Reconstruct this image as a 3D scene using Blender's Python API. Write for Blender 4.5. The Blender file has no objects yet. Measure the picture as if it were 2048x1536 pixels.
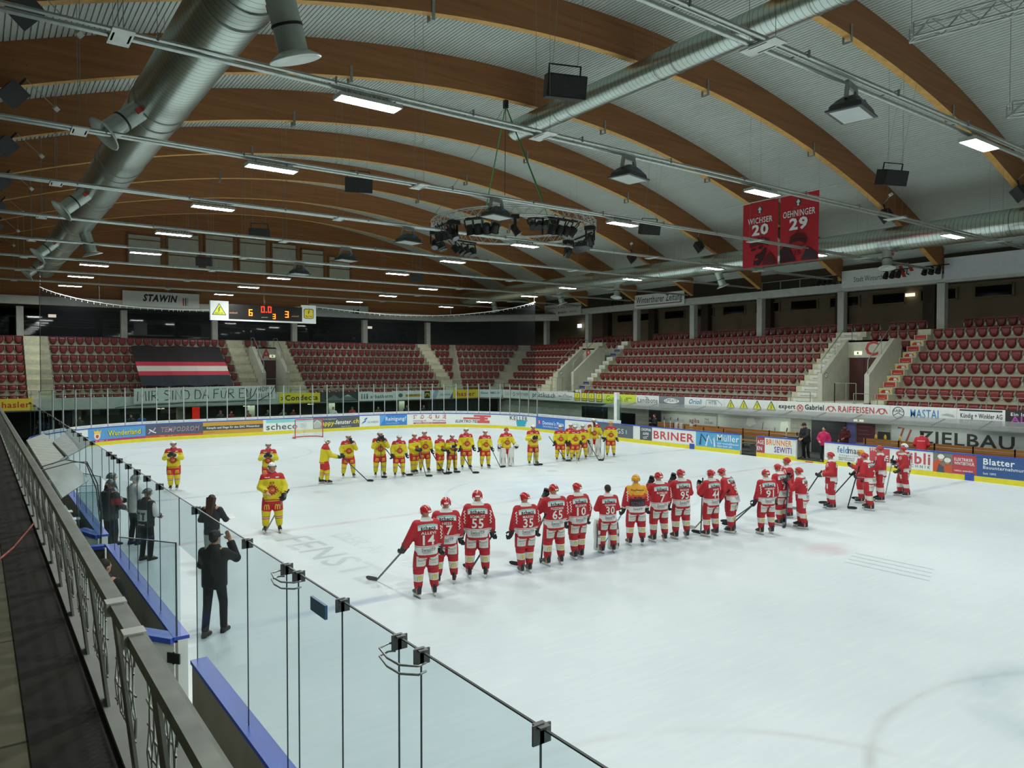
import bpy, bmesh, math, random
from mathutils import Vector, Matrix
from mathutils.bvhtree import BVHTree
R = random.Random(7)
SC = bpy.context.scene
COL = SC.collection
PI = math.pi

# ---------------------------------------------------------------- camera, world, exposure
cam_d = bpy.data.cameras.new('camera')
cam = bpy.data.objects.new('camera', cam_d); COL.objects.link(cam)
cam_d.sensor_width = 36.0; cam_d.sensor_fit = 'HORIZONTAL'
cam_d.lens = 1479.07/2048*36.0
cam_d.clip_start = 0.05; cam_d.clip_end = 300
cam.location = (-2.428, -20.385, 4.556)
cam.rotation_euler = (PI/2-0.02209, 0, -0.62758)
SC.camera = cam
SC.view_settings.view_transform = 'Standard'
SC.view_settings.look = 'None'
SC.view_settings.gamma = 1.0
SC.view_settings.use_curve_mapping = False
SC.view_settings.exposure = -0.08
world = bpy.data.worlds.new('world'); SC.world = world
world.use_nodes = True
world.node_tree.nodes['Background'].inputs[0].default_value = (.75, .9, .85, 1)
world.node_tree.nodes['Background'].inputs[1].default_value = 0.06
LAMP_L = 212.0

# ---------------------------------------------------------------- helpers
def lin(c):
    if isinstance(c, str):
        c = c.lstrip('#'); c = [int(c[i:i+2], 16)/255 for i in (0, 2, 4)]
    return tuple((x/12.92 if x <= .04045 else ((x+.055)/1.055)**2.4) for x in c[:3])+(1,)
_M = {}
def mat(name, col, rough=.6, metal=0., var=.12, scale=3., emit=0, spec=.5, bump=0.):
    if name in _M: return _M[name]
    m = bpy.data.materials.new(name); m.use_nodes = True; nt = m.node_tree; N = nt.nodes; L = nt.links
    b = N['Principled BSDF']; c = lin(col)
    b.inputs['Roughness'].default_value = rough; b.inputs['Metallic'].default_value = metal
    b.inputs['Specular IOR Level'].default_value = spec
    b.inputs['Base Color'].default_value = c
    if var > 0:
        tc = N.new('ShaderNodeTexCoord'); nz = N.new('ShaderNodeTexNoise'); nz.inputs['Scale'].default_value = scale
        nz.inputs['Detail'].default_value = 4
        rp = N.new('ShaderNodeValToRGB')
        rp.color_ramp.elements[0].position = .3; rp.color_ramp.elements[1].position = .7
        rp.color_ramp.elements[0].color = tuple(x*(1-var) for x in c[:3])+(1,)
        rp.color_ramp.elements[1].color = tuple(min(1, x*(1+var)) for x in c[:3])+(1,)
        L.new(tc.outputs['Object'], nz.inputs['Vector']); L.new(nz.outputs['Fac'], rp.inputs['Fac']); L.new(rp.outputs['Color'], b.inputs['Base Color'])
        if bump:
            bp = N.new('ShaderNodeBump'); bp.inputs['Strength'].default_value = bump
            L.new(nz.outputs['Fac'], bp.inputs['Height']); L.new(bp.outputs['Normal'], b.inputs['Normal'])
    if emit:
        b.inputs['Emission Color'].default_value = c; b.inputs['Emission Strength'].default_value = emit
    _M[name] = m
    return m
def flat(col, rough=.55):
    """plain printed colour"""
    key = 'print_'+(col if isinstance(col, str) else '%02x%02x%02x' % tuple(int(x*255) for x in col)).lstrip('#')
    return mat(key, col, rough, var=.04, scale=6)
class NT:
    """tiny node-graph writer for procedural materials"""
    def __init__(s, name, rough=.6, metal=0.):
        s.m = bpy.data.materials.new(name); s.m.use_nodes = True; s.nt = s.m.node_tree; s.N = s.nt.nodes; s.L = s.nt.links
        s.b = s.N['Principled BSDF']; s.b.inputs['Roughness'].default_value = rough; s.b.inputs['Metallic'].default_value = metal
        s.tc = s.N.new('ShaderNodeTexCoord'); s.sp = s.N.new('ShaderNodeSeparateXYZ'); s.L.new(s.tc.outputs['Object'], s.sp.inputs[0])
        s.x, s.y, s.z = s.sp.outputs; s.P = s.tc.outputs['Object']; _M[name] = s.m
    def op(s, o, a, b=0., c=None):
        n = s.N.new('ShaderNodeMath'); n.operation = o
        for i, v in enumerate((a, b, c)):
            if v is None: continue
            if isinstance(v, (int, float)): n.inputs[i].default_value = v
            else: s.L.new(v, n.inputs[i])
        return n.outputs[0]
    def gt(s, a, b): return s.op('GREATER_THAN', a, b)
    def lt(s, a, b): return s.op('LESS_THAN', a, b)
    def AND(s, *a):
        r = a[0]
        for q in a[1:]: r = s.op('MULTIPLY', r, q)
        return r
    def OR(s, *a):
        r = a[0]
        for q in a[1:]: r = s.op('MAXIMUM', r, q)
        return r
    def band(s, v, lo, hi): return s.AND(s.gt(v, lo), s.lt(v, hi))
    def near(s, v, c, w, soft):   # 1 inside |v-c|<w fading over soft
        d = s.op('ABSOLUTE', s.op('SUBTRACT', v, c))
        n = s.N.new('ShaderNodeMapRange'); s.L.new(d, n.inputs['Value'])
        n.inputs['From Min'].default_value = w-soft; n.inputs['From Max'].default_value = w+soft
        n.inputs['To Min'].default_value = 1; n.inputs['To Max'].default_value = 0
        return n.outputs[0]
    def noise(s, scale, detail=4, stretch=None):
        n = s.N.new('ShaderNodeTexNoise'); n.inputs['Scale'].default_value = scale; n.inputs['Detail'].default_value = detail
        v = s.P
        if stretch:
            mp = s.N.new('ShaderNodeMapping'); mp.inputs['Scale'].default_value = stretch; s.L.new(v, mp.inputs[0]); v = mp.outputs[0]
        s.L.new(v, n.inputs['Vector']); return n.outputs['Fac']
    def ramp(s, f, p0, c0, p1, c1):
        r = s.N.new('ShaderNodeValToRGB'); e = r.color_ramp.elements
        e[0].position = p0; e[0].color = lin(c0); e[1].position = p1; e[1].color = lin(c1); s.L.new(f, r.inputs[0]); return r.outputs[0]
    def col(s, c):
        n = s.N.new('ShaderNodeRGB'); n.outputs[0].default_value = lin(c); return n.outputs[0]
    def mix(s, f, a, b, mode='MIX'):
        n = s.N.new('ShaderNodeMix'); n.data_type = 'RGBA'; n.blend_type = mode
        for i, v in ((0, f), (6, a), (7, b)):
            if isinstance(v, (int, float)): n.inputs[i].default_value = v
            elif isinstance(v, (str, tuple)): n.inputs[i].default_value = lin(v)
            else: s.L.new(v, n.inputs[i])
        return n.outputs[2]
    def base(s, c): s.L.new(c, s.b.inputs['Base Color']); return s.m
    def bump(s, h, st=.2, dist=.02):
        n = s.N.new('ShaderNodeBump'); n.inputs['Strength'].default_value = st; n.inputs['Distance'].default_value = dist
        s.L.new(h, n.inputs['Height']); s.L.new(n.outputs[0], s.b.inputs['Normal'])

class MB:
    """collects shapes; build() links them as ONE mesh object"""
    def __init__(s): s.v = []; s.f = []; s.mi = []; s.ms = []; s.sm = []; s.cur = 0; s.smooth = False
    def use(s, m):
        if m not in s.ms: s.ms.append(m)
        s.cur = s.ms.index(m); return s
    def add(s, vs, fs, smooth=None):
        o = len(s.v); s.v += [tuple(p) for p in vs]
        for f in fs:
            s.f.append([i+o for i in f]); s.mi.append(s.cur); s.sm.append(s.smooth if smooth is None else smooth)
        return s
    def box(s, x0, y0, z0, x1, y1, z1, M=None):
        vs = [(x, y, z) for z in (z0, z1) for y in (y0, y1) for x in (x0, x1)]
        if M: vs = [M @ Vector(v) for v in vs]
        return s.add(vs, [(0, 2, 3, 1), (4, 5, 7, 6), (0, 1, 5, 4), (2, 6, 7, 3), (0, 4, 6, 2), (1, 3, 7, 5)])
    def cbox(s, c, d, M=None): return s.box(c[0]-d[0]/2, c[1]-d[1]/2, c[2]-d[2]/2, c[0]+d[0]/2, c[1]+d[1]/2, c[2]+d[2]/2, M)
    def bar(s, a, b, w, h=None, up=(0, 0, 1)):
        a = Vector(a); b = Vector(b); d = b-a; l = d.length; d.normalize(); h = h or w
        u = Vector(up); x = d.cross(u)
        if x.length < 1e-3: x = d.cross(Vector((1, 0, 0)))
        x.normalize(); u = x.cross(d)
        vs = [p+x*i*w/2+u*j*h/2 for p in (a, b) for j in (-1, 1) for i in (-1, 1)]
        return s.add(vs, [(0, 2, 3, 1), (4, 5, 7, 6), (0, 1, 5, 4), (2, 6, 7, 3), (0, 4, 6, 2), (1, 3, 7, 5)])
    def tube(s, pts, r, n=8, cap=True, smooth=True):
        pts = [Vector(p) for p in pts]; rs = r if isinstance(r, (list, tuple)) else [r]*len(pts)
        rings = []; T = None; x = None
        for i, p in enumerate(pts):
            t = (pts[min(i+1, len(pts)-1)]-pts[max(i-1, 0)]).normalized()
            if x is None:
                x = t.cross(Vector((0, 0, 1)))
                if x.length < 1e-3: x = t.cross(Vector((1, 0, 0)))
            else: x = x-t*x.dot(t)
            x.normalize(); y = t.cross(x)
            rings.append([p+(x*math.cos(a)+y*math.sin(a))*rs[i] for a in [2*PI*k/n for k in range(n)]])
        return s.loft(rings, cap, smooth)
    def loft(s, rings, cap=True, smooth=True):
        n = len(rings[0]); o = len(s.v); vs = [p for r in rings for p in r]
        fs = [(i*n+k, i*n+(k+1) % n, (i+1)*n+(k+1) % n, (i+1)*n+k) for i in range(len(rings)-1) for k in range(n)]
        s.add(vs, fs, smooth)
        if cap: s.add(rings[0], [tuple(range(n))[::-1]], False); s.add(rings[-1], [tuple(range(n))], False)
        return s
    def lathe(s, prof, M=None, n=16, smooth=True, cap=True):
        rings = [[Vector((r*math.cos(2*PI*k/n), r*math.sin(2*PI*k/n), z)) for k in range(n)] for r, z in prof]
        if M: rings = [[M @ p for p in r] for r in rings]
        return s.loft(rings, cap, smooth)
    def prism(s, poly, z0, z1, M=None):
        n = len(poly); vs = [Vector((p[0], p[1], z)) for z in (z0, z1) for p in poly]
        if M: vs = [M @ v for v in vs]
        return s.add(vs, [tuple(range(n))[::-1], tuple(range(n, 2*n))]+[(k, (k+1) % n, n+(k+1) % n, n+k) for k in range(n)])
    def mesh(s, name):
        me = bpy.data.meshes.new(name); me.from_pydata(s.v, [], s.f)
        for m in s.ms: me.materials.append(m)
        me.polygons.foreach_set('material_index', s.mi); me.polygons.foreach_set('use_smooth', s.sm)
        me.update(); return me
    def build(s, name, parent=None, loc=None, **props):
        return link(name, s.mesh(name), parent, loc, **props)
def link(name, me, parent=None, loc=None, rz=0, **props):
    o = bpy.data.objects.new(name, me); COL.objects.link(o)
    if parent is not None: o.parent = parent
    if loc is not None: o.location = loc
    if rz: o.rotation_euler = (0, 0, rz)
    for k, v in props.items(): o[k] = v
    return o
def thing(name, label, cat, loc=(0, 0, 0), rz=0, group=None):
    o = bpy.data.objects.new(name, None); COL.objects.link(o); o.location = loc; o.rotation_euler = (0, 0, rz)
    o.empty_display_size = .2
    o['label'] = label; o['category'] = cat
    if group: o['group'] = group
    return o
def tag(o, label, cat, group=None):
    o['label'] = label; o['category'] = cat
    if group: o['group'] = group
    return o
def dup(root, loc, rz, label, group=None):
    r = root.copy(); COL.objects.link(r); r.location = loc; r.rotation_euler = (0, 0, rz); r['label'] = label
    if group: r['group'] = group
    for ch in root.children:
        c = ch.copy(); COL.objects.link(c); c.parent = r
        for g in ch.children:
            d = g.copy(); COL.objects.link(d); d.parent = c
    return r
def struct(o): o['kind'] = 'structure'; return o

# ---------------------------------------------------------------- lettering
_T = {}
def text_geo(s, bold=0., ital=0.):
    """flat triangles of a line of text, height 1 = cap height, starting at x=0; returns verts, faces, width"""
    k = (s, bold, ital)
    if k in _T: return _T[k]
    cu = bpy.data.curves.new('t', 'FONT'); cu.body = s; cu.size = 1.0; cu.offset = bold*.4; cu.resolution_u = 2; cu.space_character = 1.05+bold*.9; cu.shear = ital
    o = bpy.data.objects.new('t', cu); COL.objects.link(o)
    dg = bpy.context.evaluated_depsgraph_get(); dg.update()
    me = bpy.data.meshes.new_from_object(o.evaluated_get(dg))
    vs = [(v.co.x, v.co.y) for v in me.vertices]; fs = [tuple(p.vertices) for p in me.polygons]
    bpy.data.objects.remove(o); bpy.data.curves.remove(cu); bpy.data.meshes.remove(me)
    if vs:
        x0 = min(v[0] for v in vs); x1 = max(v[0] for v in vs); ch = .69
        vs = [((x-x0)/ch, y/ch) for x, y in vs]; w = (x1-x0)/ch
    else: w = 0
    _T[k] = (vs, fs, w); return _T[k]
def stroke(pts, w, closed=False):
    """2-D polyline as a band of width w"""
    n = len(pts); vs = []; fs = []
    for i in range(n):
        if closed: a = pts[(i-1) % n]; b = pts[(i+1) % n]
        else: a = pts[max(i-1, 0)]; b = pts[min(i+1, n-1)]
        dx, dy = b[0]-a[0], b[1]-a[1]; l = math.hypot(dx, dy) or 1; nx, ny = -dy/l*w/2, dx/l*w/2
        vs += [(pts[i][0]+nx, pts[i][1]+ny), (pts[i][0]-nx, pts[i][1]-ny)]
    m = n if closed else n-1
    for i in range(m):
        j = (i+1) % n; fs.append((2*i, 2*i+1, 2*j+1, 2*j))
    return vs, fs
def circ(cx, cy, r, n=24, ry=None, a0=0, a1=2*PI):
    full = abs(a1-a0-2*PI) < 1e-6
    return [(cx+r*math.cos(a0+(a1-a0)*k/(n if full else n-1)), cy+(ry or r)*math.sin(a0+(a1-a0)*k/(n if full else n-1))) for k in range(n)]
def archM(x, y, w, h):
    """two arches of a rounded m, as one band"""
    p = []
    for q in (0, 1):
        for t in range(9):
            a = PI-PI*t/8; p.append((x+w*(.25+.5*q)+w*.25*math.cos(a), y+h*max(0., math.sin(a))**.6))
    return p
def items_geo(items, W, H):
    """expand ad items to (material, verts2d, faces, layer)"""
    out = []
    for it in items:
        k = it[0]
        if k == 't':      # t, text, x, y, height, colour, fit width or None, bold, align
            _, s, x, y, h, c = it[:6]; fit = it[6] if len(it) > 6 else None; bold = it[7] if len(it) > 7 else .03; al = it[8] if len(it) > 8 else 'l'; ital = it[9] if len(it) > 9 else 0
            vs, fs, w = text_geo(s, bold, ital); sx = h if not fit else fit/max(w, 1e-6)
            ox = x if al == 'l' else (x-w*sx/2 if al == 'c' else x-w*sx)
            out.append((flat(c), [(ox+a*sx, y+b*h) for a, b in vs], fs))
        elif k == 'r': _, x0, y0, x1, y1, c = it; out.append((flat(c), [(x0, y0), (x1, y0), (x1, y1), (x0, y1)], [(0, 1, 2, 3)]))
        elif k == 'a':
            _, x0, x1, y0, y1, rise, c = it; n = 12; f = lambda t: rise*(1-(2*t-1)**2)
            vs = [(x0+(x1-x0)*i/n, y+f(i/n)) for i in range(n+1) for y in (y0, y1)]; out.append((flat(c), vs, [(2*i, 2*i+2, 2*i+3, 2*i+1) for i in range(n)]))
        elif k == 'p': _, pts, c = it; out.append((flat(c), pts, [tuple(range(len(pts)))]))
        elif k == 'l': _, pts, w, c = it[:4]; vs, fs = stroke(pts, w, len(it) > 4 and it[4]); out.append((flat(c), vs, fs))
    return out
def plane_map(o, r, u, n):
    o, r, u, n = Vector(o), Vector(r).normalized(), Vector(u).normalized(), Vector(n).normalized()
    return lambda a, b, k: o+r*a+u*b+n*k
def letter_mesh(items, mp, W, H, lift=.004, step=.0022, maxseg=None):
    mb = MB()
    for i, (m, vs, fs) in enumerate(items_geo(items, W, H)):
        mb.use(m)
        if maxseg and len(fs) == 1 and len(vs) == 4:
            xs = [v[0] for v in vs]; ys = [v[1] for v in vs]; x0, x1, y0, y1 = min(xs), max(xs), min(ys), max(ys)
            if abs(vs[0][0]-vs[3][0]) < 1e-6 and abs(vs[0][1]-vs[1][1]) < 1e-6:
                n = max(1, math.ceil((x1-x0)/maxseg)); q = max(1, math.ceil((y1-y0)/maxseg)) if maxseg < .2 else 1
                vs = [(x0+(x1-x0)*c/n, y0+(y1-y0)*d/q) for c in range(n+1) for d in range(q+1)]; fs = [(c*(q+1)+d, (c+1)*(q+1)+d, (c+1)*(q+1)+d+1, c*(q+1)+d+1) for c in range(n) for d in range(q)]
        mb.add([mp(x, y, lift+i*step) for x, y in vs], fs)
    return mb
def board(name, label, cat, o, r, u, W, H, bg, items, th=.03, group=None, parent=None):
    """flat sign: backing panel plus lettering on its face; o = lower left of the face, r = right, u = up"""
    o, r, u = Vector(o), Vector(r).normalized(), Vector(u).normalized(); n = r.cross(u).normalized()
    mb = MB().use(flat(bg))
    vs = [o+r*a+u*b-n*c for c in (0, th) for a, b in ((0, 0), (W, 0), (W, H), (0, H))]
    mb.add(vs, [(0, 1, 2, 3), (7, 6, 5, 4), (0, 4, 5, 1), (1, 5, 6, 2), (2, 6, 7, 3), (3, 7, 4, 0)])
    ob = mb.build(name, parent)
    if parent is None: tag(ob, label, cat, group)
    if items: letter_mesh(items, plane_map(o, r, u, n), W, H).build('lettering', ob)
    return ob

ORD = ['first', 'second', 'third', 'fourth', 'fifth', 'sixth', 'seventh', 'eighth', 'ninth', 'tenth', 'eleventh', 'twelfth', 'thirteenth', 'fourteenth', 'fifteenth', 'sixteenth', 'seventeenth', 'eighteenth', 'nineteenth', 'twentieth', 'twenty-first', 'twenty-second', 'twenty-third', 'twenty-fourth', 'twenty-fifth', 'twenty-sixth', 'twenty-seventh', 'twenty-eighth', 'twenty-ninth', 'thirtieth', 'thirty-first', 'thirty-second', 'thirty-third', 'thirty-fourth', 'thirty-fifth', 'thirty-sixth', 'thirty-seventh', 'thirty-eighth', 'thirty-ninth', 'fortieth']
def ordn(i): return ORD[i-1] if i <= 40 else '%dth' % i
# ---------------------------------------------------------------- large structure
YK = [-1.6285+5.698*k for k in range(-5, 8)]          # arch lines along the hall
AX, AZ, AR = 16.16, 15.33, 49.74
def arch_z(x): return AZ-(x-AX)**2/(2*AR)
XL, XR = -11.0, 39.9
def rink(s):
    """point and inward normal on the inner face of the boards"""
    q = 4*PI
    if s < 44: return Vector((-.25, -22+s, 0)), Vector((1, 0, 0))
    s -= 44
    if s < q: a = s/8; return Vector((8-8.25*math.cos(a), 22+8*math.sin(a), 0)), Vector((math.cos(a), -math.sin(a), 0))
    s -= q
    if s < 14: return Vector((8+s, 30, 0)), Vector((0, -1, 0))
    s -= 14
    if s < q: a = s/8; return Vector((22+8*math.sin(a), 22+8*math.cos(a), 0)), Vector((-math.sin(a), -math.cos(a), 0))
    s -= q
    return Vector((30, 22-s, 0)), Vector((-1, 0, 0))
def srange(a, b, step=.6):
    br = [44, 44+4*PI, 58+4*PI, 58+8*PI]
    out = [a]; n = max(1, int((b-a)/step))
    pts = sorted(set([a+(b-a)*i/n for i in range(n+1)]+[x for x in br if a < x < b]))
    return pts

# ice
def make_ice():
    t = NT('ice', .42)
    t.b.inputs['Specular IOR Level'].default_value = .2
    n1 = t.noise(.35, 6); n2 = t.noise(1.3, 8, (1, 1, 1)); n3 = t.noise(5, 3, (.25, 2.2, 1))
    c = t.ramp(n1, .3, '#cfdbde', .75, '#dce5e8')
    c = t.mix(t.op('MULTIPLY', n2, .16), c, '#c3d2d6')
    c = t.mix(t.op('MULTIPLY', t.op('POWER', n3, 3.), .5), c, '#f4f8f6')
    wob = t.op('MULTIPLY', t.op('SUBTRACT', t.noise(.8, 3), .5), .06)
    y = t.op('ADD', t.y, wob); x = t.op('ADD', t.x, wob)
    scuff = t.op('MULTIPLY', t.ramp(t.noise(.9, 5), .35, '#606060', .7, '#ffffff'), 1.)
    def lay(c, mask, colr, k): return t.mix(t.op('MULTIPLY', t.op('MULTIPLY', mask, k), scuff), c, colr)
    for yy in (7.14, -7.14): c = lay(c, t.near(y, yy, .15, .07), '#7f94b8', .55)
    c = lay(c, t.near(y, 0, .14, .07), '#b98f97', .5)
    c = lay(c, t.near(y, 26, .05, .03), '#b9666f', .7)
    def ring(cx, cy, r, w, soft):
        d = t.op('SQRT', t.op('ADD', t.op('POWER', t.op('SUBTRACT', x, cx), 2.), t.op('POWER', t.op('SUBTRACT', y, cy), 2.)))
        return t.near(d, r, w, soft)
    for cx, cy in ((8, -20), (22, -20), (8, 20), (22, 20)): c = lay(c, ring(cx, cy, 4.55, .05, .06), '#9a8d88', .5)
    c = lay(c, ring(15, 0, 4.5, .05, .06), '#7f94b8', .5)
    for cx, cy, r in ((7.8, 5.6, .33), (22.2, 5.6, .33), (7.8, -5.6, .33), (22.2, -5.6, .33), (18.1, 4.9, .25)): c = lay(c, ring(cx, cy, 0, r, .1), '#9a7f85', .45)
    c = lay(c, ring(9.6, -17.4, 1.6, .22, .25), '#a9bcc6', .8)
    c = lay(c, ring(2.6, -17.6, 4.0, .05, .07), '#b5aeac', .45)
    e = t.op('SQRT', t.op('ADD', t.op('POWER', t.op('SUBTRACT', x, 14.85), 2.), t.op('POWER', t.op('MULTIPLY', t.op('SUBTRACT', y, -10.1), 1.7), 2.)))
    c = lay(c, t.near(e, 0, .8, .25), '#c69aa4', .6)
    c = lay(c, ring(14.9, 1.2, 0, 2.6, .9), '#a9bfd9', .45)
    t.base(c)
    t.bump(t.noise(7, 6), .05, .01)
    return t.m
ICE = make_ice()
pl = [rink(s)[0] for s in srange(0, 58+8*PI+44, .5)]
mb = MB().use(ICE); mb.add([(p.x, p.y, 0) for p in pl], [tuple(range(len(pl)))[::-1]])
mb.add([(30, -22, 0), (30, -38, 0), (0, -38, 0), (0, -22, 0)], [(0, 3, 2, 1)])
ice = struct(mb.build('floor_ice'))
faint = flat('#a7b9bf', .3); faint2 = flat('#b4c3d2', .3)
def ice_text(s, x, y, h, ang, c, sx=1.0):
    vs, fs, w = text_geo(s, .02); ca, sa = math.cos(ang), math.sin(ang)
    mb.use(flat(c, .3)).add([(x+a*h*sx*ca-b*h*sa, y+a*h*sx*sa+b*h*ca, .0015) for a, b in vs], fs)
mb = MB()
ice_text('FENSTER', 3.9, -1.0, .9, -PI/2+.05, '#c3d0d4', 1.15)
ice_text('DER ANDERE', 5.3, -1.3, .55, -PI/2+.05, '#c6d3d6')
for i in range(4): mb.use(flat('#b9c8cc', .3)).box(14.0+.33*i, -12.9+.12*i, .001, 14.05+.33*i, -11.0+.1*i, .0016)
struct(mb.build('floor_ice_lettering'))

# arena ground
conc = NT('concrete', .8)
conc.base(conc.mix(conc.op('MULTIPLY', conc.noise(2.2, 6), .5), '#8b8d80', '#a9aa9b'))
CONC = conc.m
t = NT('terrace_concrete', .85)
t.base(t.mix(t.op('MULTIPLY', t.noise(3, 5), .6), '#9c9b86', '#b6b6a2')); TERR = t.m
dconc = mat('dark_concrete', '#6d6f69', .8, scale=2)
mb = MB().use(mat('rubber_floor', '#41433f', .8)); mb.box(XL, -40, -.3, 47, 47, -.03)
struct(mb.build('floor'))

# glulam arches and the ribbed deck over them
t = NT('glulam', .55)
g = t.noise(1.0, 8, (.35, .35, 9)); k = t.noise(3.2, 2)
c = t.ramp(g, .3, '#8c5c36', .8, '#a97446')
c = t.mix(t.op('MULTIPLY', t.gt(t.noise(13, 1, (1, 1, 1.6)), .72), .5), c, '#4a2a12')
t.base(c); GLU = t.m
t = NT('roof_deck', .5); t.base(t.mix(t.op('MULTIPLY', t.noise(1.2, 4), .5), '#b9c1ba', '#cbd3cb')); DECK = t.m
GLU_LIT = mat('glulam_lit', '#d2a35c', .5, var=.15, scale=4)  # paler wood for arch undersides, the light on them put into the colour
def arch(y, n):
    xs = [XL+(XR-.2-XL)*i/48 for i in range(49)]; mb = MB(); w = .13; h = 1.22
    rings = [[(x, y-w, arch_z(x)), (x, y+w, arch_z(x)), (x, y+w, arch_z(x)+h), (x, y-w, arch_z(x)+h)] for x in xs]
    vs = [p for r in rings for p in r]
    mb.use(GLU_LIT).add(vs, [(4*i, 4*i+4, 4*i+5, 4*i+1) for i in range(48)])
    mb.use(GLU).add(vs, [(4*i, 4*i+3, 4*i+7, 4*i+4) for i in range(48)]+[(4*i+1, 4*i+5, 4*i+6, 4*i+2) for i in range(48)]+[(0, 1, 2, 3), (195, 194, 193, 192)])
    o = mb.build('roof_arch', label='glued timber roof arch, number %d counting from the scoreboard end' % n, category='beam'); return struct(o)
for i, y in enumerate(YK[::-1]): arch(y, i+1)
mb = MB().use(DECK); pr_ = []; p_ = .15; n_ = int((XR+.4-XL)/p_)
for i in range(n_):
    x = XL+i*p_
    for dx, dz in ((0, 0), (p_*.76, 0), (p_*.78, .06), (p_*.98, .06)): pr_.append((x+dx, arch_z(x+dx)+1.22+dz))
for j, (a, b) in enumerate(zip([-38]+YK, YK+[44.5])):
    pass
vs = [(x, yy, z) for yy in (-38, 44.5) for x, z in pr_]; m_ = len(pr_)
mb.add(vs, [(i, m_+i, m_+i+1, i+1) for i in range(m_-1)])
struct(mb.build('ceiling'))
mb = MB().use(mat('roof_top', '#55594f', .9)); vs = [(XL+(XR+.4-XL)*i/20, yy, arch_z(XL+(XR+.4-XL)*i/20)+1.5) for yy in (-38, 44.5) for i in range(21)]
mb.add(vs, [(i, 21+i, 22+i, i+1) for i in range(20)]); struct(mb.build('ceiling_top'))

# outer walls
WOOD = mat('wall_boarding', '#8a6039', .7, var=.2, scale=2)
BACKW = NT('back_wall', .8); BACKW.base(BACKW.mix(BACKW.op('MULTIPLY', BACKW.noise(1.5, 6, (1, 1, 4)), .6), '#84765f', '#9b8c74')); BACKW = BACKW.m
struct(MB().use(BACKW).box(45, -38, -.3, 45.3, 44.5, 13).build('wall_right'))
struct(MB().use(mat('far_wall', '#50524c', .8)).box(XL, 44.5, -.3, 45.3, 44.8, 17).build('wall_far'))
struct(MB().use(mat('left_wall', '#5a574d', .8)).box(XL-.3, -38, -.3, XL, 44.8, 13).build('wall_left'))
struct(MB().use(mat('near_wall', '#5a574d', .8)).box(XL, -38.3, -.3, 45.3, -38, 17).build('wall_near'))
# gable over the far stand
mb = MB().use(GLU); xs = [XL+(XR-XL)*i/40 for i in range(41)]
mb.add([(x, 38.2, 9.1) for x in xs]+[(x, 38.2, arch_z(x)+1.3) for x in xs], [(i, i+1, 42+i, 41+i) for i in range(40)])
mb.add([(x, 38.4, 9.1) for x in xs]+[(x, 38.4, arch_z(x)+1.3) for x in xs], [(i+1, i, 41+i, 42+i) for i in range(40)])
struct(mb.build('wall_gable'))
PANE = mat('gable_pane', '#b9bcae', .4, var=.08)
wx = [(6.4, 8.6), (9.0, 11.2), (11.6, 13.7), (14.1, 16.2), (16.6, 18.6), (19.0, 20.9), (21.3, 23.2)]
for i, (a, b) in enumerate(wx):
    zt = [14.0, 14.35, 14.5, 14.5, 14.35, 14.1, 13.7][i]
    w = struct(MB().use(PANE).box(a, 38.12, 11.85, b, 38.19, zt).build('window_%d' % (i+1)))
    fr = MB().use(mat('window_frame', '#7c5c39', .6))
    for x in (a, b): fr.box(x-.06, 38.06, 11.8, x+.06, 38.2, zt+.1)
    for z in (11.8, 12.75, zt-.35, zt): fr.box(a, 38.08, z, b, 38.2, z+.07)
    fr.build('frame', w)

# ---------------------------------------------------------------- grandstand terraces
F = lambda k: 2.28+.62*k
YK_ = lambda k: 32.42+.8*k
XK_ = lambda k: 34.42+.8*k
def corner(k):
    """plan points of riser k round the corner of the stand"""
    if k < 0: return [(31.9, 31.8), (33.5, 30.2), (33.5, 30.2)]
    return [(30.62+.37*k, YK_(k)), (33.3+.83*k, 32.1+.42*k), (XK_(k), 31.6+.42*k)]
VR = [(-.8, 2.0), (21.95, 24.05)]     # passages C and B in the right stand (y)
VF = (14.0, 15.95)                     # passage A in the far stand (x)
def tier(k):
    """one step of the terrace: floor F(k) between riser k-1 and riser k"""
    mb = MB().use(TERR); z = F(k); zb = max(1.95, z-1.0)
    x0, y0 = (33.5, 31.8) if k == 0 else (XK_(k-1), YK_(k-1))
    last = k == 7; x1, y1 = (44.95, 44.45) if last else (XK_(k), YK_(k)); over = k >= 6
    ci = corner(k-1); co = [(33, y1), (x1, y1), (x1, 33)] if last else corner(k)
    yb = min(ci[2][1], co[2][1]); xb = min(ci[0][0], co[0][0]); segs = []; y = -37.0
    for a, b in VR:
        segs.append((y, a))
        if over: segs.append((a, b))
        y = b
    segs.append((y, yb))
    for a, b in segs: mb.box(x0, a, zb, x1, b, z)
    for a, b in [(XL+.05, VF[0]), (VF[1], xb)]+([VF] if over else []): mb.box(a, y0, zb, b, y1, z)
    pts = [(xb, y0)]+ci+[(x0, yb), (x1, yb)]+co[::-1]+[(xb, y1)]
    pts = [p for i, p in enumerate(pts) if i == 0 or (Vector(p)-Vector(pts[i-1])).length > 1e-4]
    mb.prism(pts, zb, z)
    return struct(mb.build('floor_terrace'))
for k in range(8): tier(k)
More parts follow.
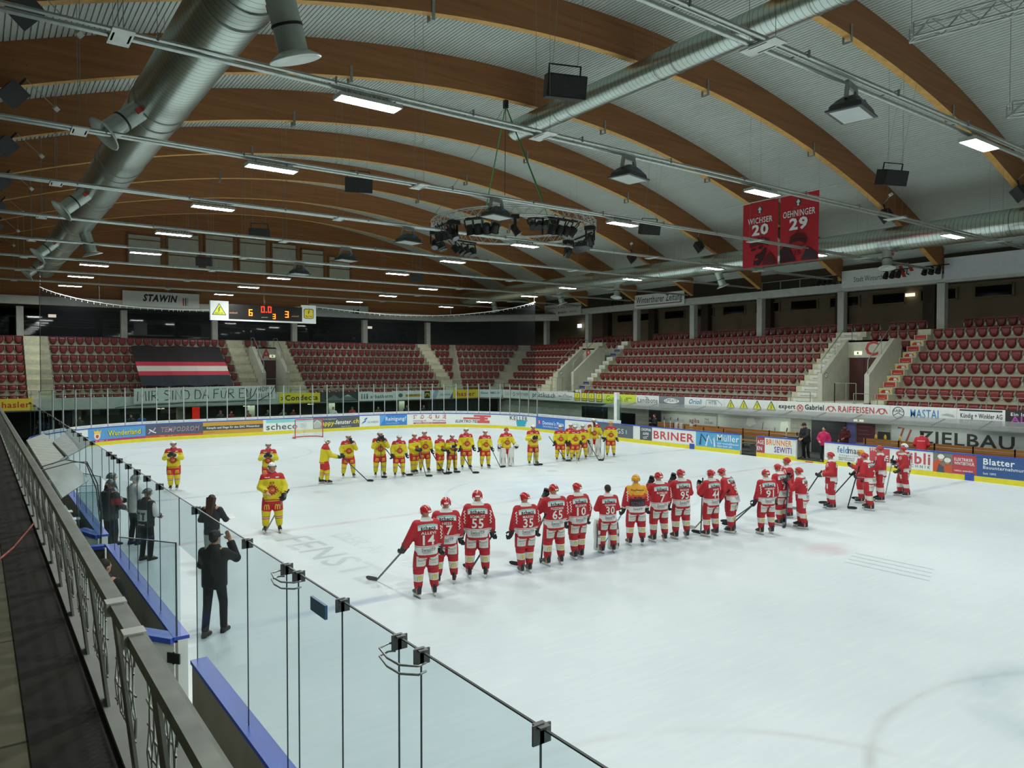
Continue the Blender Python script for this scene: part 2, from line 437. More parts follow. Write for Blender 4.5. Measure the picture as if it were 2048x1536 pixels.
# balcony slab edge and white parapet band
mb = MB().use(mat('parapet', '#c3c9c2', .6)); bal = [(33.4, -37), (33.4, 30.3), (32.0, 31.7), (XL, 31.7)]
def wallpoly(mb, pts, th, z0, z1):
    for (ax, ay), (bx, by) in zip(pts, pts[1:]):
        d = Vector((bx-ax, by-ay, 0)).normalized(); n = Vector((d.y, -d.x, 0))   # to the outside of the rink
        mb.add([(ax, ay, z0), (bx, by, z0), (bx, by, z1), (ax, ay, z1), (ax+n.x*th, ay+n.y*th, z0), (bx+n.x*th, by+n.y*th, z0), (bx+n.x*th, by+n.y*th, z1), (ax+n.x*th, ay+n.y*th, z1)],
               [(0, 1, 2, 3), (7, 6, 5, 4), (3, 2, 6, 7), (4, 5, 1, 0), (0, 3, 7, 4), (1, 5, 6, 2)])
wallpoly(mb, bal, .12, 2.0, 2.72); struct(mb.build('wall_parapet'))
# back walls under the stands
t = NT('blocks', .85); br = t.N.new('ShaderNodeTexBrick'); br.inputs['Scale'].default_value = 1.0
mp = t.N.new('ShaderNodeMapping'); mp.inputs['Rotation'].default_value = (PI/2, 0, PI/2); mp.vector_type = 'TEXTURE'; t.L.new(t.P, mp.inputs[0]); t.L.new(mp.outputs[0], br.inputs[0])
for i, q in ((1, '#8d9184'), (2, '#989c8f'), (3, '#6e7267')): br.inputs[i].default_value = lin(q)
br.inputs['Mortar Size'].default_value = .008; br.inputs['Brick Width'].default_value = .5; br.inputs['Row Height'].default_value = .25
t.base(br.outputs[0]); BLOCK = t.m
struct(MB().use(BLOCK).box(33.7, -37, 0, 33.9, 31.5, 2.0).build('wall_bench_back'))
struct(MB().use(mat('under_stand_wall', '#565b54', .85)).box(XL, 37.0, 0, 34, 37.2, 2.0).build('wall_under_stand'))
mb = MB().use(dconc); mb.box(XL, 31.85, 1.93, 33.5, 37.2, 2.0); struct(mb.build('ceiling_under_stand'))
# vomitory passages: cheek walls with sloping tops, lintel, dark red door
WALLC = mat('passage_wall', '#b3b5a3', .8, var=.08)
DOORC = mat('passage_door', '#4a2420', .6)
def passage(n, M, w, back=3.15, dw=None):
    """local frame: u across the opening 0..w, v depth from the balcony edge, z up"""
    mb = MB().use(WALLC)
    def cheek(u0, u1):
        prof = [(.6, 1.95), (.6, 4.2), (.75, 4.3), (3.1, 6.1), (3.8, 6.1), (3.8, 1.95)]
        vs = [M @ Vector((u, v, z)) for u in (u0, u1) for v, z in prof]; m = len(prof)
        mb.add(vs, [tuple(range(m)), tuple(range(m, 2*m))[::-1]]+[(i, m+i, m+(i+1) % m, (i+1) % m) for i in range(m)])
    cheek(-.25, 0); cheek(w, w+.25)
    mb.box(0, back, 5.1, w, back+.25, 6.05, M); mb.box(0, back, 5.95, w, 3.9, 6.05, M)
    mb.box(-.25, .1, 1.95, w+.25, back+.3, 2.78, M)
    struct(mb.build('wall_passage_%d' % n))
    dw = dw or w
    if dw < w: o2 = MB().use(WALLC).box(dw, back, 2.7, w, back+.25, 5.1, M); struct(o2.build('wall_passage_side'))
    d = struct(MB().use(DOORC).box(.05, back+.05, 2.78, dw-.02, back+.12, 5.1, M).build('door_%d' % n))
    MB().use(mat('door_seam', '#2a1512', .6)).box(dw/2-.01, back+.03, 2.8, dw/2+.01, back+.06, 5.05, M).build('seam', d)
MC = Matrix(((0, 1, 0, 33.4), (-1, 0, 0, 1.75), (0, 0, 1, 0), (0, 0, 0, 1)))
MB_ = Matrix(((0, 1, 0, 33.4), (-1, 0, 0, 23.8), (0, 0, 1, 0), (0, 0, 0, 1)))
MA = Matrix(((1, 0, 0, 14.25), (0, 1, 0, 31.7), (0, 0, 1, 0), (0, 0, 0, 1)))
passage(1, MC, 2.3, 3.15, 1.72); passage(2, MB_, 1.6); passage(3, MA, 1.45, 2.8)
# stair flights in the aisles
STEP = mat('stair_concrete', '#c2c1a6', .8, var=.12, scale=5)
def flight(label, M, w, k1=6, per=2):
    mb = MB().use(STEP)
    for k in range(0, k1+1):
        for j in range(per):
            z1 = F(k)+.62*(j+1)/per if k < 7 else F(7)
            v0 = k*.8+.12+.8*j/per; mb.box(0, v0, F(k)-.1, w, v0+.8/per+.02, z1, M)
    return tag(mb.build('stair_flight'), label, 'stairs')
def Mr(y): return Matrix(((0, 1, 0, 33.6), (1, 0, 0, y), (0, 0, 1, 0), (0, 0, 0, 1)))
def Mf(x): return Matrix(((1, 0, 0, x), (0, 1, 0, 31.72), (0, 0, 1, 0), (0, 0, 0, 1)))
FL = {}
FL['Cr'] = flight('pale concrete stairs with red step signs beside the C passage', Mr(-1.5), .68)
FL['Cl'] = flight('pale concrete stairs with white step signs between C passage and seats', Mr(2.04), 1.85)
FL['Br'] = flight('pale concrete stairs with white and blue step signs at the B passage', Mr(21.2), .7)
FL['Bl'] = flight('plain concrete stairs on the far side of the B passage', Mr(24.09), 2.4)
FL['Al'] = flight('concrete stairs between the A passage and the striped flag', Mf(12.8), 1.16)
FL['Ar'] = flight('concrete stairs on the scoreboard side of seats, right of A passage', Mf(15.99), 1.3)
FL['L'] = flight('concrete stairs near the end of the far stand, behind the safety net edge', Mf(.1), 1.35)
FL['W'] = flight('concrete stairs at the corner end of the long far seat block', Mf(29.0), 1.1)
# concourse: columns, fascia, soffit
COLM = mat('column_concrete', '#a9aca4', .8, var=.1)
for i in range(-5, 7):
    y = -1.6285+5.698*i
    o = MB().use(COLM).box(39.7, y-.2, F(7), 40.1, y+.2, 9.15).build('column'); struct(o); o['label'] = 'square concrete column behind the long stand, %s from the camera end' % ordn(i+6); o['category'] = 'column'; o['group'] = 'concourse columns'
for i in range(-2, 6):
    x = -.02+6.12*i
    o = MB().use(COLM).box(x-.2, 37.9, F(7), x+.2, 38.3, 8.6).build('column'); struct(o); o['label'] = 'square concrete column behind the end stand, %s from the left' % ordn(i+3); o['category'] = 'column'; o['group'] = 'concourse columns'
mb = MB().use(mat('fascia_concrete', '#b9bdb5', .75, var=.08))
for (a, b) in (((39.7, -38), (39.7, 30.6)), ((39.7, 30.6), (32.4, 37.9)), ((32.4, 37.9), (XL, 37.9))):
    wallpoly(mb, [a, b], .4, 9.12 if a[0] == 39.7 and b[0] == 39.7 else 8.75, 9.6 if b[0] == 39.7 else 9.3)
struct(mb.build('wall_fascia'))
mb = MB().use(mat('soffit', '#6f716a', .85)); mb.box(40, -38, 9.55, 45, 44.5, 9.7); mb.box(XL, 38.3, 9.2, 40.1, 44.5, 9.35); mb.prism([(39.8, 30.6), (40.2, 38.5), (32.4, 38.2)], 9.3, 9.4)
struct(mb.build('ceiling_concourse'))
struct(MB().use(mat('concourse_glazing', '#0d0e10', .03, var=0)).box(XL+1, 44.4, 6.95, 33, 44.44, 8.9).build('window_30'))
# dark windows high in the back wall
WF = mat('window_wood', '#8a7d55', .6); WD = mat('night_glass', '#14161a', .08, var=0)
wy = [(-9.2, -7.2), (-6.2, -4.2), (-3.17, -1.16), (-.2, 1.9), (2.8, 4.95), (5.8, 7.9), (8.8, 10.9), (11.8, 13.85), (14.78, 16.82), (17.74, 19.6), (20.7, 22.88), (23.6, 25.7), (26.6, 28.6)]
for i, (a, b) in enumerate(wy):
    w = struct(MB().use(WD).box(44.96, a, 8.68, 44.99, b, 9.28).build('window_%d' % (i+8)))
    fr = MB().use(WF)
    for y in (a, b): fr.box(44.9, y-.06, 8.6, 45, y+.06, 9.36)
    for z in (8.6, 9.28): fr.box(44.9, a, z, 45, b, z+.08)
    fr.build('frame', w)
for i in range(-3, 6):
    y = 1.2+5.698*i; struct(MB().use(mat('back_post', '#54483a', .7)).box(44.5, y-.35, F(7), 45, y+.35, 9.55).build('wall_pier'))
# ---------------------------------------------------------------- rink boards, adverts on them, glass
BW = mat('board_white', '#dfe5e2', .4, var=.04); KICK = mat('kick_yellow', '#e2d42c', .45, var=.06); CAPB = mat('cap_blue', '#2d4fb4', .35, var=.08)
BBACK = mat('board_back', '#8f887b', .5, metal=.2, var=.1)
def ribbon(mb, s0, s1, prof):
    """sweep a closed (offset towards outside, z) profile along the boards"""
    ss = srange(s0, s1); n = len(prof); rings = []
    for s in ss:
        p, nn = rink(s); rings.append([(p.x-nn.x*o, p.y-nn.y*o, z) for o, z in prof])
    mb.loft(rings, True, False)
def rink_board(label, s0, s1, zc=1.02):
    mb = MB().use(BW); ribbon(mb, s0, s1, [(0, .2), (0, zc), (.12, zc), (.12, 0), (.02, 0), (.02, .2)])
    o = mb.build('rink_board'); tag(o, label, 'rink board')
    mb = MB().use(KICK); ribbon(mb, s0, s1, [(-.012, 0), (-.012, .21), (.03, .21), (.03, 0)]); mb.build('kick_plate', o)
    mb = MB().use(CAPB); ribbon(mb, s0, s1, [(-.02, zc), (-.02, zc+.045), (.17, zc+.045), (.17, zc)]); mb.build('cap_rail', o)
    mb = MB().use(BBACK); ribbon(mb, s0, s1, [(.12, .03), (.12, zc-.03), (.15, zc-.03), (.15, .03)]); mb.build('outer_panel', o)
    return o
rink_board('long white rink board with yellow kick plate round the far end of the ice', 47.5, 101.2)
rink_board('short length of white board between the two bench gates, orange lettering on it', 102.2, 104.45)
rink_board('white rink board with blue cap in front of the far players bench', 105.95, 127)
rink_board('rink board under the tall near glass, from the first open gate towards the camera', 0, 10.85, 1.06)
rink_board('rink board with blue cap beside the man in black, between the open gates', 11.75, 17.9, 1.06)
rink_board('rink board behind the referees by the timekeepers box', 18.9, 47.5, 1.06)
def path_map(s0, z0=0., out=0.):
    def f(a, b, k):
        p, n = rink(s0+a); return Vector((p.x+n.x*(k-out), p.y+n.y*(k-out), z0+b))
    return f
def rink_ad(label, s0, s1, bg, items, z0=.22, z1=1.01):
    W, H = s1-s0, z1-z0; mp = path_map(s0, z0); mb = MB().use(flat(bg)); ss = [s-s0 for s in srange(s0, s1, .5)]
    vs = [mp(a, b, .003+.004*k) for a in ss for k in (0, 1) for b in (0, H)]
    fs = []
    for i in range(len(ss)-1):
        o = 4*i; fs += [(o+2, o+6, o+7, o+3), (o, o+1, o+5, o+4), (o, o+4, o+6, o+2), (o+1, o+3, o+7, o+5)]
    mb.add(vs, fs); o = mb.build('rink_advert'); tag(o, label, 'advert')
    if items: letter_mesh(items(W, H), mp, W, H, .011, .003, .5).build('lettering', o)
    return o
Wt = '#e9efee'
rink_ad('light blue advert panel with yellow lettering, nearest the left corner of far boards', 51.04, 54.62, '#5a9bd0', lambda W, H: [
    ('r', 0, 0, W, .12, '#b8336e'), ('t', 'www.wunderland.ch', .5, .03, .06, Wt), ('t', 'Wunderland', W*.36, H*.36, .3, '#2d4f1e', W*.57, .07), ('t', 'Wunderland', W*.37, H*.38, .3, '#f2e13a', W*.55, .03),
    ('p', circ(W*.17, H*.5, .22, 14, .26), '#e8d9c8'), ('p', [(W*.12, H*.62), (W*.1, H*.9), (W*.15, H*.75), (W*.18, H*.93), (W*.2, H*.74), (W*.25, H*.88), (W*.23, H*.6)], '#f0c93a'), ('p', circ(W*.17, H*.42, .1, 10), '#b4462f')])
rink_ad('dark slate advert panel with white outlined TEMPODROM lettering', 54.62, 58.0, '#545a6c', lambda W, H: [
    ('r', 0, 0, W, .13, '#c9503f'), ('t', 'www.tempodrom-winterthur.ch', .8, .04, .05, '#f0c8b8'), ('t', 'TEMPODROM', W*.27, H*.4, .3, '#e8b7c6', W*.66, .07, 'l', .2), ('t', 'TEMPODROM', W*.275, H*.42, .3, '#5b5f70', W*.65, -.005, 'l', .2),
    ('l', [(W*.05, H*.3), (W*.1, H*.6), (W*.13, H*.5), (W*.17, H*.75)], .07, '#c9a5d2'), ('l', [(W*.06, H*.65), (W*.12, H*.45), (W*.18, H*.35)], .06, '#e9efee')])
rink_ad('ochre advert panel with a black stripe of white lettering', 58.0, 61.86, '#c99a3e', lambda W, H: [
    ('r', 0, H*.33, W, H*.68, '#4a4a46'), ('t', 'Kämpfe und Siege für den EHC Winterthur', W*.06, H*.45, .13, Wt, W*.88, .05), ('t', 'www.ehc.ch', W*.07, H*.14, .06, '#8d6d2a')])
rink_ad('white advert panel with teal top strip and big grey scheco lettering', 61.86, 65.36, '#e4eae6', lambda W, H: [
    ('r', W*.06, H*.72, W*.97, H*.98, '#86d0cd'), ('t', 'scheco', W*.06, H*.12, .42, '#474c50', W*.62, .02), ('t', 'Energie', W*.74, H*.5, .07, '#8a9496'), ('t', 'Kälte Klima', W*.74, H*.36, .07, '#8a9496'), ('t', 'Wärme', W*.74, H*.22, .07, '#8a9496')])
rink_ad('dark grey advert panel with yellow and white slanted lettering, behind the goal', 65.36, 68.88, '#565b60', lambda W, H: [
    ('t', 'Für Ihr happy home!', W*.2, H*.8, .08, Wt, None, .02), ('t', 'happy-', W*.12, H*.28, .32, '#ecd93c', W*.36, .05, 'l', .15), ('t', 'fenster', W*.48, H*.34, .3, '#f0f0ea', W*.33, .05, 'l', .15), ('t', '.ch', W*.82, H*.38, .3, '#ecd93c', W*.16, .05, 'l', .15),
    ('p', [(.05, .05), (.05, .4), (.3, .62), (.55, .4), (.55, .05)], '#a9b0a4'), ('l', [(.05, .4), (.3, .62), (.55, .4)], .05, Wt), ('t', 'Fenster & Türen', W*.6, .06, .07, Wt)])
rink_ad('white advert panel with a blue double flag mark and small dark lettering', 68.88, 70.5, '#e4eae8', lambda W, H: [
    ('t', 'SCHIESS', W*.38, H*.3, .15, '#4a5058', W*.55, .01, 'l', .2), ('p', [(W*.1, H*.25), (W*.3, H*.45), (W*.32, H*.62), (W*.14, H*.4)], '#2f6fb6'), ('p', [(W*.22, H*.55), (W*.38, H*.72), (W*.36, H*.86), (W*.24, H*.7)], '#2f6fb6')])
rink_ad('bright blue advert panel with white lettering ending in a question mark', 70.5, 72.66, '#3f86cf', lambda W, H: [
    ('p', [(0, 0), (0, H), (.55, H)], '#6aa6dd'), ('t', 'Reinigung?', W*.22, H*.45, .28, Wt, W*.74, .03), ('t', 'www.reinigung.ch', W*.24, H*.16, .09, '#a9cdea')])
rink_ad('white advert panel with bold red STADT-GARAGE lettering', 72.66, 76.14, '#e6ebe8', lambda W, H: [
    ('t', 'STADT-GARAGE', W*.14, H*.56, .28, '#c2464a', W*.72, .06), ('t', 'riminiag.ch', W*.14, H*.28, .14, '#4b5056', W*.28, .02), ('t', 'Winterthur', W*.56, H*.28, .14, '#4b5056', W*.3, .02), ('r', W*.14, H*.06, W*.86, H*.2, '#c95558'), ('t', 'persönlich . kompetent . fair', W*.2, H*.09, .07, Wt)])
rink_ad('white advert panel with staggered red bars and dark slanted lettering', 76.14, 79.36, '#e6ebe8', lambda W, H: [
    ('r', W*.52, H*.74, W*.96, H*.93, '#cf5a5e'), ('r', W*.26, H*.5, W*.88, H*.68, '#cf5a5e'), ('r', W*.62, H*.16, W*.93, H*.42, '#cf5a5e'), ('r', W*.68, H*.3, W*.8, H*.8, '#cf5a5e'), ('t', 'ELEKTRO-TEL', W*.07, H*.18, .2, '#3c3e44', W*.56, .03, 'l', .25)])
rink_ad('white advert panel with dark KELLER lettering over a teal patch', 79.36, 83.74, '#e6ebe8', lambda W, H: [
    ('p', [(W*.52, H*.02), (W*.72, H*.06), (W*.76, H*.62), (W*.5, H*.55)], '#35a8bd'), ('t', 'KELLER', W*.36, H*.58, .3, '#41474b', W*.42, .03), ('t', 'GLAS', W*.56, H*.18, .2, Wt, W*.16, .04)])
rink_ad('blue advert panel with white lettering and a small red domino tile', 83.74, 86.96, '#3b74c4', lambda W, H: [
    ('t', "Domino's Pizza", W*.24, H*.42, .24, Wt, W*.72, .04), ('t', 'TÖSSTALSTRASSE 25  WINTERTHUR', W*.24, H*.18, .1, Wt, W*.66), ('p', [(W*.05, H*.6), (W*.13, H*.8), (W*.2, H*.6), (W*.12, H*.4)], '#d2494f'), ('p', circ(W*.125, H*.68, .05, 8), Wt), ('p', circ(W*.125, H*.52, .05, 8), Wt)])
rink_ad('white advert panel with small grey lettering behind the bunched yellow players', 86.96, 90.2, '#e3e9e6', lambda W, H: [('t', 'WELLNESS', W*.25, H*.4, .28, '#9aa2a4', W*.55, .03), ('t', 'garten', W*.3, H*.15, .12, '#b06a5a', W*.4)])
rink_ad('plain slate grey advert panel behind the yellow-helmeted player', 90.2, 93.4, '#5d6570', lambda W, H: [('t', 'GS', W*.55, H*.3, .3, '#c9d2d4', W*.2, .02), ('r', W*.8, H*.3, W*.84, H*.62, '#7fb4b0')])
rink_ad('small charcoal advert panel with white CHOPFAB lettering', 93.98, 94.96, '#50565a', lambda W, H: [('t', 'CHOPFAB', W*.1, H*.7, .15, Wt, W*.8, .05), ('t', 'BLEIFREI', W*.25, H*.4, .14, Wt, W*.5, .05, 'l', .3), ('l', [(W*.25, H*.2), (W*.7, H*.3)], .03, Wt), ('l', [(W*.3, H*.1), (W*.6, H*.17)], .03, Wt)])
rink_ad('white advert panel with huge red BRINER lettering', 94.96, 98.26, '#e6eae8', lambda W, H: [('t', 'BRINER', W*.04, H*.2, .45, '#c54a52', W*.92, .05)])
rink_ad('light blue advert panel with white metalworker lettering and double M', 98.26, 101.2, '#57a7d3', lambda W, H: [
    ('l', [(W*.1, .08), (W*.13, H*.85), (W*.27, H*.3), (W*.28, H*.85)], .13, '#2b4a66'), ('l', [(W*.24, .04), (W*.3, H*.8), (W*.38, H*.25), (W*.42, H*.75), (W*.44, .05)], .11, '#d8e8ee'), ('t', 'Müller', W*.5, H*.5, .34, Wt, W*.48, .03), ('t', 'der-metallbauer', W*.5, H*.27, .11, '#e3f0f4', W*.48), ('t', 'das-tor.ch', W*.5, H*.08, .13, '#e3f0f4', W*.33)])
rink_ad('red and white advert square at the end of the short board', 102.22, 102.7, '#a8424a', lambda W, H: [('t', 'AGE', .04, H*.55, .2, Wt, W*.8, .03), ('t', 'EN', .04, H*.15, .2, Wt, W*.6, .03)])
rink_ad('white advert panel with orange and purple lettering beside the open bench gate', 102.7, 104.28, '#e6eae6', lambda W, H: [('t', 'BRUNNER', W*.05, H*.56, .28, '#e2873a', W*.92, .05), ('t', 'SEWITI', W*.35, H*.12, .28, '#7c529c', W*.62, .05)])
rink_ad('white advert panel with blue and grey feldmann lettering', 106.0, 108.04, '#e6eae8', lambda W, H: [('t', 'feld', W*.3, H*.5, .3, '#3a78ba', W*.26, .03), ('t', 'mann', W*.56, H*.5, .3, '#565c62', W*.36, .03), ('t', 'b a u g e s c h ä f t', W*.36, H*.33, .08, '#7a8288', W*.5), ('t', 'Bachtelstrasse 62', W*.34, H*.18, .07, '#7a8288'), ('t', '8400 Winterthur', W*.34, H*.06, .07, '#7a8288')])
rink_ad('red and white advert panel half hidden behind three red players', 108.04, 109.1, '#e6eae8', lambda W, H: [('r', W*.1, H*.2, W*.95, H*.95, '#bf4850'), ('t', 'HOBI', W*.15, H*.78, .16, Wt, W*.5, .05), ('t', 'DE', W*.6, H*.3, .22, Wt, W*.3, .05)])
rink_ad('white advert panel with large red lettering behind the rightmost red players', 109.1, 110.86, '#e6eae8', lambda W, H: [('t', 'Stibli', W*.12, H*.32, .45, '#c25059', W*.82, .06), ('t', 'T E C H N I K', W*.3, H*.1, .12, '#6a7076', W*.64)])
rink_ad('advert panel picturing two workers in orange vests and white hard hats', 110.86, 111.62, '#7d7d70', lambda W, H: [
    ('p', [(0, 0), (0, H*.5), (W*.3, H*.66), (W*.55, H*.3), (W*.5, 0)], '#d0552f'), ('p', [(W*.55, 0), (W*.6, H*.4), (W*.85, H*.5), (W, H*.3), (W, 0)], '#c85a34'), ('p', [(W*.2, 0), (W*.3, H*.45), (W*.55, H*.3), (W*.6, 0)], '#4a5464'),
    ('p', circ(W*.42, H*.7, W*.13, 12), '#c79a7d'), ('p', circ(W*.42, H*.82, W*.18, 12, .1), '#e9eae4'), ('p', circ(W*.75, H*.55, W*.12, 12), '#b98a6d'), ('p', circ(W*.76, H*.66, W*.18, 12, .1), '#e4e6e0')])
rink_ad('red advert panel with white electricians lettering', 111.62, 112.52, '#b9454d', lambda W, H: [('t', 'ELEKTRIKER.', W*.08, H*.68, .12, Wt, W*.8, .04), ('t', 'WINTERTHUR.', W*.08, H*.48, .12, Wt, W*.86, .04), ('t', 'reaktion verbindlich.', W*.08, H*.14, .07, Wt, W*.8)])
rink_ad('dark blue advert panel with white builders lettering at the right edge', 112.52, 115.6, '#35588f', lambda W, H: [('t', 'Blatter', W*.08, H*.62, .24, Wt, W*.36, .05), ('t', 'Bauunternehmung', W*.08, H*.4, .13, Wt, W*.5, .02), ('t', 'Seit 1892', W*.08, H*.12, .08, Wt)])
# blue line markers on the kick plate and red sill mark
for y, l in ((7.14, 'blue board marker at the far blue line on the bench side'), (-7.14, 'blue board marker at the near blue line, under the red and blue adverts')):
    tag(MB().use(mat('marker_blue', '#3554a8', .4)).box(29.975, y-.17, 0, 29.99, y+.17, .3).build('board_marker'), l, 'marker')
tag(MB().use(mat('marker_red', '#c85a4e', .5)).box(29.9, -.25, 0, 30.12, .1, .05).build('board_marker'), 'red centre line mark on the sill of the open bench gate', 'marker')
MB_sill = MB().use(KICK).box(29.97, -2.0, 0, 30.1, 1.5, .06)
tag(MB_sill.build('gate_sill'), 'yellow sill strip across the open bench gate', 'sill')

# ---------------------------------------------------------------- protective glass
def glass(name, tint, refl=1.0):
    m = bpy.data.materials.new(name); m.use_nodes = True; nt = m.node_tree; N = nt.nodes; L = nt.links; N.remove(N['Principled BSDF'])
    tr = N.new('ShaderNodeBsdfTransparent'); gl = N.new('ShaderNodeBsdfGlossy'); gl.inputs['Roughness'].default_value = .01; fr = N.new('ShaderNodeFresnel'); fr.inputs[0].default_value = 1.45
    tc = N.new('ShaderNodeTexCoord'); nz = N.new('ShaderNodeTexNoise'); nz.inputs['Scale'].default_value = 1.5; rp = N.new('ShaderNodeValToRGB')
    c = lin(tint); rp.color_ramp.elements[0].color = c; rp.color_ramp.elements[1].color = tuple(min(1, q*1.03) for q in c[:3])+(1,)
    L.new(tc.outputs['Object'], nz.inputs[0]); L.new(nz.outputs[0], rp.inputs[0]); L.new(rp.outputs[0], tr.inputs[0])
    mu = N.new('ShaderNodeMath'); mu.operation = 'MULTIPLY'; mu.inputs[1].default_value = refl; L.new(fr.outputs[0], mu.inputs[0]); ge = N.new('ShaderNodeNewGeometry'); mf = N.new('ShaderNodeMath'); mf.operation = 'SUBTRACT'; mf.inputs[0].default_value = 1.0; L.new(ge.outputs['Backfacing'], mf.inputs[1]); m2 = N.new('ShaderNodeMath'); m2.operation = 'MULTIPLY'; L.new(mf.outputs[0], m2.inputs[0]); L.new(mu.outputs[0], m2.inputs[1])
    mx = N.new('ShaderNodeMixShader'); L.new(m2.outputs[0], mx.inputs[0]); L.new(tr.outputs[0], mx.inputs[1]); L.new(gl.outputs[0], mx.inputs[2])
    L.new(mx.outputs[0], N['Material Output'].inputs[0]); _M[name] = m; return m
GL = glass('pane_glass', '#eef3f4', .5); GLF = glass('far_pane_glass', '#e6efec', .35)
GEDGE = mat('glass_edge', '#3a4846', .3, var=0); STEEL = mat('steel_bracket', '#a2a6a2', .35, metal=.8); DSTEEL = mat('dark_bracket', '#5f6260', .4, metal=.3)
POST = mat('galvanised_post', '#b6bdc0', .4, metal=.5)
def pane(label, a, b, z0, z1, th=.01, m=GL, clips=(), edge=True, cat='glass pane', grp=None, clipm=None):
    """upright sheet from plan point a to b with dark polished edges and clamps"""
    a = Vector((a[0], a[1], 0)); b = Vector((b[0], b[1], 0)); d = (b-a).normalized(); n = Vector((-d.y, d.x, 0)); L_ = (b-a).length
    mb = MB().use(m); mb.bar(a+Vector((0, 0, (z0+z1)/2)), b+Vector((0, 0, (z0+z1)/2)), th, z1-z0)
    o = mb.build('glass_screen'); tag(o, label, cat, grp)
    if edge:
        e = MB().use(GEDGE); e.bar(a+Vector((0, 0, z1)), b+Vector((0, 0, z1)), th+.004, .008)
        e.bar(b+Vector((0, 0, z0)), b+Vector((0, 0, z1)), .004, th+.001, n)
        e.build('edge', o)
    for u in clips:
        q = a+d*u; c = MB().use(clipm or DSTEEL)
        c.bar(q+n*.02+Vector((0, 0, z1-.075)), q+n*.02+Vector((0, 0, z1+.02)), .01, .065, n); c.bar(q-n*.02+Vector((0, 0, z1-.075)), q-n*.02+Vector((0, 0, z1+.015)), .01, .065, n)
        c.bar(q-n*.03+Vector((0, 0, z1+.01)), q+n*.03+Vector((0, 0, z1+.01)), .065, .01); c.build('clamp', o)
    return o
ZT = 2.9
GX = -.34
gy = [-20.5, -17.73, -16.6, -16.32, -15.45, -14.57, -14.29, -13.18, -11.15]
for i, (a, b) in enumerate(zip(gy, gy[1:])):
    pane('tall clear glass pane on the near side boards, %s pane from the camera end' % ordn(i+1), (GX, a+.002), (GX, b-.002), 1.1, ZT, clips=(b-a-.01,))
for i, (a, b) in enumerate(zip([-10.25, -9.0, -8.05, -7.2, -6.35, -5.4, -4.7], [-9.0, -8.05, -7.2, -6.35, -5.4, -4.7, -4.1])):
    pane('clear glass pane beside the penalty bench, %s pane past the open gate' % ordn(i+1), (GX, a+.002), (GX, b-.002), 1.1, ZT, clips=(b-a-.02,))
for i, y in enumerate([-3.1, -1.5, -.3, 1.0, 2.4, 4.0, 6.0, 8.2, 10.5, 13.0, 15.6, 18.4]):
    b = [-1.5, -.3, 1.0, 2.4, 4.0, 6.0, 8.2, 10.5, 13.0, 15.6, 18.4, 21.5][i]
    pane('clear glass pane beyond the timekeepers box, %s pane from the second gate' % ordn(i+1), (GX, y+.004), (GX, b-.004), 1.1, ZT, clips=(b-y-.05,))
# door glass of the two gates swung outwards and side screens of the penalty boxes
def gate(label, y, ang, w=1.0):
    t = thing('rink_gate', label, 'gate', (-.36, y, 0), ang)
    MB().use(BW).box(-w, -.07, .08, 0, .07, 1.03).build('leaf', t)
    MB().use(BBACK).box(-w, .07, .1, -.08, .09, 1.0).build('outer_panel', t)
    MB().use(CAPB).box(-w-.02, -.11, 1.03, -.02, .11, 1.1).build('cap_rail', t)
    MB().use(GL).box(-w+.02, -.007, 1.1, -.02, .007, 2.3).build('glass', t)
    e = MB().use(GEDGE); e.box(-w+.02, -.01, 2.3, -.02, .01, 2.312); e.box(-.03, -.01, 1.1, -.018, .01, 2.3); e.build('glass_edge', t)
    for z in (.3, .78):
        h = MB().use(mat('black_hinge', '#17191a', .4)); h.box(-.1, -.09, z, -.005, -.07, z+.13); h.box(.01, -.09, z, .1, -.07, z+.13); h.lathe([(.015, z-.01), (.015, z+.14)], Matrix.Translation((0, -.08, 0)), 8); h.build('hinge', t)
    return t
gate('open white gate with blue cap swung out beside the man in black', -10.22, -.98)
gate('open gate with blue cap further off, by the referees', -3.07, -1.28)
pane('narrow glass strip bridging the gate opening by the man in black', (GX, -11.15), (GX, -10.25), 2.28, ZT)
pane('narrow glass strip bridging the gate opening by the referees', (GX, -4.1), (GX, -3.1), 2.28, ZT)
# far end glass with steel posts
ps = [46.94, 48.38, 49.28, 50.26, 51.32, 52.4, 53.46, 54.46, 55.3, 56.02, 56.86, 58.28, 59.54, 60.72, 61.52, 62.36, 63.3, 64.46, 65.36, 66.42, 67.64, 68.84, 70.04, 70.92, 71.88, 72.78, 73.7, 74.6, 75.48, 76.42, 77.32, 78.2, 79.12, 80.02, 80.9, 81.84, 82.8, 83.8]
ps = [ps[0]]+[p for i, p in enumerate(ps[1:]) ]
for i, s in enumerate(ps):
    p, n = rink(s); q = p-n*.06
    o = MB().use(POST).bar((q.x, q.y, 1.05), (q.x, q.y, 3.32), .05, .07, n).build('glass_post')
    MB().use(STEEL).bar((q.x-n.x*.05, q.y-n.y*.05, 3.32), (q.x+n.x*.05, q.y+n.y*.05, 3.32), .07, .05).build('post_cap', o)
    tag(o, 'grey steel glass post of the far end, %s post from the left corner' % ordn(i+1), 'post', 'far glass posts')
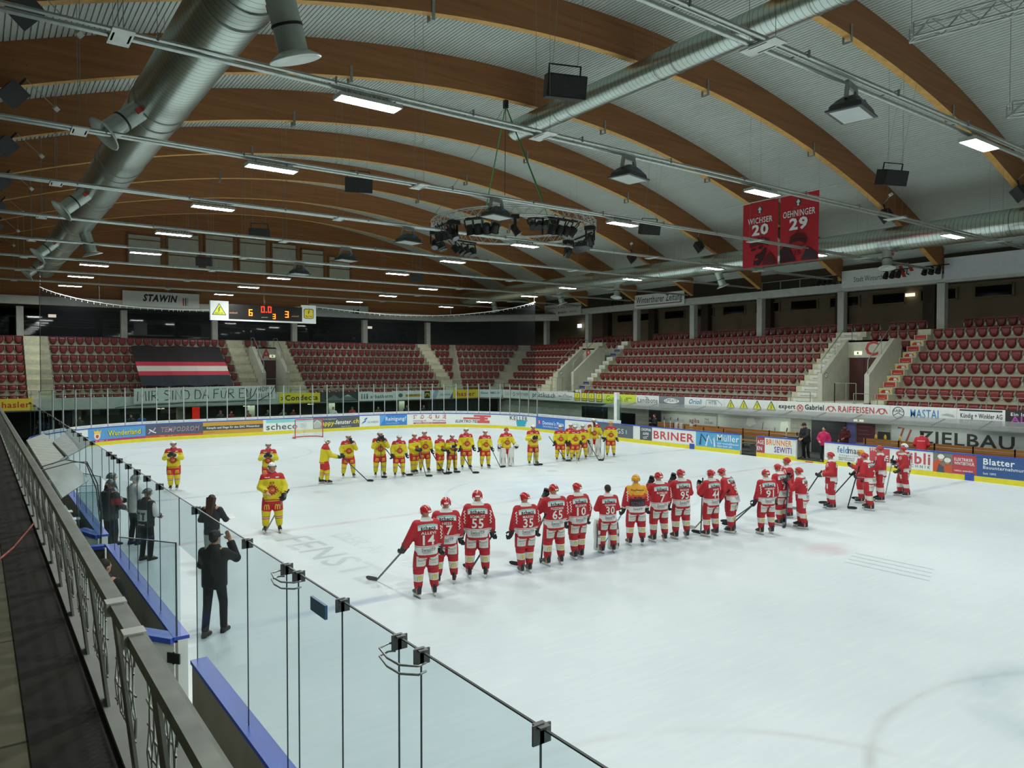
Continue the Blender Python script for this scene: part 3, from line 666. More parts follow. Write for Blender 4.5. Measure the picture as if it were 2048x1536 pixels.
for i, (s0, s1) in enumerate(zip(ps, ps[1:])):
    a, n = rink(s0+.03); b, n2 = rink(s1-.03); a = a-n*.06; b = b-n2*.06
    pane('far end glass pane, %s from the left corner, between steel posts' % ordn(i+1), a, b, 1.24, 3.28, m=GLF, edge=False)
    st = MB().use(mat('strip_white', '#d9dfdc', .5, var=.03)); d = (b-a).normalized(); nn = Vector((-d.y, d.x, 0))
    st.bar((a.x, a.y, 1.155), (b.x, b.y, 1.155), .02, .17); o = st.build('sill_strip')
    tag(o, 'white printed strip under the %s far glass pane from the left' % ordn(i+1), 'strip')
    u = (b-a).length
    letter_mesh([('t', 'eishockey winterthur', u*.2, .06, .045, '#8d979a', u*.5, .01)], plane_map((b.x-nn.x*-.0, b.y, 1.08) if 0 else (a.x, a.y, 1.08), d, (0, 0, 1), n), u, .17, .013).build('lettering', o)
gs = [83.9, 85.6, 87.3, 89.0, 90.7, 92.3]
for i, (s0, s1) in enumerate(zip(gs, gs[1:])):
    a, n = rink(s0+.01); b, n2 = rink(s1-.01); a = a-n*.06; b = b-n2*.06
    pane('clear frameless glass pane behind the bunched yellow players, %s from the steel posts' % ordn(i+1), a, b, 1.06, 2.55, m=GLF)
    d = (b-a).normalized(); o = MB().use(_M['strip_white']).bar((a.x, a.y, 1.17), (b.x, b.y, 1.17), .026, .2).build('sill_strip')
    tag(o, 'white printed strip under the %s frameless pane behind the yellow players' % ordn(i+1), 'strip')
    u = (b-a).length; letter_mesh([('t', 'eishockey winterthur', u*.2, .06, .05, '#8d979a', u*.5, .01)], plane_map((a.x, a.y, 1.09), d, (0, 0, 1), n), u, .2, .016).build('lettering', o)
p, n = rink(92.5)
tag(MB().use(mat('white_post', '#dfe3df', .5)).box(30.03, 13.2, 0, 30.28, 13.45, 3.0).build('corner_post'), 'thick white post where the glass ends and the benches begin', 'post')
# ---------------------------------------------------------------- folding seats
SEATM = NT('seat_plastic', .38); SEATM.base(SEATM.mix(SEATM.op('MULTIPLY', SEATM.noise(4, 3), .5), '#6f2624', '#81302b')); SEATM = SEATM.m
BRK = mat('seat_bracket', '#b4b6ab', .5, metal=.3)
def shield(w, h, n=10, pw=2.6):
    """outline: flat top, rounded bottom, from top left clockwise"""
    p = [(-w/2, 0), (w/2, 0)]
    for i in range(1, n):
        a = PI*i/n; c = math.cos(a); p.append((w/2*math.copysign(abs(c)**(2/pw), c), -h*abs(math.sin(a))**(2/pw)))
    return p
def seat_meshes():
    """seat tipped up; faces -y, hangs from z=0 (riser top) downwards"""
    b = MB().use(SEATM); o = shield(.46, .5)
    b.loft([[(x*.97, 0, z*.97) for x, z in o], [(x, -.035, z) for x, z in o], [(x*.9, -.05, z*.92-.01) for x, z in o]], True, False)
    b.box(-.235, -.075, -.012, .235, 0, .018)
    s = MB().use(SEATM); o2 = shield(.4, .42)
    s.loft([[(x, -.06, z-.05) for x, z in o2], [(x*1.0, -.1, z-.045) for x, z in o2], [(x*.86, -.135, z*.86-.07) for x, z in o2], [(x*.45, -.15, z*.45-.13) for x, z in o2]], True, True)
    k = MB().use(BRK)
    for q in (-1, 1): k.bar((q*.245, -.0, -.1), (q*.245, -.12, -.2), .02, .1); k.bar((q*.245, .0, -.1), (q*.245, .0, -.42), .03, .04)
    return b.mesh('backrest'), s.mesh('seat_pan'), k.mesh('bracket')
SB, SP, SK = seat_meshes()
seats = []      # (x, y, z, rz, block phrase, row, ordinal)
def row(block, k, p0, p1, rz, z, pitch=.54):
    p0, p1 = Vector(p0), Vector(p1); n = max(1, int(round((p1-p0).length/pitch)))
    for i in range(n):
        q = p0+(p1-p0)*((i+.5)/n); seats.append((q.x, q.y, z, rz, block, k+1, i+1))
for k in range(7):
    z = F(k+1)-.01; xr = XK_(k)-.01; yf = YK_(k)-.01
    row('right of the C stairs', k, (xr, -1.5, 0), (xr, -17.0, 0), -PI/2, z)
    row('between the B and C passages, from the C stairs', k, (xr, 3.97, 0), (xr, 21.13, 0), -PI/2, z)
    row('left of the B passage', k, (xr, 26.6, 0), (xr, corner(k)[2][1]-.1, 0), -PI/2, z, .5)
    row('right of the A passage', k, (17.4, yf, 0), (28.85, yf, 0), 0, z, .51)
    row('left of the A passage', k, (1.5, yf, 0), (12.75, yf, 0), 0, z, .51)
    row('far left end', k, (-7, yf, 0), (.1, yf, 0), 0, z, .51)
    L_, R_ = [Vector((p[0], p[1], 0)) for p in corner(k)[:2]]; d_ = (R_-L_).normalized(); off = Vector((d_.y, -d_.x, 0))*.02
    row('corner', k, L_+d_*.12+off, R_-d_*.1+off, math.atan2(d_.y, d_.x), z, .5)
    wg = {6: (30.4, 32.3), 5: (30.4, 31.8), 4: (30.35, 31.7), 3: (30.3, 31.1), 2: (30.3, 30.75)}.get(k)
    if wg: row('corner wedge', k, (wg[0], yf, 0), (wg[1], yf, 0), 0, z, .5)
    if k == 5:
        row('above the C door', k, (38.4, -.75, 0), (38.4, -.2, 0), -PI/2, z); 
    if k == 6:
        row('above the C door', k, (xr, -.7, 0), (xr, 1.9, 0), -PI/2, z); row('above the B door', k, (xr, 22.1, 0), (xr, 23.9, 0), -PI/2, z); row('above the A door', k, (14.1, yf, 0), (15.9, yf, 0), 0, z)
for y0, y1 in ((-17, -2), (-.1, 2.1), (2.6, 21), (22.5, 33)): row('top row', 7, (41.6, y0, 0), (41.6, y1, 0), -PI/2, F(7)+.62)
CAMP = Vector(cam.location); FWD = Vector((math.sin(.62758), math.cos(.62758), 0))
def seen(s):
    d = Vector(s[:3])-CAMP; zf = d.dot(FWD); xr = d.dot(Vector((FWD.y, -FWD.x, 0)))
    return zf > 0 and abs(xr/zf) < .715
vis = sorted([s for s in seats if seen(s) and s[4] != 'top row'], key=lambda s: (Vector(s[:3])-CAMP).length)
near, rest = vis[:300], vis[300:]
rest += [s for s in seats if s[4] == 'top row']+[s for s in seats if not seen(s) and s[4] != 'top row' and s[1] > -14]
def land(b): return {'right of the C stairs': 'seat right of stairs with red signs', 'between the B and C passages, from the C stairs': 'seat left of the stairs at passage C', 'above the C door': 'seat above the big letter C'}.get(b, b)
for x, y, z, rz, b, k, i in near:
    lab = 'dark red seat, %s row up, %s %s' % (ordn(k), ordn(i), land(b))
    t = thing('stadium_chair', lab, 'seat', (x, y, z), rz, 'tip-up seats of the long stand')
    link('backrest', SB, t); link('seat_pan', SP, t); link('bracket', SK, t)
mb = MB()
for me in (SB, SP, SK):
    vs = [v.co.copy() for v in me.vertices]; fs = [tuple(p.vertices) for p in me.polygons]
    mb.use(me.materials[0])
    for x, y, z, rz, b, k, i in rest:
        M = Matrix.Translation((x, y, z)) @ Matrix.Rotation(rz, 4, 'Z'); mb.add([M @ v for v in vs], fs, False)
o = mb.build('seat_rows'); tag(o, 'further rows of dark red tip-up seats of end stand, corner and top row', 'seats'); o['kind'] = 'stuff'
# front rail over the parapet, and guard rails at the passages
RAIL = mat('grey_rail', '#8f958c', .4, metal=.5)
def railing(label, pts, h, z, step, mid=()):
    mb = MB().use(RAIL); pts = [Vector(p) for p in pts]
    for a, b in zip(pts, pts[1:]):
        for zz in (h,)+tuple(mid): mb.tube([a+Vector((0, 0, z+zz)), b+Vector((0, 0, z+zz))], .018, 6)
    o = mb.build('guard_rail'); tag(o, label, 'railing')
    for a, b in zip(pts, pts[1:]):
        n = max(1, int((b-a).length/step))
        for i in range(n+1):
            q = a+(b-a)*i/n; MB().use(RAIL).bar(q+Vector((0, 0, z)), q+Vector((0, 0, z+h)), .03).build('upright', o)
    return o
railing('thin front railing of the long stand, right of the C passage', [(33.46, -10, 0), (33.46, -.3, 0)], .55, 2.7, 1.1)
railing('thin front railing of the long stand between C and B passages', [(33.46, 2.1, 0), (33.46, 21.9, 0)], .55, 2.7, 1.1)
railing('thin front railing in front of the seats left of passage B', [(33.46, 24, 0), (33.46, 30.2, 0), (32.05, 31.75, 0)], .55, 2.7, 1.1)
railing('thin front railing of the end stand above the adverts', [(17, 31.76, 0), (31.9, 31.76, 0)], .5, 2.7, 1.2)
railing('thin front railing of the end stand behind the white painted banner', [(-6, 31.76, 0), (13.9, 31.76, 0)], .5, 2.7, 1.2)
railing('guard rail with square corner in front of the C door', [(33.5, -.4, 0), (33.5, .75, 0), (34.6, .75, 0)], 1.0, 2.76, .6, ())
railing('guard rail in front of the B door', [(33.5, 22.0, 0), (33.5, 23.9, 0)], 1.05, 2.76, .6, ())
railing('guard rail in front of the A door', [(14.0, 31.8, 0), (15.6, 31.8, 0)], 1.0, 2.76, .6, ())
for l, M, w in (('sloping handrail on the right cheek wall of passage C', MC, 2.42), ('sloping handrail on the left cheek wall of passage C', MC, -.12), ('sloping handrail on the right cheek wall of passage B', MB_, 1.72), ('sloping handrail on the left cheek wall of passage B', MB_, -.12), ('sloping handrail on the left cheek wall of passage A', MA, -.12), ('sloping handrail on the right cheek wall of passage A', MA, 1.57)):
    mb = MB().use(RAIL); pts = [(w, .68, 4.25), (w, .72, 4.95), (w, 3.0, 6.75), (w, 3.7, 6.75), (w, 3.7, 6.1)]
    mb.tube([M @ Vector(p) for p in pts], .025, 6); mb.bar(M @ Vector((w, 2.0, 5.2)), M @ Vector((w, 2.0, 5.95)), .025); tag(mb.build('handrail'), l, 'handrail')
# letters over the passages, exit and no-smoking signs
RED = '#a33431'
def sign_letter(s, M, u, z, h, v, lab):
    mb = letter_mesh([('t', s, 0, 0, h, RED, None, .05)], lambda a, b, k: M @ Vector((u+a, v-k, z+b)), 1, 1)
    o = mb.build('wall_letter'); tag(o, lab, 'letter')
sign_letter('C', MC, .95, 5.22, .75, 3.15, 'big red letter C painted over the passage door')
sign_letter('B', MB_, .45, 5.22, .75, 3.15, 'big red letter B painted over the passage door')
sign_letter('A', MA, .35, 5.22, .7, 2.8, 'big red letter A painted over the passage door')
def exit_sign(lab, M, u, v, z, w=.42, h=.2, emit=1.1):
    mb = MB().use(mat('exit_glow', '#dfe8c4', .5, emit=emit, var=0)).box(u, v-.05, z, u+w, v, z+h, M)
    mb.use(mat('exit_green', '#3d7d4a', .5, var=0)).box(u+w*.4, v-.056, z+h*.2, u+w*.6, v-.05, z+h*.8, M)
    tag(mb.build('exit_sign'), lab, 'sign')
exit_sign('small lit exit sign on the lintel left of the letter C', MC, .35, 3.15, 5.25)
exit_sign('small lit exit sign on the lintel right of the letter A', MA, .95, 2.8, 5.3)
def no_smoke(lab, M, u, v, z, nrm):
    mb = MB(); c = [(v+.17*math.cos(2*PI*i/20), z+.17*math.sin(2*PI*i/20)) for i in range(20)]
    mp = lambda a, b, k: M @ Vector((u+nrm*k, a, b))
    mb = letter_mesh([('p', c, '#ecece4'), ('l', circ(v, z, .14, 20), .04, '#3a3330', True), ('l', [(v-.1, z+.1), (v+.1, z-.1)], .035, '#a33431')], mp, 1, 1, .006)
    tag(mb.build('round_sign'), lab, 'sign')
no_smoke('round no-smoking sign on the cheek wall of passage C', MC, 0, .95, 3.75+.4, 1)
no_smoke('round no-smoking sign on the cheek wall of passage B', MB_, 0, .95, 3.75+.4, 1)
# step signs
def step_sign(fl, M, w, k, j, bg, txt, c, lab, inset=.05):
    z1 = F(k)+.31*(j+1); v = k*.8+.12+.4*j
    mp = lambda a, b, q: M @ Vector((a, v-.004-q, z1-.29+b))
    mb = MB().use(flat(bg)); u0, u1 = inset, w-inset
    mb.add([mp(u0, .03, 0), mp(u1, .03, 0), mp(u1, .27, 0), mp(u0, .27, 0)], [(0, 1, 2, 3)])
    vs, fs, tw = text_geo(txt, .04)
    sc = (u1-u0)*.7/max(tw, .1); flip = M.to_3x3().determinant() < 0
    mb.use(flat(c)).add([mp((u1-(u0+(u1-u0)*.15+a*sc)+u0) if flip else u0+(u1-u0)*.15+a*sc, .08+b*min(.13, sc), .004) for a, b in vs], fs)
    tag(mb.build('step_sign'), lab, 'sign')
tx = ['www.malerfeusi.ch', 'Und vieles mehr...', 'Lose Öle und Farben', 'Mischservice', 'Tapetenverkauf', 'Farbenverkauf', 'www.malerfeusi.ch']
for k in range(7): step_sign(0, Mr(-1.5), .68, k, 0, '#b4352c', tx[k], '#ecdcd0', 'red step sign with white lettering on the C stairs, %s tread row up' % ordn(k+1))
for k in range(1, 6):
    z = F(k)+.62; v = k*.8+.12+.4; M = Mr(-1.5)
    mb = MB(); mp = lambda a, b, q: M @ Vector((a, v-.004-q, z-.29+b))
    mb.use(flat('#b4352c')).add([mp(.1, .04, 0), mp(.58, .04, 0), mp(.58, .2, 0), mp(.1, .2, 0)], [(0, 1, 2, 3)]); mb.use(flat('#dcd8c8')).add([mp(.13, .05, .003), mp(.34, .05, .003), mp(.34, .17, .003), mp(.13, .17, .003)], [(0, 1, 2, 3)])
    for u in (.0, .5): mb.use(flat('#e0b83c')).add([mp(u, .18, .003), mp(u+.13, .08, .003), mp(u+.2, .12, .003), mp(u+.06, .25, .003)], [(0, 1, 2, 3)])
    tag(mb.build('step_sign'), 'small red and yellow sticker sign between treads of the C stairs, %s from the bottom' % ordn(k), 'sign')
for k in range(7):
    for j in (0, 1): step_sign(0, Mr(2.04), 1.85, k, j, '#d3d6cc', 'Winterthurer Zeitung', '#5c6468', 'white step sign left of the C passage, %s row up, %s tread' % (ordn(k+1), ('lower', 'upper')[j]), .35)
for k in range(7):
    dk = k in (1, 5)
    for j in (0, 1): step_sign(0, Mr(21.2), .7, k, j, '#3d3f72' if dk else '#d9dcd4', 'AXA WINTERTHUR', '#e6e8ee' if dk else '#5c6468', '%s step sign by the B passage, %s row up, %s tread' % ('dark blue' if dk else 'white', ordn(k+1), ('lower', 'upper')[j]), .03)
# ---------------------------------------------------------------- lighting rails and lamps
PIPE = mat('galvanised_pipe', '#b9c0bb', .3, metal=.75, var=.1, scale=8)
LAMPM = bpy.data.materials.new('lamp_diffuser'); LAMPM.use_nodes = True
_b = LAMPM.node_tree.nodes['Principled BSDF']; _b.inputs['Emission Color'].default_value = (.955, 1.0, .975, 1); _b.inputs['Emission Strength'].default_value = LAMP_L; _b.inputs['Base Color'].default_value = (.9, .9, .9, 1)
HOUS = mat('lamp_housing', '#c4cac4', .4, metal=.4)
ZR = 9.68
RY = [-7.05+5.74*k for k in range(-4, 8)]
def wire(mb, p, z1): mb.tube([p, (p[0], p[1], z1)], .006, 4, False)
def rail_set(y, n):
    near = y < 0
    o = MB().use(PIPE).tube([(XL+.2, y, ZR+.16), (39.4, y, ZR+.16)], .045, 8).build('rail_pipe')
    root = thing('lighting_rail', 'pair of thin pipes slung across the hall, %s lighting rail from the scoreboard' % ordn(n), 'rail', (0, 0, 0), 0, 'lighting rails'); o.parent = root
    MB().use(PIPE).tube([(XL+.2, y-.32, ZR+.13), (39.4, y-.32, ZR+.13)], .035, 8).build('rail_pipe', root)
    MB().use(PIPE).tube([(XL+.2, y-.12, ZR+.2), (39.4, y-.12, ZR+.2)], .022, 6).build('rail_pipe', root)
    for x in (-.5, 8.0, 23.7, 32):
        mb = MB().use(mat('hanger_plate', '#ccd2cc', .4, metal=.3)).box(x-.16, y-.5, ZR+.08, x+.16, y+.18, ZR+.11); mb.use(STEEL)
        for q in (y-.4, y+.1): wire(mb, (x, q, ZR+.1), arch_z(x)+.5)
        for dx in (-.12, .12): mb.bar((x+dx, y-.32, ZR+.11), (x+dx, y+.02, ZR+.11), .03, .06)
        mb.build('hanger', root)
    for x in range(-3, 39, 3):
        c = MB().use(STEEL).bar((x, y-.36, ZR+.09), (x, y-.36, ZR+.22), .03); c.bar((x, y-.34, ZR+.2), (x, y+.02, ZR+.2), .02); c.build('pipe_clip', root)
    return root
for i, y in enumerate(RY[::-1]): rail_set(y, i+1)
def lamp_proto():
    t = thing('ceiling_lamp', '', 'lamp', (0, 0, 0))
    mb = MB().use(HOUS).box(-.62, -.17, 0, .62, .17, .07); mb.box(-.64, -.19, -.01, -.62, .19, .07); mb.box(.62, -.19, -.01, .64, .19, .07); mb.box(-.62, -.19, -.01, .62, -.17, .05); mb.box(-.62, .17, -.01, .62, .19, .05)
    for x in range(-5, 6): mb.box(x*.1-.01, -.15, .07, x*.1+.01, .15, .11)
    mb.build('housing', t)
    mb = MB().use(LAMPM); mb.add([(-.6, -.16, -.004), (.6, -.16, -.004), (.6, .16, -.004), (-.6, .16, -.004)], [(0, 3, 2, 1)]); mb.build('diffuser', t)
    mb = MB().use(STEEL)
    for x in (-.4, .4): mb.bar((x, 0, .07), (x, 0, .2), .03)
    mb.build('bracket', t); return t
LP = lamp_proto(); first = [LP]
def lamp(x, y, lab):
    if first: o = first.pop(); o.location = (x, y, ZR-.06); o['label'] = lab; o['group'] = 'lit lamp panels'
    else: dup(LP, (x, y, ZR-.06), 0, lab, 'lit lamp panels')
lines_x = {'left': 3.75, 'middle': 16.15, 'right': 28.2}
for i, y in enumerate(RY):
    if y < -19: xs = (('left', 3.75), ('middle', 16.15), ('right', 28.2))
    elif i >= len(RY)-3: xs = (('left', 2.4), ('inner left', 11.6), ('inner right', 21.3), ('right', 29.5))
    elif i == len(RY)-1: xs = (('left', 6.8), ('middle', 16.5), ('right', 25.9))
    else: xs = (('left', 3.75), ('middle', 16.15), ('right', 28.2))
    for nm, x in xs: lamp(x, y-.12, 'lit white lamp panel, %s line, on the %s rail from the scoreboard' % (nm, ordn(len(RY)-i)))
for x in (-6, 34.5):
    for y in (-12.8, -1.4, 10, 21.6):
        if x > 0: pass
# dark floodlights
BLK = mat('black_housing', '#1d1f20', .45, var=.15); DGREY = mat('dark_grey_metal', '#4b504e', .4, metal=.4)
def flood_proto():
    t = thing('floodlight', '', 'floodlight')
    mb = MB().use(mat('flood_body', '#3d4443', .4, metal=.3))
    rings = []
    for z, a, b in ((0, .44, .3), (.1, .42, .28), (.22, .27, .2), (.3, .14, .13), (.33, .05, .05)): rings.append([(x*a, y*b, z) for x, y in ((-1, -.8), (-.85, -1), (.85, -1), (1, -.8), (1, .8), (.85, 1), (-.85, 1), (-1, .8))])
    mb.loft(rings, True, False); mb.box(-.46, -.32, -.02, .46, .32, .01); mb.build('body', t)
    MB().use(mat('flood_glass', '#c3ccca', .15, var=.05)).box(-.4, -.26, -.03, .4, .26, -.02).build('glass', t)
    mb = MB().use(STEEL); mb.bar((-.3, 0, .2), (-.22, 0, .5), .05, .1); mb.bar((.3, 0, .2), (.22, 0, .5), .05, .1); mb.bar((-.25, 0, .5), (.25, 0, .5), .06, .12); mb.build('yoke', t)
    MB().use(mat('flood_blue', '#3d62b8', .4)).lathe([(.07, 0), (.07, .03)], Matrix.Translation((.1, -.2, .17)) @ Matrix.Rotation(PI/2.6, 4, 'X'), 10).build('blue_cap', t)
    return t
FP = flood_proto(); ff = [FP]
for i, y in enumerate(RY[2:-3]):
    for nm, x in (('left', 10.7),):
        lab = 'dark unlit floodlight hung below the %s rail from the scoreboard' % ordn(len(RY)-i-2)
        loc = (x, y-.15, ZR-.45)
        if ff: o = ff.pop(); o.location = loc; o.rotation_euler = (.15, .1, .2); o['label'] = lab; o['group'] = 'unlit floodlights'
        else: o = dup(FP, loc, .2, lab, 'unlit floodlights')
# box loudspeakers under the arches
def spk_proto(w=.95, h=.5, d=.5):
    t = thing('loudspeaker', '', 'loudspeaker')
    MB().use(BLK).loft([[(x*w/2*q, yy, z*h/2) for x, z in ((-1, -1), (1, -1), (1, 1), (-1, 1))] for yy, q in ((-d/2, 1), (d/2, .85))], True, False).build('cabinet', t)
    MB().use(mat('speaker_grille', '#2a2c2c', .7, scale=40, var=.4)).box(-w*.46, -d/2-.012, -h*.44, w*.46, -d/2, h*.44).build('grille', t)
    mb = MB().use(BLK)
    for x in (-.38, .38): mb.bar((x, 0, .2), (x, 0, h/2+.22), .03)
    mb.bar((-.39, 0, h/2+.22), (.39, 0, h/2+.22), .03); mb.build('yoke', t)
    mb = MB().use(STEEL); mb.tube([(-.3, 0, h/2+.2), (-.3, 0, 3)], .006, 4); mb.tube([(.3, 0, h/2+.2), (.3, 0, 3)], .006, 4); mb.build('hanging_wire', t)
    return t
SPK = spk_proto(); fs_ = [SPK]
for x, y, lab in ((8.6, -7.2, 'black box loudspeaker hung nearest, under the second big arch'), (8.6, 4.06, 'black box loudspeaker hung beside the lit lamps, left of the ring truss'), (8.7, 15.6, 'black box loudspeaker hung before the gable windows, top pane row'), (8.9, 27.0, 'black box loudspeaker hung low before the gable windows'), (23.0, 3.84, 'black box loudspeaker hung just right of the ring truss'), (22.8, -7.5, 'black box loudspeaker hung above right of the two red banners'), (23.3, 26.8, 'black box loudspeaker hung far back, right of the white gable windows')):
    if fs_: o = fs_.pop(); o.location = (x, y, 11); o.rotation_euler = (.25, 0, -.35); o['label'] = lab; o['group'] = 'box loudspeakers'
    else: o = dup(SPK, (x, y, 11), -.35, lab, 'box loudspeakers'); o.rotation_euler = (.25, 0, -.35)
# small tilted loudspeakers on the arches, left and right
def small_proto():
    t = thing('wall_loudspeaker', '', 'loudspeaker')
    MB().use(BLK).loft([[(x*.26*q, yy, z*.3*q) for x, z in ((-1, -1), (1, -1), (1, 1), (-1, 1))] for yy, q in ((-.2, 1), (.22, .7))], True, False).build('cabinet', t)
    mb = MB().use(BLK); mb.bar((0, .1, .2), (0, .25, .55), .05); mb.build('arm', t)
    mb = MB().use(mat('white_box', '#d7dcd6', .5)); mb.box(.9, .05, .5, 1.02, .2, .62); mb.build('junction_box', t)
    MB().use(mat('cable_grey', '#a9a99a', .5)).tube([(0, .25, .55), (.9, .15, .56)], .012, 6).build('cable', t); return t
SM = small_proto(); fm = [SM]; lst = []
for i, y in enumerate(YK[4:12]): lst.append((-1.55, y-.5, arch_z(-1.55)-.3, .5, 'black tilted loudspeaker on the left arch foot, %s along from the camera' % ordn(i+1)))
for i, y in enumerate(YK[4:9]): lst.append((33.3, y-.3, arch_z(33.3)-.45, -2.2, 'small dark loudspeaker under the right arch foot, %s along from the camera' % ordn(i+1)))
for x, y, z, rz, lab in lst:
    if fm: o = fm.pop(); o.location = (x, y, z); o['label'] = lab; o['group'] = 'tilted loudspeakers'
    else: o = dup(SM, (x, y, z), rz, lab, 'tilted loudspeakers')
    o.rotation_euler = (.5, .6 if x < 0 else -.3, rz)
# steel hooks under the arches
n_ = 0
for i, y in enumerate(YK[4:10]):
    for x in (8.3, 20.3, 27.4):
        z = arch_z(x); mb = MB().use(STEEL); mb.box(x-.05, y-.16, z-.2, x+.05, y-.14, z+.35); mb.box(x-.05, y-.16, z-.22, x+.05, y+.14, z-.2); mb.box(x-.05, y+.12, z-.2, x+.05, y+.14, z)
        n_ += 1; tag(mb.build('beam_hook'), 'steel stirrup under the %s arch from the camera, %s' % (ordn(i+1), {8.3: 'left of the crown', 20.3: 'right of the crown', 27.4: 'low on its right flank'}[x]), 'bracket', 'steel stirrups on the arches')

# ---------------------------------------------------------------- spiral ducts
t = NT('spiral_duct', .3, 1.0); wv = t.op('FRACT', t.op('MULTIPLY', t.op('ADD', t.y, t.op('MULTIPLY', t.x, .05)), 5.5)); seam = t.lt(wv, .09)
t.base(t.mix(seam, t.mix(t.op('MULTIPLY', t.noise(2, 4), .5), '#c0ccc4', '#d4ded7'), '#7a877f')); t.bump(wv, .25, .02); DUCT = t.m
def duct(label, x, z, r, y0, y1, seams):
    o = MB().use(DUCT).tube([(x, y0+(y1-y0)*i/8, z) for i in range(9)], r, 40).build('air_duct'); tag(o, label, 'duct')
    for y in seams:
        for q in (0, .75): MB().use(PIPE).tube([(x, y+q-.02, z), (x, y+q+.02, z)], r+.025, 40).build('flange', o)
    mb = MB().use(STEEL)
    for y in [y0+3+5.7*i for i in range(int((y1-y0-3)/5.7))]: wire(mb, (x-r, y, z), arch_z(x)+1); wire(mb, (x+r, y, z), arch_z(x)+1)
    mb.build('suspension', o); return o
D1 = duct('big spiral duct along the left of the hall, running away from the camera', 1.21, 10.86, .62, -30, 35, [-14, -8.2, -1.5, 4.5, 9.6, 16, 21.5, 27])
D2 = duct('spiral duct high under the crown of the roof, ending at the ring truss', 16.1, 14.55, .44, -34, 4.9, [-20, -9.6, -4.0, 1.2])
D3 = duct('long spiral duct low along the right side above the seats', 33.6, 10.76, .59, -34, 36.5, [-16, -8, -3, 2.5, 7.5, 12.5, 18, 24])
NOZ = mat('nozzle_metal', '#b7c3bb', .35, metal=.6)
def nozzle(label, p, d, L_=1.15, r=.23):
    p = Vector(p); d = Vector(d).normalized(); M = Matrix.Translation(p) @ d.to_track_quat('Z', 'Y').to_matrix().to_4x4()
    o = MB().use(NOZ).lathe([(r, 0), (r, L_)], M, 20).build('duct_nozzle'); tag(o, label, 'nozzle')
    MB().use(mat('nozzle_disc', '#cfd8d2', .4, metal=.2)).lathe([(r*.55, L_-.04), (r*.6, L_+.02), (r, L_), (r*1.75, L_+.1), (r*1.8, L_+.12), (r*1.7, L_+.13), (r*.95, L_+.06), (r*.8, L_+.02)], M, 24, cap=False).build('disc', o)
    MB().use(DGREY).lathe([(.001, L_-.03), (r*.8, L_-.03)], M, 20, cap=False).build('throat', o)
    MB().use(BLK).lathe([(r+.012, L_*.62), (r+.012, L_*.66)], M, 20).build('clamp_band', o)
    MB().use(mat('red_actuator', '#b8493c', .5)).box(r-.02, -.06, .3, r+.07, .06, .42, M).build('actuator', o)
for i, y in enumerate((-1.3, 8.8, 20.9, 29.9)): nozzle('air nozzle on the left flank of the big left duct, %s from the camera' % ordn(i+1), (.9, y, 10.68), (-.8, -.1, -.75))
for i, y in enumerate((-9.0, 15.9)): nozzle('air nozzle on the right flank of the big left duct, %s' % ('near the upper edge' if i == 0 else 'the far one'), (1.36, y, 10.5), (.3, .1, -.95), 1.05)
for i, y in enumerate((-1.9, 8.3, 16.7, 23.2, 32)): nozzle('air nozzle under the low right duct, %s from the camera' % ordn(i+1), (33.5, y, 10.4), ((-.2, -.1, -1), (.35, -.2, -1), (-.25, -.1, -1), (.3, -.2, -1), (.1, -.3, -1))[i], .95, .22)

# ---------------------------------------------------------------- ring truss with stage lamps
RX, RYY, RZ_, RR = 15.45, 4.15, 10.3, 3.35
ring = thing('ring_truss', 'round aluminium lighting truss slung under the roof on green straps', 'truss', (RX, RYY, RZ_))
ALU = mat('truss_aluminium', '#c3c8c4', .35, metal=.7)
for r_, z in ((RR, .16), (RR, -.16), (RR-.28, .16), (RR-.28, -.16)):
    MB().use(ALU).tube([(r_*math.cos(a), r_*math.sin(a), z) for a in [2*PI*i/48 for i in range(49)]], .024, 6, False).build('chord', ring)
mb = MB().use(ALU); n = 72
for i in range(n):
    a, b = 2*PI*i/n, 2*PI*(i+1)/n; z0, z1 = (.16, -.16) if i % 2 else (-.16, .16)
    for r_ in (RR, RR-.28): mb.tube([(r_*math.cos(a), r_*math.sin(a), z0), (r_*math.cos(b), r_*math.sin(b), z1)], .011, 5, False)
    r0, r1 = (RR, RR-.28) if i % 2 else (RR-.28, RR)
    for z in (.16, -.16): mb.tube([(r0*math.cos(a), r0*math.sin(a), z), (r1*math.cos(b), r1*math.sin(b), z)], .011, 5, False)
mb.build('lacing', ring)
STRAP = mat('green_strap', '#2f8a4c', .6)
top = Vector((15.0, 4.07, 15.1)); tv = top-Vector((RX, RYY, RZ_))
for a in (2.75, -1.85, .35, 1.4):
    e = Vector((RR*math.cos(a), RR*math.sin(a), .15)); MB().use(STRAP).bar(tv, e, .05, .012).build('strap', ring)
MB().use(BLK).box(tv.x-.08, tv.y-.08, tv.z-.1, tv.x+.08, tv.y+.08, tv.z+.3).build('hoist', ring)
MB().use(mat('chain', '#6d5f4a', .5, metal=.5)).tube([tv, (tv.x-.05, tv.y, 1.2)], .015, 5).build('chain', ring)
def can_proto():
    t = thing('stage_lamp', '', 'stage lamp')
    MB().use(BLK).lathe([(.001, .05), (.09, .05), (.12, 0), (.13, -.2), (.15, -.24)], None, 14).build('can', t)
    MB().use(mat('lens', '#6f7680', .1, var=.2)).lathe([(.001, -.22), (.13, -.22)], None, 14, cap=False).build('lens', t)
    mb = MB().use(BLK)
    for q in (-1, 1): mb.bar((.15*q, 0, -.06), (.15*q, 0, .2), .02, .04)
    mb.bar((-.15, 0, .2), (.15, 0, .2), .02, .04); mb.bar((0, 0, .2), (0, 0, .3), .03); mb.build('yoke', t); return t
CAN = can_proto(); fc = [CAN]; k = 0
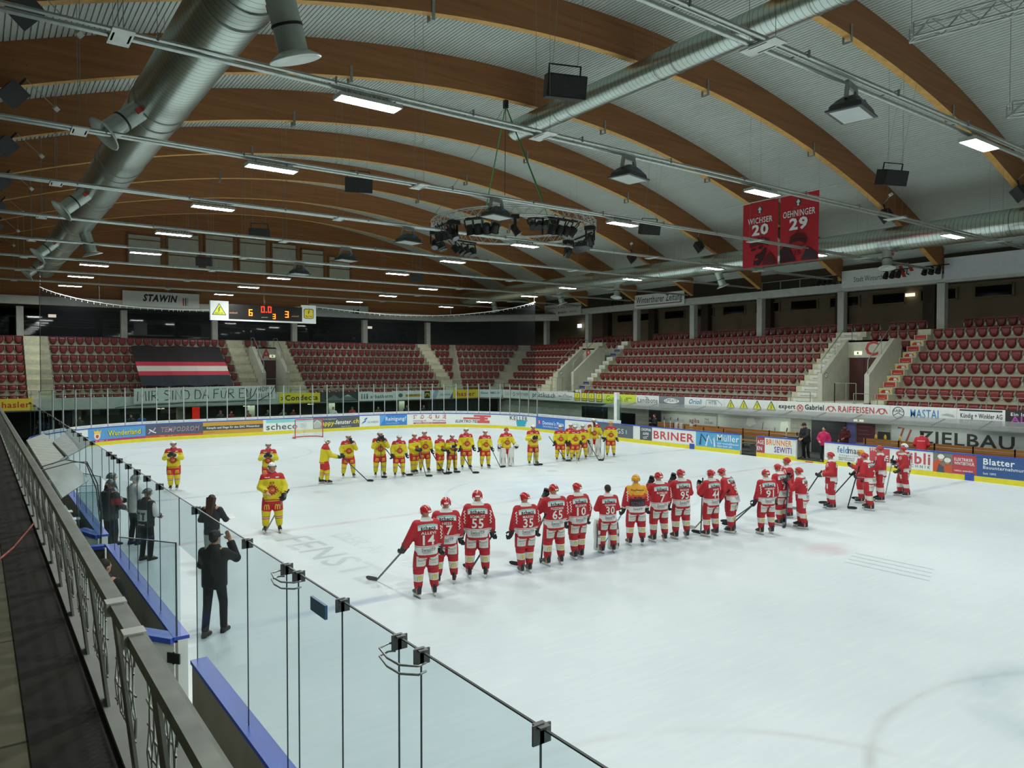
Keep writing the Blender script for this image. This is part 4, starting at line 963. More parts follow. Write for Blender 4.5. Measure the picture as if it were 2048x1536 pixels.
def can(x, y, z, tilt, rz, lab, sc=1.):
    global k
    if fc: o = fc.pop(); o.location = (x, y, z); o['label'] = lab
    else: o = dup(CAN, (x, y, z), rz, lab)
    o['group'] = 'stage lamps on the ring truss'; o.rotation_euler = (tilt, 0, rz); o.scale = (sc,)*3
spots = []
for a0, cnt, ph in ((3.55, 4, 'left lower cluster'), (4.55, 4, 'front lower bar'), (.35, 4, 'far upper bar'), (1.55, 4, 'bar on the far side'), (2.9, 4, 'left far cluster'), (5.75, 5, 'right cluster'), (2.2, 2, 'far left pair')):
    for j in range(cnt):
        a = a0+.11*j; up = ph == 'far upper bar'
        can(RX+(RR-.14)*math.cos(a), RYY+(RR-.14)*math.sin(a), RZ_+(.75 if up else -.5), .35+.12*j, a+PI/2+.2*j, 'black stage lamp on the ring truss, %s in the %s' % (ordn(j+1), ph), 1.25)
    am = a0+.11*(cnt-1)/2; c0 = Vector(((RR-.14)*math.cos(a0-.06), (RR-.14)*math.sin(a0-.06), .98 if up else -.2)); c1 = Vector(((RR-.14)*math.cos(a0+.11*cnt-.05), (RR-.14)*math.sin(a0+.11*cnt-.05), .98 if up else -.2))
    MB().use(BLK).bar(c0, c1, .06).build('lamp_bar', ring)
    if up: MB().use(BLK).bar((c0+c1)/2, ((c0+c1)/2).xy.to_3d()+Vector((0, 0, .15)), .05).build('lamp_bar', ring)
def mover(x, y, z, rz, lab):
    t = thing('moving_head_lamp', lab, 'stage lamp', (x, y, z), rz, 'moving head lamps')
    MB().use(BLK).box(-.2, -.15, 0, .2, .15, .16).build('base', t)
    mb = MB().use(BLK); mb.box(-.19, -.05, -.4, -.14, .05, 0); mb.box(.14, -.05, -.4, .19, .05, 0); mb.build('yoke', t)
    M = Matrix.Translation((0, 0, -.36)) @ Matrix.Rotation(.6, 4, 'X'); MB().use(BLK).lathe([(.06, .2), (.12, .12), (.13, -.12), (.15, -.22)], M, 14).build('head', t)
    MB().use(_M['lens']).lathe([(.001, -.225), (.13, -.225)], M, 14, cap=False).build('lens', t)
for i, a in enumerate((2.55, 3.3, .1, 5.3, 4.1)): mover(RX+(RR-.14)*math.cos(a), RYY+(RR-.14)*math.sin(a), RZ_-.34, a, 'black moving-head lamp under the ring truss, %s' % ('at its far left', 'at its left end', 'at its right end', 'at its near right', 'at its near left')[i])
# stubs of straight truss at the top right edge
def truss(label, p0, p1, w=.3):
    p0, p1 = Vector(p0), Vector(p1); d = (p1-p0); L_ = d.length; d.normalize(); s_ = d.cross(Vector((0, 0, 1))).normalized()*w/2; u = Vector((0, 0, w/2)); mb = MB().use(ALU)
    cs = [s_+u, s_-u, -s_+u, -s_-u]
    for c in cs: mb.tube([p0+c, p1+c], .025, 6)
    n = int(L_/w)
    for i in range(n):
        a, b = p0+d*(L_*i/n), p0+d*(L_*(i+1)/n)
        for c0, c1 in ((cs[0], cs[1]), (cs[2], cs[3]), (cs[0], cs[2]), (cs[1], cs[3])): mb.tube([a+(c0 if i % 2 else c1), b+(c1 if i % 2 else c0)], .012, 5, False)
        if i == 0:
            for c0, c1 in ((0, 1), (2, 3), (0, 2), (1, 3)): mb.tube([a+cs[c0], a+cs[c1]], .015, 5)
    mb.use(STEEL)
    for q in (p0, p1): wire(mb, q, 14.5)
    tag(mb.build('stage_truss'), label, 'truss')
truss('stub of lattice truss at the upper edge, right of the crown duct', (13.6, -12.6, 11.6), (15.8, -15.2, 12.2))
truss('stub of lattice truss at the right edge, above the bright lamp', (18.6, -12.6, 11.0), (20.5, -14.6, 11.2))

# ---------------------------------------------------------------- hanging banners
def hang_banner(label, y0, items):
    W, H = 1.88, 3.0; o = MB().use(flat('#b5232f')); n = 8
    mp = lambda a, b, k: Vector((27.3-k-.03*math.sin(a*2.2+.4)-.02*math.sin(b*1.7), y0-a, 9.28+b))
    vs = [mp(W*i/n, H*j/n, 0) for i in range(n+1) for j in range(n+1)]
    o.add(vs, [(i*(n+1)+j, (i+1)*(n+1)+j, (i+1)*(n+1)+j+1, i*(n+1)+j+1) for i in range(n) for j in range(n)])
    b = o.build('hanging_banner'); tag(b, label, 'banner')
    letter_mesh(items, mp, W, H, .012, .004).build('lettering', b)
def crest(cx, cy): return [('p', [(cx-.16, cy-.02), (cx, cy+.2), (cx+.16, cy-.02), (cx+.1, cy-.16), (cx-.1, cy-.16)], '#4a4a50'), ('p', [(cx-.09, cy), (cx, cy+.12), (cx+.09, cy), (cx, cy-.1)], '#dfe2e0'), ('p', circ(cx, cy-.13, .05, 8), '#e6e8e6')]
DK = '#5a1820'; D2 = '#33131a'
hang_banner('red hanging banner with the number 20 above a dark bearded face', 1.82, crest(.93, 2.66)+[('t', '2006 - 2018', .66, 2.37, .07, '#d5564f', .5), ('t', 'WICHSER', .3, 2.02, .26, '#eceeec', 1.3, .04), ('t', '20', .55, 1.48, .46, '#eceeec', .86, .1),
    ('p', [(.42, .95), (.5, 1.25), (.8, 1.33), (1.15, 1.3), (1.45, 1.2), (1.42, .9), (1.2, 1.0), (.8, 1.0), (.5, .88)], DK), ('p', [(.62, .1), (.75, .55), (1.0, .6), (1.25, .85), (1.35, .75), (1.15, .3), (.95, .05)], D2), ('p', [(.52, .82), (.75, .86), (.75, .76), (.55, .74)], D2), ('p', [(.9, .9), (1.15, .95), (1.1, .8), (.92, .8)], D2), ('p', [(1.1, .05), (1.3, .45), (1.5, .62), (1.75, .3), (1.85, .02)], DK), ('p', [(.7, .36), (.9, .4), (.9, .3), (.74, .28)], '#b5233a')])
hang_banner('red hanging banner with the number 29 above a dark goalkeeper face', -.2, crest(.9, 2.66)+[('t', '2003 - 2013', .66, 2.37, .07, '#d5564f', .5), ('t', 'OEHNINGER', .16, 2.02, .28, '#eceeec', 1.56, .03), ('t', '29', .5, 1.45, .48, '#eceeec', .88, .1),
    ('p', [(.5, .75), (.55, 1.15), (.85, 1.28), (1.2, 1.22), (1.35, 1.0), (1.3, .75), (1.0, .9), (.7, .86)], DK), ('l', [(.55, .95), (.8, 1.0), (1.1, 1.0), (1.32, .92)], .05, D2), ('p', [(.02, .02), (.02, .6), (.3, .8), (.5, .72), (.7, .3), (.85, .05)], D2), ('p', [(1.05, .05), (1.25, .4), (1.4, .62), (1.8, .3), (1.86, .02)], '#3a2a30'), ('t', '25', .72, .3, .2, DK, .36), ('p', [(.85, 1.3), (.95, 1.4), (1.05, 1.3), (.95, 1.33)], D2), ('l', [(.6, .7), (.9, .62), (1.2, .68)], .04, DK)])
mb = MB().use(PIPE); mb.tube([(27.3, 3.0, 12.33), (27.3, -3.05, 12.33)], .025, 6); mb.use(STEEL)
for y in (1.9, -.1, -2.1): wire(mb, (27.3, y, 12.33), 14.2)
tag(mb.build('banner_bar'), 'thin white bar that carries the two red hanging banners', 'bar')

# ---------------------------------------------------------------- scoreboard
SBX0, SBX1, SBY, SBZ0, SBZ1 = 9.95, 17.05, 30.0, 7.65, 8.92
sb = thing('scoreboard', 'long hanging scoreboard with red and amber digits between two white panels', 'scoreboard', (0, 0, 0))
MB().use(mat('score_black', '#16120f', .35, var=0)).box(11.1, SBY, 7.75, 16.05, SBY+.25, 8.75).build('display', sb)
mb = MB().use(mat('score_white', '#dfe4e0', .5, var=.03)); mb.box(SBX0, SBY-.01, SBZ0, 11.1, SBY+.25, SBZ1); mb.box(16.05, SBY-.01, SBZ0, SBX1, SBY+.25, SBZ1); mb.box(11.1, SBY-.01, SBZ0, 16.05, SBY+.25, 7.75); mb.build('casing', sb)
REDE = mat('led_red', '#ff2a1a', .5, emit=3.2, var=0); AMB = mat('led_amber', '#ff8a1a', .5, emit=2.6, var=0); DIM = mat('led_dim', '#d8a070', .5, emit=.5, var=0)
SEG = {'0': 'abcdef', '3': 'abgcd', '6': 'afgedc'}
def digit(ch, x, z, h, m, w=None, t=None):
    w = w or h*.55; t = t or h*.13; y = SBY-.012; mb = MB().use(m); P = {'a': (0, h-t, w, h), 'd': (0, 0, w, t), 'g': (0, h/2-t/2, w, h/2+t/2), 'f': (0, h/2, t, h), 'e': (0, 0, t, h/2), 'b': (w-t, h/2, w, h), 'c': (w-t, 0, w, h/2)}
    for s in SEG[ch]: a = P[s]; mb.box(x+a[0], y, z+a[1], x+a[2], SBY, z+a[3])
    mb.build('digit', sb)
digit('6', 12.4, 8.02, .44, AMB); digit('3', 14.85, 8.0, .44, AMB); digit('3', 14.0, 7.87, .34, AMB)
digit('0', 13.22, 8.28, .42, REDE); digit('0', 13.68, 8.28, .42, REDE)
MB().use(REDE).box(13.53, SBY-.012, 8.28, 13.6, SBY, 8.35).build('point', sb)
lm = letter_mesh([('t', 'eishall', 1.2, .48, .1, '#d8a070', .5), ('t', 'eishall', 5.35, .42, .1, '#d8a070', .5), ('t', 'periode', 3.3, .28, .07, '#b9bdb8', .4),
    ('p', [(.1, .35), (.55, 1.12), (1.0, .35)], '#23261e'), ('p', [(.17, .39), (.55, 1.05), (.93, .39)], '#d8dc3a'), ('l', [(.6, .88), (.5, .7), (.58, .72), (.5, .55)], .05, '#23261e'), ('t', 'RADIO TOP', .3, .42, .09, '#23261e', .5, .03),
    ('p', [(6.22, .4), (6.22, .95), (6.32, 1.02), (6.82, 1.02), (6.92, .95), (6.92, .4), (6.82, .33), (6.32, .33)], '#2a2d26'), ('p', [(6.26, .42), (6.26, .93), (6.34, .98), (6.8, .98), (6.88, .93), (6.88, .42), (6.8, .37), (6.34, .37)], '#e2cf3c'), ('l', [(6.62, .93), (6.52, .78), (6.6, .8), (6.52, .66)], .05, '#2a2d26'), ('t', 'TELE TOP', 6.32, .42, .12, '#2a2d26', .5, .04)],
    plane_map((SBX0, SBY-.01, SBZ0), (1, 0, 0), (0, 0, 1), (0, -1, 0)), 7, 1.3); lm.build('lettering', sb)
mb = MB().use(STEEL)
for x in (10.5, 13.5, 16.5): wire(mb, (x, SBY+.1, SBZ1-.1), 12)
mb.build('suspension', sb)

# ---------------------------------------------------------------- signs on the fascia
board('fascia_sign', 'wide white sign with slanted black STAWIN lettering on the far beam', 'sign', (6.0, 37.85, 8.95), (1, 0, 0), (0, 0, 1), 5.1, 1.05, '#cfd5d1', [('t', 'STAWIN', 1.3, .38, .46, '#23262a', 2.3, .12, 'l', .25), ('r', 3.95, .15, 4.05, .7, '#a93a34'), ('r', 4.12, .15, 4.2, .72, '#23262a'), ('r', 4.27, .15, 4.33, .74, '#8a9298')])
board('fascia_sign', 'blank pale sign with a small dark bird mark, right of the scoreboard', 'sign', (19.5, 37.85, 8.75), (1, 0, 0), (0, 0, 1), 5.2, 1.0, '#a9b0ad', [('p', [(3.8, .35), (3.85, .8), (4.0, .55), (4.35, .75), (4.45, .35)], '#33373a')])
O = lambda y, z: (39.55, y, z)
LF = dict(r=(0, -1, 0), u=(0, 0, 1))
board('fascia_sign', 'grey white sponsor sign with faint small lettering high in the corner', 'sign', O(32.4, 9.12), (0, -1, 0), (0, 0, 1), 4.95, 1.05, '#c6cdc9', [('t', 'EISHALLE AG Deutweg', .3, .68, .18, '#5d646a', 4.3), ('t', 'ZKB', .5, .2, .2, '#3a3f46'), ('p', circ(2.0, .3, .1, 10), '#a9413e'), ('t', 'HASLER', 2.2, .22, .16, '#3a3f46'), ('t', 'SWITZER', 3.5, .24, .14, '#7b8388')])
board('fascia_sign', 'white newspaper sign with tall condensed serif-like black lettering and underline', 'sign', O(21.1, 9.2), (0, -1, 0), (0, 0, 1), 5.05, 1.0, '#dfe4e1', [('t', 'Winterthurer Zeitung', .2, .36, .5, '#2b2d31', 4.65, .02), ('r', .2, .16, 4.75, .22, '#7b2f33')])
board('fascia_sign', 'white city sign with two red slanted stripes bearing small lions', 'sign', O(3.92, 9.3), (0, -1, 0), (0, 0, 1), 5.65, 1.0, '#d3d9d6', [('t', 'Stadt Winterthur', .75, .3, .3, '#34383c', 2.0, .0), ('p', [(2.85, .95), (3.05, .95), (3.3, .3), (3.1, .3)], '#b5343a'), ('p', [(3.35, .95), (3.55, .95), (3.8, .3), (3.6, .3)], '#b5343a'), ('p', [(3.85, .95), (4.05, .95), (4.2, .6), (4.0, .6)], '#b5343a'), ('l', [(3.1, .75), (3.2, .6), (3.35, .7), (3.3, .45), (3.42, .4)], .07, '#23262a'), ('l', [(3.6, .8), (3.7, .6), (3.85, .72), (3.8, .5), (3.95, .42)], .07, '#23262a')])
board('fascia_sign', 'large blank pale sign at the right edge of the beam', 'sign', O(-1.85, 9.25), (0, -1, 0), (0, 0, 1), 7.5, 1.15, '#c9d0d4', [])
mb = MB().use(RAIL)
for z in (10.15,): mb.tube([(39.75, 10, z), (39.75, 3.9, z)], .03, 6)
for y in (9.6, 8.2, 6.8, 5.4, 4.2): mb.bar((39.75, y, 9.6), (39.75, y, 10.15), .05)
tag(mb.build('beam_railing'), 'short pipe railing on top of the beam, left of the city sign', 'railing')
def beam_lights(label, y0, n):
    t = thing('spot_cluster', label, 'stage lamp', (39.1, y0, 9.75))
    MB().use(BLK).bar((0, 0, .25), (0, -1.4, .25), .06).build('bar', t)
    for i in range(n):
        M = Matrix.Translation((-.05, -.2-.35*i, .05)) @ Matrix.Rotation(.5, 4, 'Y'); MB().use(BLK).lathe([(.08, .15), (.13, .02), (.15, -.25)], M, 12).build('can', t)
beam_lights('cluster of black spotlights on the beam left of the city sign', 5.3, 4); beam_lights('cluster of black spotlights before the red stripes of the city sign', 1.2, 3)
beam_lights('pair of black spotlights between city sign and blank sign', -.9, 3); beam_lights('cluster of black spotlights left of the newspaper sign', 23.2, 4)
# unlit tube lamps under the concourse ceiling
TUBE = mat('tube_lamp', '#aeb4ac', .4)
for i, y in enumerate([-8, -5, -2.4, .6, 3.4, 6.2, 9.1, 11.9, 14.8, 17.6, 20.5, 23.4, 26.2, 29]):
    tag(MB().use(TUBE).box(40.3, y-1.0, 9.42, 40.45, y+1.0, 9.52).build('tube_lamp'), 'unlit tube lamp behind the beam of the long stand, %s from the right' % ordn(i+1), 'lamp', 'unlit tube lamps')
for i, x in enumerate([-6, 2.2, 6.5, 10.5, 14, 18.3, 21.5, 24.6, 27.8]):
    tag(MB().use(TUBE).box(x-.9, 38.6, 9.05, x+.9, 38.75, 9.16).build('tube_lamp'), 'unlit tube lamp behind the beam of the end stand, %s from the left' % ordn(i+1), 'lamp', 'unlit tube lamps')
EMT = mat('emergency_lamp', '#f4ead0', .5, emit=1.3, var=0)
for x, z, lab in ((2.0, 8.3, 'small lit emergency lamp behind the far left seats'), (27.6, 8.25, 'small lit emergency lamp at the back near the corner')): tag(MB().use(EMT).box(x, 44.3, z, x+.5, 44.4, z+.22).build('emergency_lamp'), lab, 'lamp')
tag(MB().use(mat('exit_white', '#d9e4e8', .5, emit=2.5, var=0)).box(44.6, 33.2, 8.4, 44.7, 33.7, 8.75).build('exit_sign'), 'small bluish lit exit sign at the back of the corner', 'sign')
tag(MB().use(EMT).box(44.8, 2.2, 9.0, 44.9, 2.75, 9.2).build('emergency_lamp'), 'small lit emergency lamp on the back wall above passage C', 'lamp')
# ---------------------------------------------------------------- safety net of the far end
m = bpy.data.materials.new('safety_net'); m.use_nodes = True; nt = m.node_tree; nt.nodes.remove(nt.nodes['Principled BSDF'])
tr = nt.nodes.new('ShaderNodeBsdfTransparent'); df = nt.nodes.new('ShaderNodeBsdfDiffuse'); df.inputs[0].default_value = (.012, .013, .014, 1); mx = nt.nodes.new('ShaderNodeMixShader')
tc = nt.nodes.new('ShaderNodeTexCoord'); nz = nt.nodes.new('ShaderNodeTexNoise'); nz.inputs['Scale'].default_value = .4; mr = nt.nodes.new('ShaderNodeMapRange'); mr.inputs['To Min'].default_value = .38; mr.inputs['To Max'].default_value = .55
nt.links.new(tc.outputs['Object'], nz.inputs[0]); nt.links.new(nz.outputs[0], mr.inputs[0]); nt.links.new(mr.outputs[0], mx.inputs[0]); nt.links.new(tr.outputs[0], mx.inputs[1]); nt.links.new(df.outputs[0], mx.inputs[2]); nt.links.new(mx.outputs[0], nt.nodes['Material Output'].inputs[0])
top_ = []; ss = srange(47.2, 83.5, .8)
def netz(s): t_ = (s-47.2)/36.3; return 8.75-.55*math.sin(PI*min(1, t_*2))*(t_ < .5)-.5*math.sin(PI*max(0, t_*2-1))*(t_ >= .5)+.5*t_*t_
mb = MB().use(m); vs = []
for s in ss:
    p, n = rink(s); vs += [(p.x-n.x*.1, p.y-n.y*.1, 3.3), (p.x-n.x*.1, p.y-n.y*.1, netz(s))]
mb.add(vs, [(2*i, 2*i+2, 2*i+3, 2*i+1) for i in range(len(ss)-1)]); o = mb.build('safety_net'); tag(o, 'fine dark safety net hanging above the far end glass', 'net')
mb = MB().use(mat('net_rope', '#d9dcd6', .5)); mb.tube([vs[2*i+1] for i in range(len(ss))], .025, 6)
for i in range(0, len(ss)-1):
    for q in (0, .5): p = Vector(vs[2*i+1]).lerp(Vector(vs[2*i+3]), q); mb.tube([p, p+Vector((0, 0, -.13))], .014, 4, False)
mb.build('head_rope', o)
mb = MB().use(STEEL)
for s in (47.3, 52, 56, 62, 69, 76, 83.4): p, n = rink(s); wire(mb, (p.x-n.x*.1, p.y-n.y*.1, netz(s)), 11)
mb.build('suspension', o)
MB().use(BLK).tube([vs[0], vs[1]], .02, 6).build('edge_rope', o)
# ---------------------------------------------------------------- adverts on the balcony edge
def RAD(label, y1, y0, bg, items, z0=2.05, H=.68, x=33.36):
    W = y1-y0; return board('balcony_advert', label, 'advert', (x, y1, z0), (0, -1, 0), (0, 0, 1), W-.01, H, bg, items(W, H))
def FAD(label, x0, x1, bg, items, z0=2.04, H=.7, y=31.65):
    W = x1-x0; return board('balcony_advert', label, 'advert', (x0, y, z0), (1, 0, 0), (0, 0, 1), W-.01, H, bg, items(W, H))
TRI = lambda cx, y, s: [('p', [(cx-s, y), (cx, y+s*1.75), (cx+s, y)], '#23261e'), ('p', [(cx-s*.82, y+s*.1), (cx, y+s*1.5), (cx+s*.82, y+s*.1)], '#d6d93a'), ('l', [(cx+s*.12, y+s*1.1), (cx-s*.1, y+s*.7), (cx+s*.14, y+s*.72), (cx-s*.08, y+s*.25)], s*.12, '#23261e')]
TT = lambda cx, y, s, c='#d8d23a': [('p', [(cx-s, y), (cx-s, y+s*1.7), (cx-s*.85, y+s*1.85), (cx+s*.85, y+s*1.85), (cx+s, y+s*1.7), (cx+s, y), (cx+s*.85, y-s*.12), (cx-s*.85, y-s*.12)], '#2a2d26'), ('p', [(cx-s*.85, y+.02), (cx-s*.85, y+s*1.62), (cx-s*.75, y+s*1.7), (cx+s*.75, y+s*1.7), (cx+s*.85, y+s*1.62), (cx+s*.85, y+.02), (cx+s*.75, y), (cx-s*.75, y)], c), ('l', [(cx+s*.15, y+s*1.5), (cx-s*.12, y+s*1.1), (cx+s*.15, y+s*1.12), (cx-s*.1, y+s*.75)], s*.12, '#2a2d26'), ('t', 'TELE TOP', cx-s*.65, y+s*.2, s*.3, '#2a2d26', s*1.3, .04)]
RAD('white balcony advert with praktikus lettering at the start of the long stand', 26.5, 23.1, '#d9dfdc', lambda W, H: [('t', 'praktikus.ch', W*.1, H*.3, .36, '#2c3034', W*.82, .03)])
RAD('white balcony advert with a small black skyline drawing', 23.1, 21.2, '#d9dfdc', lambda W, H: [('t', 'Blue', W*.1, H*.45, .13, '#33373b'), ('t', 'Tower', W*.65, H*.45, .13, '#33373b'), ('l', [(W*.35, H*.4), (W*.4, H*.7), (W*.45, H*.45), (W*.5, H*.85), (W*.55, H*.45), (W*.6, H*.65), (W*.65, H*.4)], .05, '#23262a'), ('r', W*.15, H*.2, W*.85, H*.24, '#6d7478')])
RAD('white balcony advert with four yellow rounded radio badges', 21.2, 17.95, '#d9dfdc', lambda W, H: sum([TT(W*q, H*.18, .32) for q in (.13, .37, .61, .86)], []))
RAD('yellow-green balcony advert with thin dark lettering', 17.95, 14.78, '#c9d94a', lambda W, H: [('t', 'Gutsch', W*.08, H*.25, .4, '#5c6b2a', W*.5, -.01), ('t', '.ch', W*.62, H*.3, .25, '#5c6b2a'), ('t', 'Immobilien', W*.7, H*.6, .08, '#5c6b2a')])
RAD('white balcony advert with serif-like newspaper lettering over the bench roof', 14.78, 12.75, '#dde2df', lambda W, H: [('t', 'Der', W*.4, H*.75, .1, '#33373b'), ('t', 'Landbote', W*.06, H*.3, .32, '#2e3236', W*.88, .0)])
RAD('slate grey balcony advert with UPDATE in a white cloud', 12.75, 10.62, '#767f85', lambda W, H: [('p', circ(W*.5, H*.58, W*.3, 16, H*.24), '#e4e8e6'), ('t', 'UPDATE', W*.26, H*.48, .18, '#4d555b', W*.48, .03)])
RAD('white balcony advert with slanted blue lettering and a line drawing', 10.62, 7.55, '#dce2e0', lambda W, H: [('t', 'Orioli', W*.12, H*.4, .3, '#2e6f9e', W*.33, .04, 'l', .35), ('l', [(W*.55, H*.35), (W*.55, H*.8), (W*.82, H*.8), (W*.92, H*.5), (W*.92, H*.35)], .03, '#6d7478'), ('t', 'HTB', W*.62, H*.45, .2, '#7b8286')])
RAD('white balcony advert with four yellow warning triangles', 7.55, 4.05, '#dce2df', lambda W, H: sum([TRI(W*q, H*.2, .3) for q in (.12, .38, .64, .9)], []))
RAD('white balcony advert with black expert Gabriel lettering and a red round mark', 4.05, 1.2, '#dfe3dc', lambda W, H: [('t', 'expert', W*.04, H*.42, .24, '#1f2226', W*.36, .06), ('l', circ(W*.5, H*.5, .17, 14), .05, '#b8514a', True), ('l', [(W*.47, H*.4), (W*.53, H*.65)], .05, '#b8514a'), ('l', [(W*.53, H*.4), (W*.47, H*.65)], .05, '#b8514a'), ('t', 'Gabriel', W*.6, H*.42, .26, '#1f2226', W*.38, .05)])
RAD('white balcony advert with red RAIFFEISEN lettering between two red crests', 1.2, -2.2, '#dfe4e1', lambda W, H: sum([[('l', circ(W*q, H*.55, .13, 12), .05, '#b8514a', True), ('l', [(W*q-.28, H*.4), (W*q-.12, H*.75)], .05, '#b8514a'), ('l', [(W*q+.28, H*.4), (W*q+.12, H*.75)], .05, '#b8514a')] for q in (.1, .88)], [])+[('t', 'RAIFFEISEN', W*.22, H*.36, .3, '#b8413c', W*.55, .02)])
RAD('white balcony advert with blue MASTAI lettering and a round black badge', -2.2, -5.2, '#dfe4e2', lambda W, H: [('l', circ(W*.13, H*.5, .27, 20), .035, '#3a3f44', True), ('t', 'RABU', W*.05, H*.55, .14, '#3a3f44', W*.16, .02), ('l', [(W*.05, H*.3), (W*.13, H*.5), (W*.21, H*.3)], .03, '#3a3f44'), ('t', 'MASTAI', W*.32, H*.22, .4, '#3f83bd', W*.42, .01), ('p', [(W*.78, H*.5), (W*.86, H*.62), (W*.95, H*.55), (W*.97, H*.4), (W*.86, H*.46)], '#a8b0b2')])
RAD('white balcony advert with black wide lettering under a black stripe', -5.2, -7.15, '#dfe3e1', lambda W, H: [('r', W*.06, H*.84, W*.94, H*.95, '#33373a'), ('t', 'Kündig + Winkler AG', W*.08, H*.4, .2, '#2c3034', W*.86, .04), ('r', W*.06, H*.02, W*.94, H*.3, '#9aa09f'), ('t', 'Ingenieure', W*.15, H*.08, .12, '#dfe3e1', W*.6)])
RAD('black balcony advert with white and purple lettering at the right edge', -7.15, -10.5, '#2c2a2e', lambda W, H: [('t', 'Ein Innovationspartner', W*.06, H*.66, .14, '#e6e6e4', W*.7, .03), ('t', 'ALBA', W*.06, H*.25, .26, '#b04aa8', W*.36, .05)])
c0, c1 = Vector((31.95, 31.65, 2.05)), Vector((33.35, 30.3, 2.05))
FAD('long yellow corner advert with red hasler lettering', 29.3, 31.95, '#e6cf3c', lambda W, H: [('t', 'hasler', W*.16, H*.24, .38, '#bb4a30', W*.66, .05)])
board('balcony_advert', 'white advert across the slanted corner of the balcony with blue lettering', 'advert', c0, c1-c0, (0, 0, 1), 1.9, .68, '#d3dadb', [('t', 'Blatter IMMO AG', .1, .3, .2, '#2e6f9e', 1.7, .03)])
RAD('white balcony advert with grey partner lettering by the corner', 30.25, 26.5, '#d8dedb', lambda W, H: [('t', 'GRAF', W*.08, H*.35, .24, '#9aa2a4', W*.25, .0), ('l', circ(W*.42, H*.5, .14, 8), .05, '#3a3f44', True), ('t', 'PARTNER', W*.52, H*.35, .24, '#5d6468', W*.42, .0)])
FAD('yellow balcony advert with red hasler lettering at the far left', -1.6, .3, '#e6cf3c', lambda W, H: [('t', 'hasler', W*.2, H*.26, .34, '#bb4a30', W*.72, .05)])
FAD('yellow balcony advert with black Condecta lettering below passage A', 14.96, 17.98, '#e6d22f', lambda W, H: [('t', 'Condecta', W*.14, H*.26, .36, '#2b2b24', W*.8, .06), ('l', [(W*.04, H*.6), (W*.1, H*.45), (W*.04, H*.3)], .06, '#2b2b24')])
FAD('dark balcony advert with a pale mountain picture', 17.98, 21.05, '#3a3d3c', lambda W, H: [('p', [(W*.1, H*.1), (W*.35, H*.7), (W*.5, H*.3), (W*.7, H*.75), (W*.95, H*.1)], '#6d7370'), ('p', [(W*.6, H*.55), (W*.7, H*.75), (W*.8, H*.5)], '#b9bfbc')])
FAD('white balcony advert with dark arbatherm lettering and small coloured figures', 21.05, 24.07, '#dbe0dd', lambda W, H: [('r', W*.35, H*.9, W*.9, H, '#b23a36'), ('t', 'arbatherm', W*.3, H*.25, .28, '#2f4a52', W*.62, .03)]+sum([[('p', circ(W*q, H*.66, .06, 8), c), ('r', W*q-.05, H*.2, W*q+.05, H*.55, c)] for q, c in ((.07, '#b8514a'), (.14, '#3d8a9a'), (.21, '#33373a'))], []))
FAD('white balcony advert with a brown sandwich and a square burger badge', 24.07, 27.3, '#dbe0da', lambda W, H: [('r', W*.28, H*.3, W*.72, H*.6, '#c9a24e'), ('t', 'BURGER KNECHTLI', W*.3, H*.38, .14, '#5a3d22', W*.4, .04), ('p', circ(W*.14, H*.5, .2, 12, .16), '#5f6a70'), ('r', W*.8, H*.1, W*.96, H*.9, '#2e2f2a'), ('l', archM(W*.83, H*.3, W*.1, H*.35), .07, '#e0c43a')])
FAD('white balcony advert with pale blue wedge and faint lettering', 27.3, 29.3, '#d8dfe1', lambda W, H: [('p', [(0, 0), (W*.2, 0), (W*.35, H), (W*.15, H)], '#9fb2c8'), ('t', 'Immobilien', W*.4, H*.35, .2, '#93a0a8', W*.5), ('p', [(W*.85, 0), (W, 0), (W, H*.7)], '#4a5d9a')])
# painted cloth banner and striped flag
def cloth(name, label, cat, mp, W, H, m, nx=14, ny=6, th=.012):
    mb = MB().use(m); vs = [mp(W*i/nx, H*j/ny, k) for k in (0, -th) for i in range(nx+1) for j in range(ny+1)]; q = (nx+1)*(ny+1)
    f = lambda i, j: i*(ny+1)+j
    for i in range(nx):
        for j in range(ny): pass
    fs = [(f(i, j), f(i+1, j), f(i+1, j+1), f(i, j+1)) for i in range(nx) for j in range(ny)]
    mb.add(vs, fs+[tuple(q+a for a in g[::-1]) for g in fs]); o = mb.build(name); return tag(o, label, cat)
mir = lambda a, b, k: Vector((5.66+a, 31.5-k-.03*math.sin(a*1.9)-.02*math.sin(b*3+a), 2.26+.012*a+b*1.0))
o = cloth('cloth_banner', 'long white cloth banner with hand painted black capitals on the far balcony', 'banner', mir, 8.98, .97, mat('bed_sheet', '#d5d8d3', .8, var=.06))
INK = '#26282a'; w = .045
